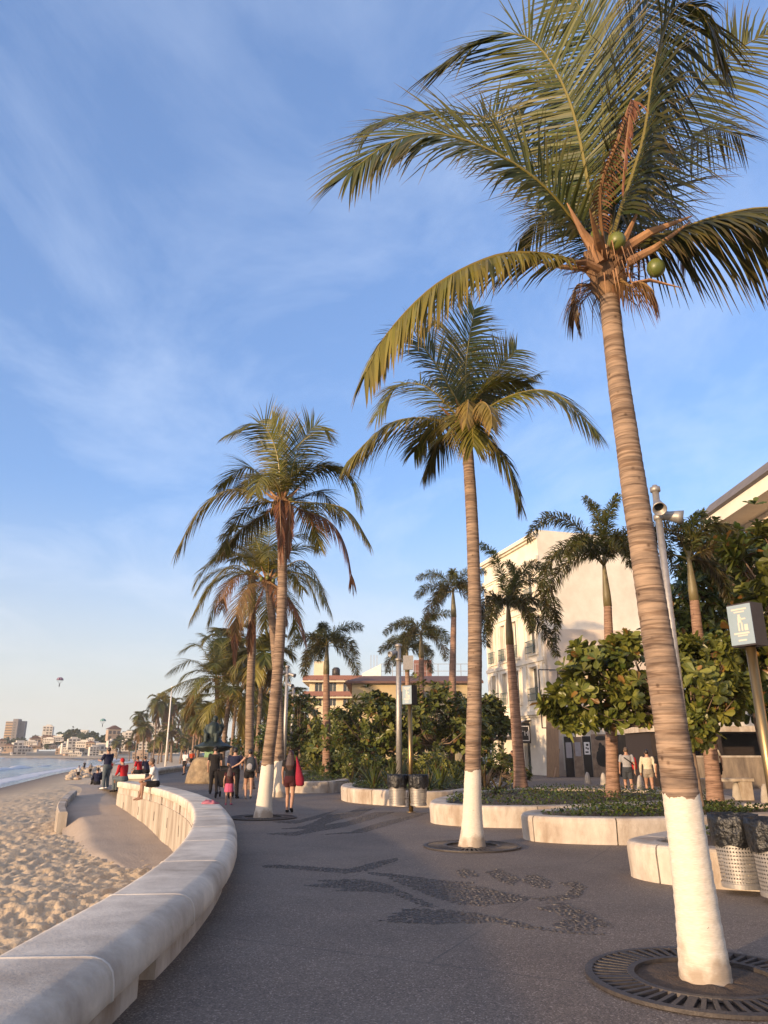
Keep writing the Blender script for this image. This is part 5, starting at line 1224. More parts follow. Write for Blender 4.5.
def window(root, P, T, nrm, o, depth=.22, frame=None, rail=None, surround=None, mull=1):
    u0, u1, z0, z1 = o
    mb = MB(); mb.quad(P(u0, z0, depth), P(u1, z0, depth), P(u1, z1, depth), P(u0, z1, depth)); w = mb.build('window', M['glass'], root)
    if frame:
        mb = MB(); f = .06
        for a, b, c, d in [(u0, u0 + f, z0, z1), (u1 - f, u1, z0, z1), (u0 + f, u1 - f, z1 - f, z1), (u0 + f, u1 - f, z0, z0 + f)] + [(u0 + (u1 - u0) * (k + 1) / (mull + 1) - .025, u0 + (u1 - u0) * (k + 1) / (mull + 1) + .025, z0 + f, z1 - f) for k in range(mull)]:
            c_ = P((a + b) / 2, (c + d) / 2, depth - .03); mb.obox(c_, T * (b - a) / 2, nrm * .025, V((0, 0, (d - c) / 2)))
        mb.build('frame', frame, w)
    if surround:
        mb = MB()
        for a, b, c, d in ((u0 - .18, u0 - .003, z0, z1), (u1 + .003, u1 + .18, z0, z1), (u0 - .26, u1 + .26, z1 + .003, z1 + .2), (u0 - .24, u1 + .24, z0 - .16, z0 - .003)):
            mb.obox(P((a + b) / 2, (c + d) / 2, -.06), T * (b - a) / 2, nrm * .063, V((0, 0, (d - c) / 2)))
        mb.build('surround', surround, w)
    if rail:
        mb = MB(); n = 9
        for k in range(n + 1):
            u = u0 - .1 + (u1 - u0 + .2) * k / n; mb.obox(P(u, z0 + .47, -.3), T * .011, nrm * .011, V((0, 0, .45)))
        for z in (z0 + .05, z0 + .5, z0 + .92): mb.obox(P((u0 + u1) / 2, z, -.3), T * ((u1 - u0) / 2 + .12), nrm * .022, V((0, 0, .022)))
        for u in (u0 - .1, u1 + .1): mb.obox(P(u, z0 + .92, -.15), T * .02, nrm * .15, V((0, 0, .02)))
        mb.build('balcony_railing', rail, w)
    return w
# ---- cream hotel
A, Bc = (9.0, 65.), (11.8, 55.); HT = 18.
hot = thing('hotel_building', 'tall cream hotel with iron window balconies facing the promenade', 'building', (10.4, 60, 0))
mb = MB(); Lw = math.hypot(Bc[0] - A[0], Bc[1] - A[1]); ops = []
cols = [(.9, 1.75), (3.0, 3.9), (5.1, 6.1), (8.0, 9.25)]
for z0, z1 in ((5.2, 7.7), (8.7, 11.6), (12.7, 15.0)):
    for a, b in cols: ops.append((a, b, z0, z1))
door = (1.3, 2.5, .003, 3.0); ops.append(door); ops.append((6.2, 7.2, .003, 3.0))
P, T, nrm, Lw = wall_openings(mb, A, Bc, 0, HT, ops, .3)
E1 = (20.2, 57.4); E2 = (17.4, 67.5)
pts = [Bc, E1, E2, A]
for a, b in zip(pts, pts[1:]): mb.quad(V((*a, 0)), V((*b, 0)), V((*b, HT)), V((*a, HT)))
mb.face([mb.vert((x, y, HT)) for x, y in [A] + pts[:-1]])
mb.build('wall', M['hotel'], hot)
for o in ops[:-2]: window(hot, P, T, nrm, o, .26, M['white'], M['teal'], M['hotel'], 1)
for o in ops[-2:]:
    w_ = MB(); w_.quad(P(o[0], o[2], .28), P(o[1], o[2], .28), P(o[1], o[3], .28), P(o[0], o[3], .28)); w_.build('door', M['glass'], hot)
for z, d in ((4.35, .32), (8.15, .18), (12.1, .18), (15.8, .2), (17.6, .4)):
    mb = MB(); mb.obox(P(Lw / 2, z, -d / 2 - .002), T * (Lw / 2 + .05), nrm * d / 2, V((0, 0, .14))); mb.obox(P(Lw / 2, z - .22, -d / 4 - .002), T * (Lw / 2 + .02), nrm * d / 4, V((0, 0, .07))); mb.build('cornice', M['hotel'], hot)
for u in (.3, 2.4, 4.5, 7.2, 9.9):
    mb = MB(); mb.obox(P(u, 10.2, -.05), T * .22, nrm * .052, V((0, 0, 5.35))); mb.build('pilaster', M['hotel'], hot)
mb = MB(); n = 10                                     # curved awning
prof = [(0, 3.9), (.5, 3.85), (1.1, 3.55), (1.5, 3.05), (1.52, 2.75)]
for (d0, z0), (d1, z1) in zip(prof, prof[1:]):
    mb.quad(P(1.0, z0, -d0), P(7.6, z0, -d0), P(7.6, z1, -d1), P(1.0, z1, -d1)); mb.quad(P(1.0, z0 - .03, -d0), P(1.0, z1 - .03, -d1), P(7.6, z1 - .03, -d1), P(7.6, z0 - .03, -d0))
mb.build('awning', M['grey_awning'], hot)
sg = MB(); c = P(8.4, 2.9, -1.2); sg.obox(c, V((.62, 0, 0)), V((0, .06, 0)), V((0, 0, .7)))
s_ = sg.build('shop_sign', M['black_panel'], hot)
mb = MB(); f = c + V((0, -.063, 0))
for a, b, w, h in ((0, .5, 1.0, .05), (0, -.5, 1.0, .05), (-.5, 0, .05, 1.05), (.5, 0, .05, 1.05)): mb.obox(f + V((a, 0, b)), V((w / 2, 0, 0)), V((0, .003, 0)), V((0, 0, h / 2)))
q = lambda a, b, w, h: mb.obox(f + V((a, -.003, b)), V((w / 2, 0, 0)), V((0, .003, 0)), V((0, 0, h / 2)))
for x in (-.30, 0, .28): q(x - .08, 0, .04, .34)      # blocky pale letters E T N
for dz in (.15, 0, -.15): q(-.30, dz, .16, .04)
q(0.0, .15, .2, .04); q(.4, 0, .04, .34); q(.32, .03, .1, .05)
mb.build('lettering', M['white'], s_)

# ---- bare lower building between hotel and hoarding
un = thing('unfinished_building', 'lower pinkish cream building with a large dark unglazed opening behind the hoarding', 'building', (16, 53.5, 0))
mb = MB(); Z1 = 10.2
P, T, nrm, Lw = wall_openings(mb, (11.9, 54.2), (22.0, 54.2 + 1.6), 0, Z1, [(.6, 9.6, .4, 7.3)], .9)
mb.quad((11.9, 54.2, 0), (11.9, 54.2, Z1), (11.9, 55.0, Z1), (11.9, 55.0, 0)); mb.quad((22, 55.8, 0), (22, 70, 0), (22, 70, Z1), (22, 55.8, Z1)); mb.quad((11.9, 54.2, Z1), (22, 55.8, Z1), (22, 58.2, Z1), (11.9, 55.0, Z1))
mb.build('wall', M['pinkwall'], un)
mb = MB(); mb.quad(P(.3, 0, 1.6), P(9.9, 0, 1.6), P(9.9, 7.4, 1.6), P(.3, 7.4, 1.6)); mb.build('inner_wall', M['brownwall'], un)
for u in (1.0, 3.6, 6.3): mb = MB(); mb.obox(P(u, 3.6, 1.2), T * .22, nrm * .2, V((0, 0, 3.65))); mb.build('pillar', M['pinkwall'], un)
mb = MB(); c = P(.1, 5.6, -.3); 
for a, b, z0, z1 in ((-.9, -.9, 3.2, 7.2), (.5, .5, 3.2, 7.2)): mb.bar(P(a, z0, -.25), P(b, z1, -.25), .07)
for z in (3.2, 7.2): mb.bar(P(-.9, z, -.25), P(.5, z, -.25), .07)
mb.build('steel_frame', M['darkbox'], un)
# ---- black hoarding
hd = thing('hoarding', 'black boarded hoarding with pasted white posters in front of the bare building', 'hoarding', (15.4, 52.4, 0))
x = 12.15; k = 0
for w, h, mt in ((.62, 2.6, 'black_panel'), (.65, 2.58, 'tan_panel'), (.62, 2.62, 'black_panel'), (1.35, 2.75, 'tan_panel'), (1.3, 2.72, 'black_panel'), (1.3, 2.74, 'black_panel'), (1.3, 2.7, 'black_panel'), (1.3, 2.72, 'black_panel'), (1.3, 2.72, 'black_panel')):
    y = 52.4 + (x - 12) * .12; mb = MB(); mb.obox((x + w / 2, y, h / 2), V((w / 2 - .015, (w / 2) * .12, 0)), V((0, .03, 0)), V((0, 0, h / 2))); pn = mb.build('board', M[mt], hd)
    if k == 3:                                            # black paint smear on the scraped board
        mb = MB(); import random as _r
        for cx, cz, rx, rz in ((.0, 1.2, .44, .62), (.03, 1.78, .26, .3), (-.05, 2.05, .12, .18), (.1, .95, .5, .3), (0, 2.5, .4, .16)):
            pts = [(cx + rx * math.cos(t * .3927) * random.uniform(.85, 1.1), cz + rz * math.sin(t * .3927) * random.uniform(.85, 1.1)) for t in range(16)]
            off = -.034 - .002 * rx
            mb.face([mb.vert((x + w / 2 + a, y + a * .12 + off, b)) for a, b in pts])
        mb.build('paint_smear', M['black_panel'], pn)
    if k < 3:
        mb = MB(); mb.obox((x + w / 2, y - .036, 1.72 + .06 * k), V((.2, .024, 0)), V((0, .003, 0)), V((0, 0, .5 - .05 * k))); ps = mb.build('poster', M['white'] if k == 2 else M['grey_awning'], pn)
        if k == 2:
            mb = MB()
            for a, b, ww, hh in ((.03, .22, .16, .14), (-.05, .02, .1, .1), (.07, -.03, .1, .12), (-.02, -.25, .22, .1)): mb.obox((x + w / 2 + a, y + a * .12 - .0405, 1.84 + b), V((ww / 2, ww * .06, 0)), V((0, .001, 0)), V((0, 0, hh / 2)))
            mb.build('poster_print', M['black_panel'], ps)
    x += w; k += 1
tl = thing('timber_plank', 'raw timber board leaning beside the hotel awning', 'plank', (11.4, 52.2, 0)); mb = MB(); mb.obox((11.35, 52.2, 2.15), V((.42, .02, 0)), V((0, .04, 0)), V((.12, 0, 2.15)).normalized() * 2.15); mb.build('board', M['timber'], tl)
mb = MB(); mb.obox((11.55, 52.3, .9), V((.06, 0, 0)), V((0, .05, 0)), V((.3, .3, .9))); mb.build('strut', M['timber'], tl)
# ---- right: low wall, dark void, beam, white house, roofed building
lw = thing('low_wall', 'low weathered stone street wall behind the man in the cream shirt', 'wall', (16.5, 36, 0))
mb = MB(); a = at(668, 790, z=0)
mb.obox((17.5, 36.6, .68), V((4.6, .5, 0)), V((-.02, .12, 0)), V((0, 0, .68))); mb.build('wall_panel', mat('weathered_wall', (.36, .28, .20), (.24, .19, .14), 2.5, .9, .3, dirt=(.13, .1, .08), stretch=(2, 2, .5)), lw)
mb = MB()
mb.obox((17.5, 36.6, 1.40), V((4.65, .5, 0)), V((-.02, .15, 0)), V((0, 0, .04))); mb.build('coping', M['planter'], lw)
kb = thing('shop_building', 'single storey dark shop recess under a pale beam at the right', 'building', (18, 39, 0))
mb = MB(); mb.box(13.2, 23, 42, 42.3, 0, 2.75); mb.box(13.2, 13.5, 38.3, 42, 0, 2.75); mb.build('back_wall', M['darkbox'], kb)
mb = MB(); mb.box(13.0, 23, 38.0, 42.4, 2.55, 2.83); mb.build('roof_beam', M['planter'], kb)
for x in (13.7, 16.5, 19.4): mb = MB(); mb.box(x - .1, x + .1, 38.1, 38.3, 0, 2.55); mb.build('post', M['white'] if x < 14 else M['darkbox'], kb)
wh = thing('white_house', 'white gabled house end seen below the big dark tree', 'building', (20.5, 46, 0))
a = at(733, 735, Y=46); b = at(768, 690, Y=46)
mb = MB(); x0, x1, z0, z1 = a.x, a.x + 3.4, 0, b.z
mb.loft([[(x0, 46, 0), (x1, 46, 0), (x1, 46, z1 - .5), ((x0 + x1) / 2, 46, z1 + .6), (x0, 46, z1 - .5)], [(x0, 54, 0), (x1, 54, 0), (x1, 54, z1 - .5), ((x0 + x1) / 2, 54, z1 + .6), (x0, 54, z1 - .5)]]); mb.build('wall', M['hotel'], wh)
mb = MB()
for s in (-1, 1): xc = (x0 + x1) / 2; mb.loft([[(xc, y, z1 + .62), (xc, y, z1 + .74), (xc + s * 1.95, y, z1 - .40), (xc + s * 1.95, y, z1 - .52)] for y in (45.8, 54.2)])
mb.build('roof', M['redroof'], wh)
rb = thing('roofed_building', 'pale modern building whose grey edged roof overhangs at the top right corner', 'building', (18, 22, 0))
e0 = at(703, 521, Y=33); e1 = at(768, 475, Y=None, z=e0.z); d = (e1 - e0).normalized(); near = e0 + d * 24; zt = e0.z
sx_ = V((-d.y, d.x, 0)); sx_ = sx_ if sx_.x > 0 else -sx_
mb = MB(); mb.loft([[p + V((0, 0, -.55)), p + V((0, 0, .0)), p + sx_ * 9 + V((0, 0, 0)), p + sx_ * 9 + V((0, 0, -.55))] for p in (e0, near)]); mb.build('roof_slab', M['hotel'], rb)
mb = MB(); mb.loft([[p + V((0, 0, .01)), p + V((0, 0, .08)) - sx_ * .15, p + sx_ * .5 + V((0, 0, .85)), p + sx_ * 9 + V((0, 0, .9)), p + sx_ * 9 + V((0, 0, .01))] for p in (e0 - d * .2, near)]); mb.build('roof_edge', M['roofgrey'], rb)
w0 = e0 + sx_ * 1.3 + d * 1.2; w1 = near + sx_ * 1.3
mb = MB(); mb.loft([[V((p.x, p.y, 0)), V((p.x, p.y, zt - .56)), V((p.x, p.y, zt - .56)) + sx_ * 7, V((p.x, p.y, 0)) + sx_ * 7] for p in (w0, w1)]); mb.build('wall', M['pinkwall'], rb)
for i in range(4):
    p = w0.lerp(w1, .12 + .2 * i) - sx_ * .02; mb = MB(); mb.obox((p.x, p.y, zt - 3.2), d * 1.3, sx_ * .03, V((0, 0, 1.1))); mb.build('window', M['glass'], rb)

# ---- yellow building with clay roof
yb = thing('yellow_building', 'ochre building with long red tiled roof and a white rooftop parapet', 'building', (4, 90, 0))
a = at(352, 690, Y=92); b = at(470, 690, Y=92); x0, x1 = a.x, 11.5; zt = at(400, 683, Y=92).z
mb = MB(); ops = [(x * 1.0 + 2.2, x + 3.6, 6.0, 8.6) for x in (0, 3.2, 6.4, 9.6)]
P, T, nrm, Lw = wall_openings(mb, (x0, 92), (x1, 92), 0, zt, [o for o in ops if o[1] < x1 - x0], .3)
mb.quad((x0, 92, 0), (x0, 92, zt), (x0, 110, zt), (x0, 110, 0)); mb.quad((x0, 92, zt), (x1, 92, zt), (x1, 110, zt), (x0, 110, zt)); mb.build('wall', M['yellow'], yb)
for o in ops:
    if o[1] < x1 - x0: window(yb, P, T, nrm, o, .28, M['timber'], None, None, 1)
mb = MB(); zr = at(400, 676, Y=95).z
mb.loft([[(x0 - .8, 91.2, zt - .1), (x1 + .5, 91.2, zt - .1), (x1 + .5, 91.2, zt + .15), (x0 - .8, 91.2, zt + .15)], [(x0 + 1.2, 95, zr - .15), (x1 + .5, 95, zr - .15), (x1 + .5, 95, zr), (x0 + 1.2, 95, zr)]]); mb.loft([[(x0 - .8, 91.2, zt - .1), (x0 - .8, 110, zt - .1), (x0 - .8, 110, zt + .15), (x0 - .8, 91.2, zt + .15)], [(x0 + 1.2, 95, zr - .15), (x0 + 1.2, 108, zr - .15), (x0 + 1.2, 108, zr), (x0 + 1.2, 95, zr)]]); mb.build('roof', M['redroof'], yb)
mb = MB(); a = at(362, 683, Y=97); b = at(381, 664, Y=97); mb.loft([[(a.x, 97, zr - .6), (b.x, 97, zr - .6), (b.x, 97, b.z), (a.x, 97, b.z - 1.2)], [(a.x, 106, zr - .6), (b.x, 106, zr - .6), (b.x, 106, b.z), (a.x, 106, b.z - 1.2)]]); mb.build('parapet', M['white'], yb)
mb = MB(); zt2 = at(400, 664, Y=98).z
for k in range(9):
    x = b.x + k * (x1 - b.x) / 8; mb.bar((x, 98, zr - .5), (x, 98, zt2), .07)
for z in (zt2, (zr + zt2) / 2): mb.bar((b.x, 98, z), (x1, 98, z), .06)
mb.build('roof_railing', M['steel'], yb)
for px in (371, 374, 377, 430): 
    p = at(px, 655, Y=100); mb = MB(); mb.bar((p.x, 100, zr - .5), (p.x, 100, p.z), .07); mb.build('aerial', M['steel'], yb)
mb = MB(); p = at(424, 660, Y=99); mb.box(p.x - 1.3, p.x + 1.0, 99, 101, zr - .3, p.z); mb.build('stair_house', M['redrail'], yb)

# ---- beige building with red balconies
bb = thing('apartment_building', 'beige apartment building with two dull red balconies and a black roof tank', 'building', (-7, 112, 0))
a = at(309, 700, Y=112); b = at(366, 700, Y=112); x0, x1 = a.x, b.x; ztop = at(330, 676, Y=112).z
ops = [(.8 + i * 2.1, 1.9 + i * 2.1, z, z + 1.9) for i in range(4) for z in (at(330, 692, Y=112).z, at(330, 706, Y=112).z) if 1.9 + i * 2.1 < x1 - x0 - .2]
mb = MB(); P, T, nrm, Lw = wall_openings(mb, (x0, 112), (x1, 112), 0, ztop, ops, .4)
mb.quad((x0, 112, 0), (x0, 112, ztop), (x0, 126, ztop), (x0, 126, 0)); mb.quad((x1, 112, 0), (x1, 126, 0), (x1, 126, ztop), (x1, 112, ztop)); mb.quad((x0, 112, ztop), (x1, 112, ztop), (x1, 126, ztop), (x0, 126, ztop)); mb.build('wall', M['beige'], bb)
for o in ops: window(bb, P, T, nrm, o, .35, M['white'], None, None, 1)
for py in (679, 695):
    z = at(330, py, Y=111).z; mb = MB(); mb.box(x0 - .9, x1 + .2, 110.6, 111.98, z - .45, z - .25); mb.box(x0 - .9, x0 - .02, 112, 120, z - .45, z - .25); sl = mb.build('balcony', M['beige'], bb)
    mb = MB(); mb.box(x0 - .9, x1 + .2, 110.62, 110.72, z - .15, z + .5); mb.box(x0 - .9, x0 - .8, 110.73, 120, z - .15, z + .5); mb.build('balcony_rail', M['redrail'], sl)
mb = MB(); p = at(320, 668, Y=114); mb.box(x0 + .5, x0 + 2.4, 113, 117, ztop, p.z + .9); mb.build('roof_room', M['beige'], bb)
mb = MB(); p = at(336, 676, Y=114); mb.lathe([(.001, 1.5), (.35, 1.45), (.6, 1.2), (.6, 0), (.001, 0)], (p.x, 114, ztop), 16); mb.build('water_tank', M['darkbox'], bb, smooth=True)

# ---- the town along the far beach: copies of five builds
def far_house(w, d, h, floors, wm, seed, roof=None):
    rnd = random.Random(seed); root = thing('beach_house', 'pale house on the far beach', 'building', (0, 0, 0))
    mb = MB(); mb.box(-w / 2, w / 2, 0, d, 0, h); mb.box(-w / 2 - .2, w / 2 + .2, -.25, -.003, h - .5, h + .5)
    if rnd.random() < .8: mb.box(-w * .25, w * .3, d * .3, d * .8, h + .003, h + 2.2)
    mb.build('wall', wm, root)
    n = max(2, int(w / 3)); fh = h / floors
    for f in range(floors):
        for k in range(n):
            if rnd.random() < .1: continue
            x = -w / 2 + w * (k + .5) / n; mb = MB(); mb.box(x - w / n * .33, x + w / n * .33, -.06, -.003, f * fh + .25 * fh, f * fh + .82 * fh); mb.build('window', M['far_win'], root)
        mb = MB(); mb.box(-w / 2, w / 2, -1.0, -.07, f * fh - .1, f * fh + .12); mb.build('balcony', wm, root)
    if roof:
        mb = MB(); mb.loft([[(-w / 2 - .5, -1, h + .5), (w / 2 + .5, -1, h + .5), (w / 2 + .5, -1, h + .7), (0, -1, h + 2.8), (-w / 2 - .5, -1, h + .7)], [(-w / 2 - .5, d, h + .5), (w / 2 + .5, d, h + .5), (w / 2 + .5, d, h + .7), (0, d, h + 2.8), (-w / 2 - .5, d, h + .7)]]); mb.build('roof', roof, root)
    return root
HP = [far_house(14, 10, 9, 3, M['far_wall'], 1), far_house(9, 9, 6.5, 2, M['far_wall2'], 2, M['redroof']), far_house(18, 12, 7, 2, M['far_wall'], 3), far_house(11, 10, 12, 4, M['far_wall'], 4), far_house(12, 9, 5, 2, M['far_wall2'], 5)]
hu = [False] * 5
TOWN = [  # px centre, py base, Y, proto, px width, label
    (40, 746, 560, 0, 14, 'white beach house with three floors right of the grey tower'), (28, 750, 540, 2, 16, 'low white house at the water edge below the tower'), (52, 744, 570, 1, 10, 'small red roofed house beside the tall white villa'),
    (47, 735, 640, 3, 9, 'tall white villa on the slope'), (78, 742, 600, 2, 26, 'long flat white block above the dark trees'), (62, 752, 520, 4, 12, 'tan low house below the long white block'),
    (75, 755, 490, 2, 12, 'low beach terrace under the dark trees'), (100, 752, 430, 2, 22, 'long cream terrace at the middle of the far beach'), (112, 745, 460, 0, 14, 'white house behind the cream terrace'),
    (126, 748, 380, 3, 9, 'white house left of the first tall dark palms'), (128, 738, 420, 0, 12, 'upper white house behind the first dark palms'), (146, 746, 330, 0, 14, 'white balcony house between the dark palms'),
    (160, 742, 350, 3, 13, 'tall white house behind the mast'), (172, 748, 300, 2, 18, 'broad white house low behind the mast'), (183, 738, 340, 0, 16, 'white house above the beach right of the mast'),
    (196, 745, 290, 3, 12, 'white house left of the sculpture'), (150, 732, 440, 2, 22, 'flat white house on the ridge among the palms'), (8, 750, 530, 1, 8, 'tan house at the left edge below the tower'), (88, 747, 540, 1, 10, 'red roofed house under the long white block'),
    (140, 755, 280, 4, 14, 'tan beach kiosk row behind the seated pair'), (112, 754, 360, 4, 10, 'tan low house above the rocky shore'), (208, 748, 260, 2, 14, 'white house hidden behind the sculpture'), (236, 750, 230, 0, 16, 'white house glimpsed through the far grove'), (262, 748, 210, 2, 16, 'low white house behind the grove trunks'), (288, 748, 180, 0, 16, 'white house behind the dark trees'), (350, 752, 130, 2, 40, 'low white street front below the round trees'), (430, 752, 120, 4, 40, 'tan street front behind the twin bins')]
for px, py, Y, k, pw, lab in TOWN:
    p = at(px, py, Y=Y); w = (14, 9, 18, 11, 12)[k]; s = pw / F_PX * Y * .98 / w
    o = HP[k] if not hu[k] else copy_tree(HP[k]); hu[k] = True
    zb = max(-1.6, p.z - 1.5) if Y > 250 else -.5
    o.location = (p.x, Y, zb); o.scale = (s, s, s * (1.0 if Y > 250 else .55)); o['label'] = lab; o['group'] = 'houses of the town along the far beach'
    o.rotation_euler.z = math.atan2(-p.x, Y) * .6
tw = thing('tower_block', 'tall brown and grey apartment tower at the far left of the beach', 'building', at(15, 748, Y=700)); p = ROOT[tw]; sT = 620 / F_PX
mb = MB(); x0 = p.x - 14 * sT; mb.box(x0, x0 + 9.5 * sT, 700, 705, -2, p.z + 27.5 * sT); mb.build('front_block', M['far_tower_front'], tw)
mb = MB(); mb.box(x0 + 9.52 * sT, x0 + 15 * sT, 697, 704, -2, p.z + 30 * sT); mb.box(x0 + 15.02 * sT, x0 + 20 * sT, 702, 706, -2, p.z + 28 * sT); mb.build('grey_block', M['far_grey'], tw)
for f in range(9):
    z = p.z + (4 + f * 2.7) * sT; mb = MB(); mb.box(x0 + .4 * sT, x0 + 9 * sT, 699.6, 699.98, z, z + 1.2 * sT); mb.build('window_band', M['far_win'], tw)
for f in range(9):
    z = p.z + (4 + f * 2.7) * sT; mb = MB(); mb.box(x0 + 11 * sT, x0 + 12.5 * sT, 696.7, 696.98, z, z + 1.4 * sT); mb.build('window', M['far_win'], tw)
# tree masses of the far town: one far-off wood
mb = MB(); rnd = random.Random(9)
for px, py, Y, w, h in ((5, 748, 620, 22, 9), (20, 746, 610, 14, 8), (60, 744, 540, 14, 10), (72, 742, 520, 16, 14), (84, 744, 500, 16, 12), (92, 740, 520, 10, 8), (106, 742, 450, 14, 7), (36, 742, 600, 8, 6), (50, 748, 520, 8, 6), (120, 744, 400, 12, 8), (140, 750, 340, 18, 7), (158, 752, 300, 18, 8), (176, 752, 280, 20, 9), (192, 750, 260, 18, 10), (205, 748, 250, 16, 12), (225, 750, 230, 26, 12), (250, 750, 220, 26, 14), (275, 748, 200, 30, 14), (130, 736, 480, 14, 5), (168, 736, 420, 24, 6)):
    c = at(px, py, Y=Y); W_ = w / F_PX * Y; H_ = h / F_PX * Y
    for k in range(int(150 + 10 * w)):
        a = rnd.uniform(0, 6.28); rr = rnd.random() ** .5; zf = rnd.random()
        p = c + V((math.cos(a) * rr * W_ * .55, math.sin(a) * rr * W_ * .5, zf * H_ * (1 - .55 * rr ** 2) * rnd.uniform(.7, 1.15)))
        s = Y * .0021 * rnd.uniform(.6, 1.4); d1 = V((rnd.gauss(0, 1), rnd.gauss(0, 1), rnd.gauss(0, .7))).normalized(); d2 = d1.orthogonal().normalized()
        col = (rnd.uniform(0, .3), rnd.uniform(0, .2), rnd.uniform(.15, .6), 1)
        mb.face([mb.vert(p + d1 * s, col), mb.vert(p + d2 * s, col), mb.vert(p - d1 * s, col), mb.vert(p - d2 * s, col)])
tag(mb.build('far_trees', M['cover'], tint=True), kind='stuff')
# more small houses climbing the slope between them
rnd = random.Random(31); EXTRA = [copy_tree(HP[i % 5]) for i in range(0)]
for i in range(46):
    px = rnd.uniform(-6, 205); u = px / 205; Y = (590 - 330 * u) * rnd.uniform(.9, 1.15); py = 755 - rnd.random() ** 1.6 * (15 + 4 * u); k = rnd.randrange(5)
    p = at(px, py, Y=Y); w = (14, 9, 18, 11, 12)[k]; s = rnd.uniform(7, 13) / F_PX * Y / w
    o = copy_tree(HP[k], loc=(p.x, Y, max(-1.9, p.z - .5)), scale=(s, s * .7, s * rnd.uniform(.75, 1.2)), rz=math.atan2(-p.x, Y) * .6 + rnd.uniform(-.3, .5))
    o['label'] = 'small pale house crowded among the trees of the far beach town'; o['group'] = 'small houses crowded along the far shore'
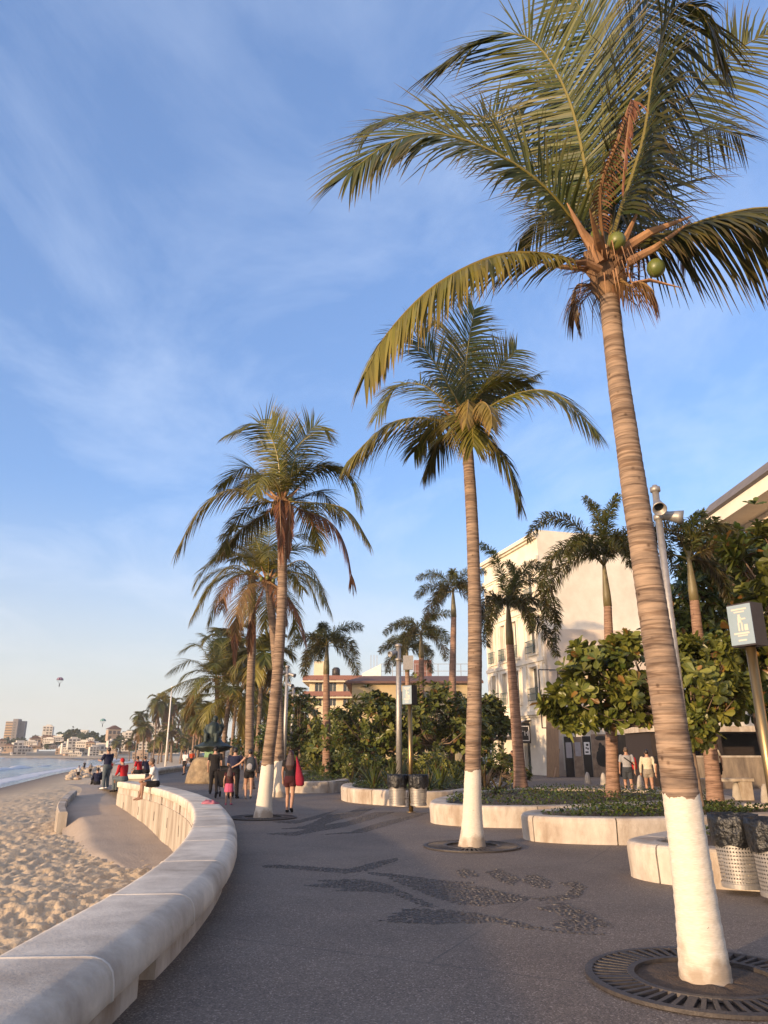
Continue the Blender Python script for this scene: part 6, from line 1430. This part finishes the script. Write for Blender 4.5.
# ================================================================== PEOPLE
def solid(mb, name, matl, parent, voxel=.012):
    """fuse the overlapping closed volumes of mb into one continuous surface"""
    o = mb.build(name, matl, None, origin=(0, 0, 0)); md = o.modifiers.new('r', 'REMESH'); md.mode = 'VOXEL'; md.voxel_size = voxel; md.use_smooth_shade = True
    s = o.modifiers.new('s', 'SMOOTH'); s.factor = .5; s.iterations = 2
    dg = bpy.context.evaluated_depsgraph_get(); me = bpy.data.meshes.new_from_object(o.evaluated_get(dg)); old = o.data
    o.modifiers.clear(); o.data = me; bpy.data.meshes.remove(old); me.name = name
    if not me.materials: me.materials.append(matl)
    o.parent = parent; o.location = (0, 0, 0); ROOT[o] = V((0, 0, 0)); return o
def person(label, loc, rz, h=1.7, pose='stand', skin=SKIN, hair=HAIR, hairlen=0, top=None, sleeve=.5, bottom=None, bstyle='trousers', shoes=None, arms=None, step=.2, wide=1., group=None, cap=None, vox=.013, belly=0, lean=0, hold=None):
    s = h / 1.7; root = thing('person', label, 'person', loc, group); root.rotation_euler.z = rz; ROOT[root] = V((0, 0, 0)); root.scale = (s, s, s)
    hz = .90
    if pose in ('sit', 'ground'): hz = .09
    pel = V((0, 0, hz)); L3 = lambda a, b: V(a) + V(b)
    dz = hz - .90; ln = lambda z: lean * max(0, z - .9)
    sp = lambda z: V((0, ln(z), z + dz))
    hipj = {k: V((k * .085, 0, hz)) for k in (-1, 1)}
    if pose == 'walk':
        knee = {-1: V((-.09, .17, .49)), 1: V((.09, -.02, .47))}; ank = {-1: V((-.085, step, .08)), 1: V((.085, -step * 1.25, .15))}; toe = {-1: V((-.09, step + .17, .03)), 1: V((.09, -step * 1.25 + .12, .04))}
    elif pose == 'sit':
        knee = {k: V((k * .12, .44, .10)) for k in (-1, 1)}; ank = {-1: V((-.12, .42, -.32)), 1: V((.10, .50, -.33))}; toe = {k: ank[k] + V((0, .17, -.07)) for k in (-1, 1)}
    elif pose == 'ground':
        knee = {k: V((k * .14, .38, .36)) for k in (-1, 1)}; ank = {k: V((k * .12, .62, .06)) for k in (-1, 1)}; toe = {k: ank[k] + V((0, .17, -.02)) for k in (-1, 1)}
    else:
        knee = {-1: V((-.10, .01, .49)), 1: V((.10, .03, .49))}; ank = {-1: V((-.11, -.02, .08)), 1: V((.12, .02, .08))}; toe = {k: ank[k] + V((k * .03, .17, -.05)) for k in (-1, 1)}
    sh = {k: sp(1.40) + V((k * .185 * wide, 0, 0)) for k in (-1, 1)}
    A = arms or {}
    el = {k: A.get(('e', k), sp(1.12) + V((k * .25, -.03 if pose != 'walk' else -.08 * k, 0))) for k in (-1, 1)}
    wr = {k: A.get(('w', k), sp(.87) + V((k * .25, .05 if pose != 'walk' else .05 - .13 * k, 0))) for k in (-1, 1)}
    el = {k: V(v) for k, v in el.items()}; wr = {k: V(v) for k, v in wr.items()}
    rings = lambda g, z0, z1: [(z, rx * wide + g, ry + g + (belly if 1.0 < z < 1.3 else 0)) for z, rx, ry in ((.82, .13, .10), (.88, .160, .118), (.95, .160, .118), (1.02, .140, .105), (1.10, .130, .098), (1.20, .145, .108), (1.30, .165, .112), (1.38, .175, .098), (1.43, .115, .08), (1.465, .062, .062), (1.53, .055, .06)) if z0 <= z <= z1]
    def torso(mb, g, z0, z1): mb.loft([[sp(z) + V((rx * math.cos(6.2832 * i / 16), ry * math.sin(6.2832 * i / 16), 0)) for i in range(16)] for z, rx, ry in rings(g, z0, z1)])
    mb = MB(); torso(mb, 0, .8, 1.6)
    hd = sp(1.60) + V((0, .02 + ln(1.6) * .1, 0))
    mb.ball(hd, (.076, .094, .112), 14); mb.ball(hd + V((0, .035, -.06)), (.056, .06, .06), 10); mb.ball(hd + V((0, .098, -.015)), (.014, .02, .024), 8); mb.ball(hd + V((0, .085, -.062)), (.026, .014, .010), 8)
    for k in (-1, 1): mb.ball(hd + V((k * .078, -.005, -.01)), (.013, .024, .032), 8)
    for k in (-1, 1):
        mb.tube([hipj[k], hipj[k].lerp(knee[k], .35), knee[k]], [.088, .082, .055], 10); mb.ball(knee[k], .055, 8)
        c = knee[k].lerp(ank[k], .3) + V((0, -.015, 0)); mb.tube([knee[k], c, ank[k]], [.052, .056, .034], 10); mb.ball(ank[k], .04, 8)
        mb.tube([ank[k] + V((0, -.04, -.03)), ank[k] + V((0, .03, -.025)), toe[k]], [.036, .04, .026], 8)
        mb.ball(sh[k], .055, 8); mb.tube([sh[k], el[k], el[k]], [.05, .038, .036], 8); mb.ball(el[k], .037, 8); mb.tube([el[k], el[k].lerp(wr[k], .3), wr[k]], [.036, .038, .024], 8)
        d = (wr[k] - el[k]).normalized(); sd_ = d.cross(V((k, 0, 0))); sd_ = sd_.normalized() if sd_.length > .1 else V((0, 1, 0)); nn = d.cross(sd_)
        pm = wr[k] + d * .05; mb.tube([wr[k], pm, wr[k] + d * .09], [.025, .038, .034], 8, ell=(1, .8))
        for f in range(4):
            b = wr[k] + d * .085 + sd_ * (f - 1.5) * .02; l = (.066, .078, .072, .056)[f]; cu = nn * (-.012 * k)
            mb.tube([b, b + d * l * .55 + cu * .6 + sd_ * (f - 1.5) * .004, b + d * l + cu * 2.2 + sd_ * (f - 1.5) * .006], [.0095, .009, .007], 6)
        b = wr[k] + d * .03 + sd_ * .03; mb.tube([b, b + sd_ * .028 + d * .03, b + sd_ * .036 + d * .065], [.012, .011, .008], 6)
    solid(mb, 'body', skin, root, vox)
    # hair
    mb = MB(); mb.ball(hd + V((0, -.014, .022)), (.086, .098, .108), 14)
    if hairlen:
        mb.tube([hd + V((0, -.05, .03)), hd + V((0, -.085, -.12)), hd + V((0, -.125, -.12 - hairlen * .5)), hd + V((0, -.115, -.12 - hairlen))], [.075, .10, .115, .05], 10, ell=(1.25, .5)) 
    ho = solid(mb, 'hair', hair, root, vox)
    if cap is not None: mb = MB(); mb.ball(hd + V((0, 0, .05)), (.093, .108, .085), 12); mb.tube([hd + V((0, .06, .05)), hd + V((0, .19, .035))], [.07, .05], 8, ell=(.25, 1)); solid(mb, 'cap', cap, root, vox)
    if top is not None:
        mb = MB(); torso(mb, .022, .94, 1.44)
        for k in (-1, 1):
            if sleeve > 0:
                e = sh[k].lerp(el[k], min(1, sleeve * 1.25)); pts = [sh[k], sh[k].lerp(e, .5), e]; rr = [.068, .064, .060]
                if sleeve > .85: pts += [el[k].lerp(wr[k], .5), el[k].lerp(wr[k], .95)]; rr += [.052, .043]
                mb.ball(sh[k], .068, 8); mb.tube(pts, rr, 10)
        solid(mb, 'shirt', top, root, vox)
    if bottom is not None:
        mb = MB()
        if bstyle == 'skirt':
            mb.loft([[sp(z) + V((rx * math.cos(6.2832 * i / 18) * (1 + .05 * math.sin(i * 2.1)), ry * math.sin(6.2832 * i / 18) * (1 + .05 * math.sin(i * 2.1)), 0)) for i in range(18)] for z, rx, ry in ((1.02, .15, .12), (.92, .185, .14), (.78, .20, .165), (.62, .215, .19), (.57, .20, .18))])
        else:
            torso(mb, .024, .8, 1.05); mb.ball(V((0, 0, hz - .04)), (.15, .11, .09), 10)
            fr = {'shorts': .72, 'short_shorts': .42, 'trousers': 1.}[bstyle]
            for k in (-1, 1):
                e = hipj[k].lerp(knee[k], fr); pts = [hipj[k], hipj[k].lerp(e, .5), e]; rr = [.112, .108, .098 if fr < 1 else .076]
                if fr == 1.: pts += [knee[k].lerp(ank[k], .5), ank[k] + V((0, 0, .0))]; rr += [.07, .062]
                mb.tube(pts, rr, 10)
                if fr == 1.: mb.ball(knee[k], .074, 8)
        solid(mb, {'skirt': 'skirt', 'trousers': 'trousers'}.get(bstyle, 'shorts'), bottom, root, vox)
    if shoes is not None:
        for k in (-1, 1):
            mb = MB(); mb.tube([ank[k] + V((0, -.06, -.035)), ank[k] + V((0, .02, -.03)), toe[k] + V((0, 0, .004)), toe[k] + V((0, .03, 0))], [.044, .05, .042, .02], 10, ell=(1, .85)); solid(mb, 'shoe', shoes, root, vox)
    return root
def gp(px, py, z=0): q = at(px, py, z=z); return (q.x, q.y, z)
BLK = cloth((.018, .016, .017)); NAVY = cloth((.02, .022, .05)); PINK = cloth((.55, .10, .18)); RED = cloth((.42, .02, .025)); WHITE = cloth((.68, .66, .62)); GREY = cloth((.33, .32, .33)); DGREY = cloth((.05, .055, .065)); CREAM = cloth((.62, .54, .40)); MAR = cloth((.06, .015, .018)); DENIM = cloth((.10, .12, .13)); KHAKI = cloth((.30, .25, .20)); CRIM = cloth((.30, .022, .045)); ORNG = cloth((.5, .08, .03))
w1 = gp(289, 813)
person('woman with long dark hair in black top and dark red shorts walking away', w1, R(-4), 1.62, 'walk', hair=HAIR_R, hairlen=.34, top=BLK, sleeve=.35, bottom=MAR, bstyle='short_shorts', shoes=BLK, step=.12, arms={('w', 1): V((.30, .04, .86)), ('e', 1): V((.27, -.02, 1.12))}, vox=.010)
def bag_mesh(root, c, w, h, d, m, strap=None):
    mb = MB(); n = 14; rr = []
    for z, f in ((0, .55), (.08, .95), (.45, 1), (.8, .85), (1., .5)): rr.append([V(c) + V((w * f * math.cos(6.2832 * i / n), d * f * math.sin(6.2832 * i / n), h * (z - .5))) for i in range(n)])
    mb.loft(rr); mb.build('bag_body', m, root, smooth=True)
    if strap: mb = MB(); mb.tube([V(c) + V(p) for p in strap], .014, 6); mb.build('strap', m, root)
bg_ = thing('shoulder_bag', 'large crimson shoulder bag hanging at the right side of the woman with long dark hair', 'bag', w1)
mb = MB(); o_ = V(w1)
mb.loft([[o_ + V((cx_ + rx_ * math.cos(t), -.04 + ry_ * math.sin(t), z_)) for t in (i * .449 for i in range(14))] for z_, cx_, rx_, ry_ in ((.70, .28, .08, .05), (.74, .28, .12, .08), (.90, .265, .125, .09), (1.06, .24, .09, .07), (1.22, .215, .06, .05), (1.40, .18, .03, .05), (1.44, .17, .02, .06))]); mb.build('bag_body', CRIM, bg_, smooth=True)
mb = MB(); mb.tube([o_ + V(q_) for q_ in ((.17, -.06, 1.43), (.16, .0, 1.465), (.17, .07, 1.40), (.24, .07, 1.1))], .018, 6); mb.build('strap', CRIM, bg_)
m1 = gp(213, 794); person('man all in black with cap walking away left of the stroller family', m1, R(4), 1.8, 'stand', hair=HAIR, top=BLK, sleeve=.55, bottom=BLK, bstyle='trousers', shoes=BLK, wide=1.08, cap=BLK, vox=.012)
m2 = gp(231, 801); person('man in dark navy shirt pushing the stroller', (m2[0] - .2, 28.6, 0), R(-2), 1.74, 'stand', top=NAVY, sleeve=.6, bottom=BLK, bstyle='trousers', shoes=BLK, wide=1.1, arms={('e', -1): V((-.26, .05, 1.12)), ('w', -1): V((-.2, .3, 1.02)), ('e', 1): V((.26, .05, 1.12)), ('w', 1): V((.2, .3, 1.02))})
c1 = gp(228, 805); person('small girl with long dark hair in dark red top and pink skirt', c1, R(3), 1.14, 'stand', hair=HAIR_R, hairlen=.36, top=MAR, sleeve=.3, bottom=PINK, bstyle='skirt', shoes=PINK)
w2_ = gp(248, 799); person('woman in short black dress with bun of dark hair, arm stretched towards the stroller', w2_, R(14), 1.68, 'walk', top=BLK, sleeve=0, bottom=BLK, bstyle='short_shorts', shoes=KHAKI, step=.08, arms={('e', -1): V((-.36, .08, 1.22)), ('w', -1): V((-.55, .16, 1.12))})
bp_ = thing('backpack', 'black and grey backpack worn by the woman reaching for the stroller', 'backpack', w2_)
bag_mesh(bp_, V(w2_) + V((.08, -.20, 1.18)), .17, .50, .11, DGREY); mb = MB(); mb.ball(V(w2_) + V((.05, -.31, 1.10)), (.11, .04, .12), 10); mb.build('front_pocket', GREY, bp_)
# stroller
st = thing('stroller', 'black folding stroller pushed between the man in navy and the girl', 'stroller', gp(224, 798)); q = ROOT[st]
mb = MB()
for k in (-.22, .22):
    mb.tube([q + V((k, -.35, 1.0)), q + V((k, -.05, .55)), q + V((k, .40, .12))], .016, 6); mb.tube([q + V((k, -.32, .12)), q + V((k, .05, .62))], .016, 6)
mb.tube([q + V((-.22, -.35, 1.0)), q + V((.22, -.35, 1.0))], .018, 6); mb.build('frame', M['darkbox'], st)
for x in (-.24, .24):
    for y in (-.32, .40):
        mb = MB(); ax = V((1, 0, 0)).to_track_quat('Z', 'Y'); mb.lathe([(.001, -.025), (.10, -.025), (.115, 0), (.10, .025), (.001, .025)], q + V((x, y, .12)), 16, ax=ax); mb.build('wheel', BLK, st)
mb = MB(); mb.loft([[q + V((x, -.18 + .0, .42)) for x in (-.2, .2)] + [q + V((x, .25, .36)) for x in (.2, -.2)], [q + V((x, -.20, .47)) for x in (-.2, .2)] + [q + V((x, .25, .41)) for x in (.2, -.2)]]); mb.loft([[q + V((x, -.2, .45)) for x in (-.2, .2)] + [q + V((x, -.14, .45)) for x in (.2, -.2)], [q + V((x, -.34, .95)) for x in (-.2, .2)] + [q + V((x, -.28, .95)) for x in (.2, -.2)]]); mb.build('seat', BLK, st)
mb = MB(); n = 8
for j in range(n):
    a0, a1 = 1.7 - 1.7 * j / n, 1.7 - 1.7 * (j + 1) / n
    f = lambda a, x: q + V((x, -.1 + .34 * math.cos(a), .78 + .34 * math.sin(a)))
    mb.quad(f(a0, -.22), f(a0, .22), f(a1, .22), f(a1, -.22))
mb.build('canopy', DGREY, st)
# the man sitting on the wall
def wall_pt(y, off):
    for i in range(len(wp) - 1):
        if wp[i].y <= y <= wp[i + 1].y:
            T = (wp[i + 1] - wp[i]).normalized(); p = wp[i].lerp(wp[i + 1], (y - wp[i].y) / (wp[i + 1].y - wp[i].y)); return p + V((T.y, -T.x, 0)) * off, math.atan2(T.y, T.x)
p, a = wall_pt(27.2, -.22); hd_ = a + R(90) - R(90)
person('barefoot man in white t shirt sitting on the curved seat wall over the sand', (p.x, p.y, .46), a - R(8), 1.74, 'sit', skin=SKIN2, hair=HAIR_G, top=WHITE, sleeve=.6, bottom=BLK, bstyle='shorts', lean=.22, wide=1.05, arms={('e', -1): V((-.24, .20, .32)), ('w', -1): V((-.16, .42, .22)), ('e', 1): V((.24, .20, .32)), ('w', 1): V((.16, .40, .22))}, vox=.010)
p, a = wall_pt(31.9, -.15)
person('person in red hooded top sitting at the end of the curved seat wall', (p.x - .15, p.y + .2, .46), R(62), 1.7, 'sit', hair=RED, top=RED, sleeve=1, bottom=DENIM, bstyle='trousers', shoes=BLK, lean=.25, wide=1.1, arms={('e', -1): V((-.24, .15, .35)), ('w', -1): V((-.12, .36, .26)), ('e', 1): V((.24, .15, .35)), ('w', 1): V((.12, .36, .26))})
q = at(107, 770, Y=36.8); person('man in dark shirt and grey jeans standing by the seat wall end', (q.x, 36.8, -.05), R(58), 1.84, 'stand', top=NAVY, sleeve=.7, bottom=DENIM, bstyle='trousers', shoes=WHITE, wide=1.1, belly=.03, arms={('e', -1): V((-.28, .10, 1.16)), ('w', -1): V((-.2, .34, 1.18)), ('e', 1): V((.27, .1, 1.14)), ('w', 1): V((.18, .3, 1.1))})
q = at(97, 783, Y=41); person('person in navy top sitting on the sandy slope with back to the promenade', (q.x, 41, -.04), R(35), 1.62, 'ground', top=NAVY, sleeve=1, bottom=BLK, bstyle='trousers', shoes=BLK, lean=.12, arms={('e', -1): V((-.25, .2, .3)), ('w', -1): V((-.14, .42, .34)), ('e', 1): V((.25, .2, .3)), ('w', 1): V((.14, .42, .34))})
for px, Y, tp, rz, lab in ((140, 43.6, RED, R(70), 'person in red shirt sitting on the far seat wall, left of the pair'), (147, 45.0, NAVY, R(60), 'person in navy shirt sitting on the far seat wall, right of the pair')):
    q = at(px, 771, Y=Y); person(lab, (q.x, Y, .46), rz, 1.72, 'sit', skin=SKIN2, top=tp, sleeve=.6, bottom=BLK, bstyle='shorts', lean=.3, wide=1.1, shoes=BLK, arms={('e', -1): V((-.24, .2, .3)), ('w', -1): V((-.14, .4, .24)), ('e', 1): V((.24, .2, .3)), ('w', 1): V((.14, .4, .24))}, vox=.016)
q = gp(184, 775); person('walker in white top and black shorts left of the sculpture', q, R(160), 1.68, 'walk', top=WHITE, sleeve=.7, bottom=BLK, bstyle='shorts', shoes=BLK, vox=.018, skin=SKIN2)
q = gp(191, 769); person('person in orange red top behind the white topped walker', q, R(20), 1.72, 'stand', top=ORNG, sleeve=.7, bottom=BLK, bstyle='shorts', shoes=BLK, vox=.018, skin=SKIN2)
q = gp(630, 796); person('man in grey t shirt and dark shorts walking beside the blouse woman', (q[0], q[1], 0), R(-6), 1.76, 'walk', hair=HAIR_G, top=GREY, sleeve=.6, bottom=DGREY, bstyle='shorts', shoes=BLK, step=.14, wide=1.05)
sb = thing('sling_bag', 'dark red bag slung at the right side of the man in grey', 'bag', q); bag_mesh(sb, V(q) + V((.27, -.04, 1.18)), .10, .46, .08, RED); mb = MB(); mb.tube([V(q) + V((.22, -.14, 1.12)), V(q) + V((.05, -.16, 1.26)), V(q) + V((-.14, -.135, 1.40))], .02, 6); mb.build('strap', BLK, sb)
q = gp(651, 798); person('woman in cream long sleeved blouse and beige shorts, right of the couple', (q[0], q[1], 0), R(-12), 1.68, 'walk', top=CREAM, sleeve=1, bottom=KHAKI, bstyle='short_shorts', shoes=CREAM, step=.16)
q = gp(731, 799); person('man in cream shirt and black shorts standing bent behind the stone bench at the right', (q[0] - .05, q[1] + .75, .18), R(10), 1.76, 'stand', hair=HAIR, top=CREAM, sleeve=.5, bottom=BLK, bstyle='shorts', wide=1.12, lean=.28, belly=.03)
q = gp(514, 784); person('woman in dark top and black leggings standing before the hotel, left of a foxtail trunk', q, R(95), 1.66, 'stand', skin=SKIN2, hair=HAIR_R, top=MAR, sleeve=0, bottom=BLK, bstyle='trousers', shoes=WHITE, vox=.016)
q = gp(696, 806); person('person in black seen between the tallest palm and the thin trunk', (q[0], q[1] + 2.5, 0), R(-10), 1.72, 'stand', top=BLK, sleeve=.6, bottom=BLK, bstyle='trousers', shoes=WHITE, vox=.016)
q = at(180, 757, Y=70)
# a few bathers far along the shore
BATH = [(79, 768, 95, WHITE, 'bather in pale top at the water edge, leftmost of the far shore'), (91, 765, 110, KHAKI, 'bather in brown on the stony shore'), (103, 767, 90, WHITE, 'person in white on the stony shore behind the dark shirted man'), (112, 762, 120, RED, 'distant person in red far up the beach'), (85, 761, 150, BLK, 'distant dark figure by the breaking wave')]
for px, py, Y, c, lab in BATH:
    q = at(px, py, Y=Y); person(lab, (q.x, Y, float(sand_z(np.array([q.x]), np.array([float(Y)]))[0])), R(40), 1.7, 'stand', top=c, sleeve=.5, bottom=BLK, bstyle='shorts', vox=.03, skin=SKIN2, group='people far along the shore')

# a pink cloth left on the wall
p, a = wall_pt(18.3, .06); c = V((p.x, p.y, .462)); mb = MB(); n = 22; rg = []
for f, z in ((1, .0), (1.02, .02), (.85, .05), (.5, .075), (.15, .06)):
    rg.append([c + V((f * .19 * math.cos(6.2832 * i / n) * (1 + .35 * MN.noise((math.cos(6.2832 * i / n) * 2, math.sin(6.2832 * i / n) * 2, f * 2))), f * .13 * math.sin(6.2832 * i / n) * (1 + .3 * MN.noise((math.cos(6.2832 * i / n) * 2 + 5, math.sin(6.2832 * i / n) * 2, f))), z * (1 + .9 * MN.noise((math.cos(6.2832 * i / n) * 3, math.sin(6.2832 * i / n) * 3, f * 4))))) for i in range(n)])
mb.loft(rg); tag(mb.build('pink_cloth', cloth((.42, .15, .19)), smooth=True, origin=c), 'crumpled pink cloth left lying on top of the curved seat wall', 'cloth')

# ------------------------------------------------------------------ boulder and bronze
q = gp(207, 783); bd = MB(); c = V(q)
n = 22; rings = []
for j in range(10):
    z = 1.32 * j / 9; r = (1.18 - .36 * (j / 9)) * (1 if j < 9 else .82); rings.append([c + V((r * (1 + .10 * MN.noise((math.cos(6.2832 * i / n) * 1.3, math.sin(6.2832 * i / n) * 1.3, z * 1.2))) * math.cos(6.2832 * i / n), r * .9 * (1 + .1 * MN.noise((math.cos(6.2832 * i / n) * 1.3 + 4, math.sin(6.2832 * i / n), z))) * math.sin(6.2832 * i / n), z)) for i in range(n)])
bd.loft(rings); tag(bd.build('boulder', M['boulder'], smooth=True, origin=c), 'tan stone boulder serving as pedestal of the green bronze sculpture', 'boulder')
sc_ = thing('bronze_sculpture', 'dark green bronze sculpture with wide dish and hunched figure on the boulder', 'sculpture', c + V((0, 0, 1.32)))
s0 = c + V((.15, 0, 1.3)); mb = MB(); mb.lathe([(.001, 0), (.42, 0), (.38, .25), (.46, .42), (.001, .42)], s0, 20); mb.build('plinth', M['verd'], sc_, smooth=True)
mb = MB(); rg = mb.lathe([(.36, .20), (.60, .24), (1.0, .40), (1.06, .45), (1.03, .49), (.85, .55), (.5, .72), (.34, .95), (.25, .97)], s0 + V((.05, 0, .12)), 36)
for ring in rg:
    for i, vid in enumerate(ring): x, y, z = mb.v[vid]; mb.v[vid] = (x, y, z + .05 * math.sin(i * 6.2832 / 36 * 7) * (abs(z - s0.z) < .6))
mb.build('dish', M['bronze'], sc_, smooth=True)
mb = MB(); f0 = s0 + V((.0, 0, .95))
mb.tube([f0, f0 + V((0, 0, .35)), f0 + V((.02, 0, .75)), f0 + V((.05, 0, .95))], [.34, .40, .33, .15], 12); mb.ball(f0 + V((.08, -.04, 1.10)), (.15, .17, .19), 10)
for k in (-1, 1): mb.tube([f0 + V((k * .3, 0, .78)), f0 + V((k * .45, -.1, .45)), f0 + V((k * .28, -.32, .25))], [.12, .1, .08], 8); mb.tube([f0 + V((k * .18, 0, .1)), f0 + V((k * .3, -.45, .25)), f0 + V((k * .28, -.5, -.15))], [.17, .14, .1], 8)
mb.tube([f0 + V((.35, .1, .2)), f0 + V((.5, .1, .7)), f0 + V((.34, .05, 1.15))], [.1, .09, .05], 8)
o = solid(mb, 'figure', M['bronze'], None, .035); o.parent = sc_; o.data.transform(Matrix.Translation(-ROOT[sc_]))

# shore stones: one build copied
rnd = random.Random(21); st_p = []
for k in range(3):
    mb = MB(); mb.ball((0, 0, .12), (.5, .38, .3), 10)
    for i, v in enumerate(mb.v): nz = 1 + .35 * MN.noise((v[0] * 2.2 + k * 5, v[1] * 2.2, v[2] * 2.2)); mb.v[i] = tuple(x * nz for x in v)
    o = mb.build('shore_stone', M['stone'], origin=(0, 0, 0)); st_p.append(o)
sx0 = 0
for i in range(110):
    u = rnd.random(); py = 762 + 16 * u; px = 98 - 30 * u ** .8 + rnd.uniform(-9, 24) * (1 - .35 * u); c = at(px, py, z=-1.5)
    dsh = float(shore_dist(np.array([c.x]), np.array([c.y]))[0])
    if dsh < -2: continue
    z = float(sand_z(np.array([c.x]), np.array([c.y]))[0]); s = rnd.uniform(.5, 1.5)
    o = st_p[i] if i < 3 else copy_tree(st_p[i % 3]); o.location = (c.x, c.y, z); o.scale = (s, s * rnd.uniform(.7, 1.2), s * rnd.uniform(.6, 1.1)); o.rotation_euler.z = rnd.uniform(0, 6)
    tag(o, 'pale boulder strewn along the stony shore', 'rock', 'pale stones along the water edge')

# parasails over the bay
def parasail(px, py, Y, w, m1, m2, lab):
    c = at(px, py, Y=Y); t = thing('parasail', lab, 'parasail', c); s = w / F_PX * Y; n = 16; mb = MB()
    for i in range(n):
        for j in range(6):
            f = lambda i_, j_: c + V((s * .5 * math.sin(1.57 * j_ / 6) * math.cos(6.2832 * i_ / n), s * .5 * math.sin(1.57 * j_ / 6) * math.sin(6.2832 * i_ / n), s * .42 * math.cos(1.57 * j_ / 6)))
            mb.quad(f(i, j), f(i + 1, j), f(i + 1, j + 1), f(i, j + 1), i % 2)
    mb.build('canopy', [m1, m2], t, smooth=True)
    mb = MB(); hp_ = c + V((0, 0, -s * .62))
    for i in range(0, n, 2): mb.bar(c + V((s * .5 * math.cos(6.2832 * i / n), s * .5 * math.sin(6.2832 * i / n), 0)), hp_, .05)
    mb.build('lines', M['darkbox'], t)
    mb = MB(); mb.tube([hp_ + V((0, 0, .1)), hp_ + V((0, 0, -.6)), hp_ + V((.1, -.3, -.9)), hp_ + V((.1, -.25, -1.5))], [.2, .26, .2, .1], 8); mb.ball(hp_ + V((0, 0, .3)), .16, 8); solid_o = mb.build('rider', BLK, t)
parasail(60, 680, 380, 6.5, cloth((.10, .03, .09)), cloth((.35, .25, .3)), 'dark purple striped parasail, the higher of two over the bay')
parasail(103, 721, 480, 5.5, cloth((.06, .22, .20)), cloth((.25, .36, .33)), 'small green parasail low over the far beach')
# parked dark car beyond the sculpture
q = gp(199, 762); cr_ = thing('parked_car', 'small dark car parked beyond the sculpture', 'car', q); c = V(q)
mb = MB(); mb.loft([[c + V((-2.1, y * s, z)) for y, z in ((-.8, .35), (.8, .35), (.8, .75), (-.8, .75))] for s in (1,)] + [[c + V((x, y * s, z * k + .35 * (1 - k))) for y, z in ((-.85, .3), (.85, .3), (.85, .85), (-.85, .85))] for x, s, k in ((-1.9, 1, 1), (1.8, 1, 1), (2.1, .92, .9))]); mb.loft([[c + V((x, y, .85)) for x, y in ((-1.7, -.75), (1.1, -.75), (1.1, .75), (-1.7, .75))], [c + V((x, y, 1.42)) for x, y in ((-1.2, -.6), (.5, -.6), (.5, .6), (-1.2, .6))]]); mb.build('body', M['black_panel'], cr_)
mb = MB(); mb.loft([[c + V((x, y, .9)) for x, y in ((-1.68, -.76), (1.08, -.76), (1.08, .76), (-1.68, .76))], [c + V((x, y, 1.34)) for x, y in ((-1.26, -.64), (.56, -.64), (.56, .64), (-1.26, .64))]]); mb.build('windows', M['glass'], cr_)
for x in (-1.3, 1.3):
    for y in (-.82, .82): mb = MB(); mb.lathe([(.001, -.1), (.3, -.1), (.33, 0), (.3, .1), (.001, .1)], c + V((x, y, .33)), 16, ax=V((0, 1, 0)).to_track_quat('Z', 'Y')); mb.build('wheel', M['bag'], cr_)

# ------------------------------------------------------------------ thin sea air over the bay
m, nt, b = nodes('sea_air'); nt.nodes.remove(b); pv = N(nt, 'ShaderNodeVolumePrincipled'); pv.inputs['Color'].default_value = (.95, .94, .92, 1); pv.inputs['Density'].default_value = .00025
nt.links.new(pv.outputs[0], nt.nodes['Material Output'].inputs['Volume'])
mb = MB(); mb.box(-900, 400, -60, 1000, -10.5, 62); tag(mb.build('haze', m, origin=(0, 0, 0)), kind='stuff')
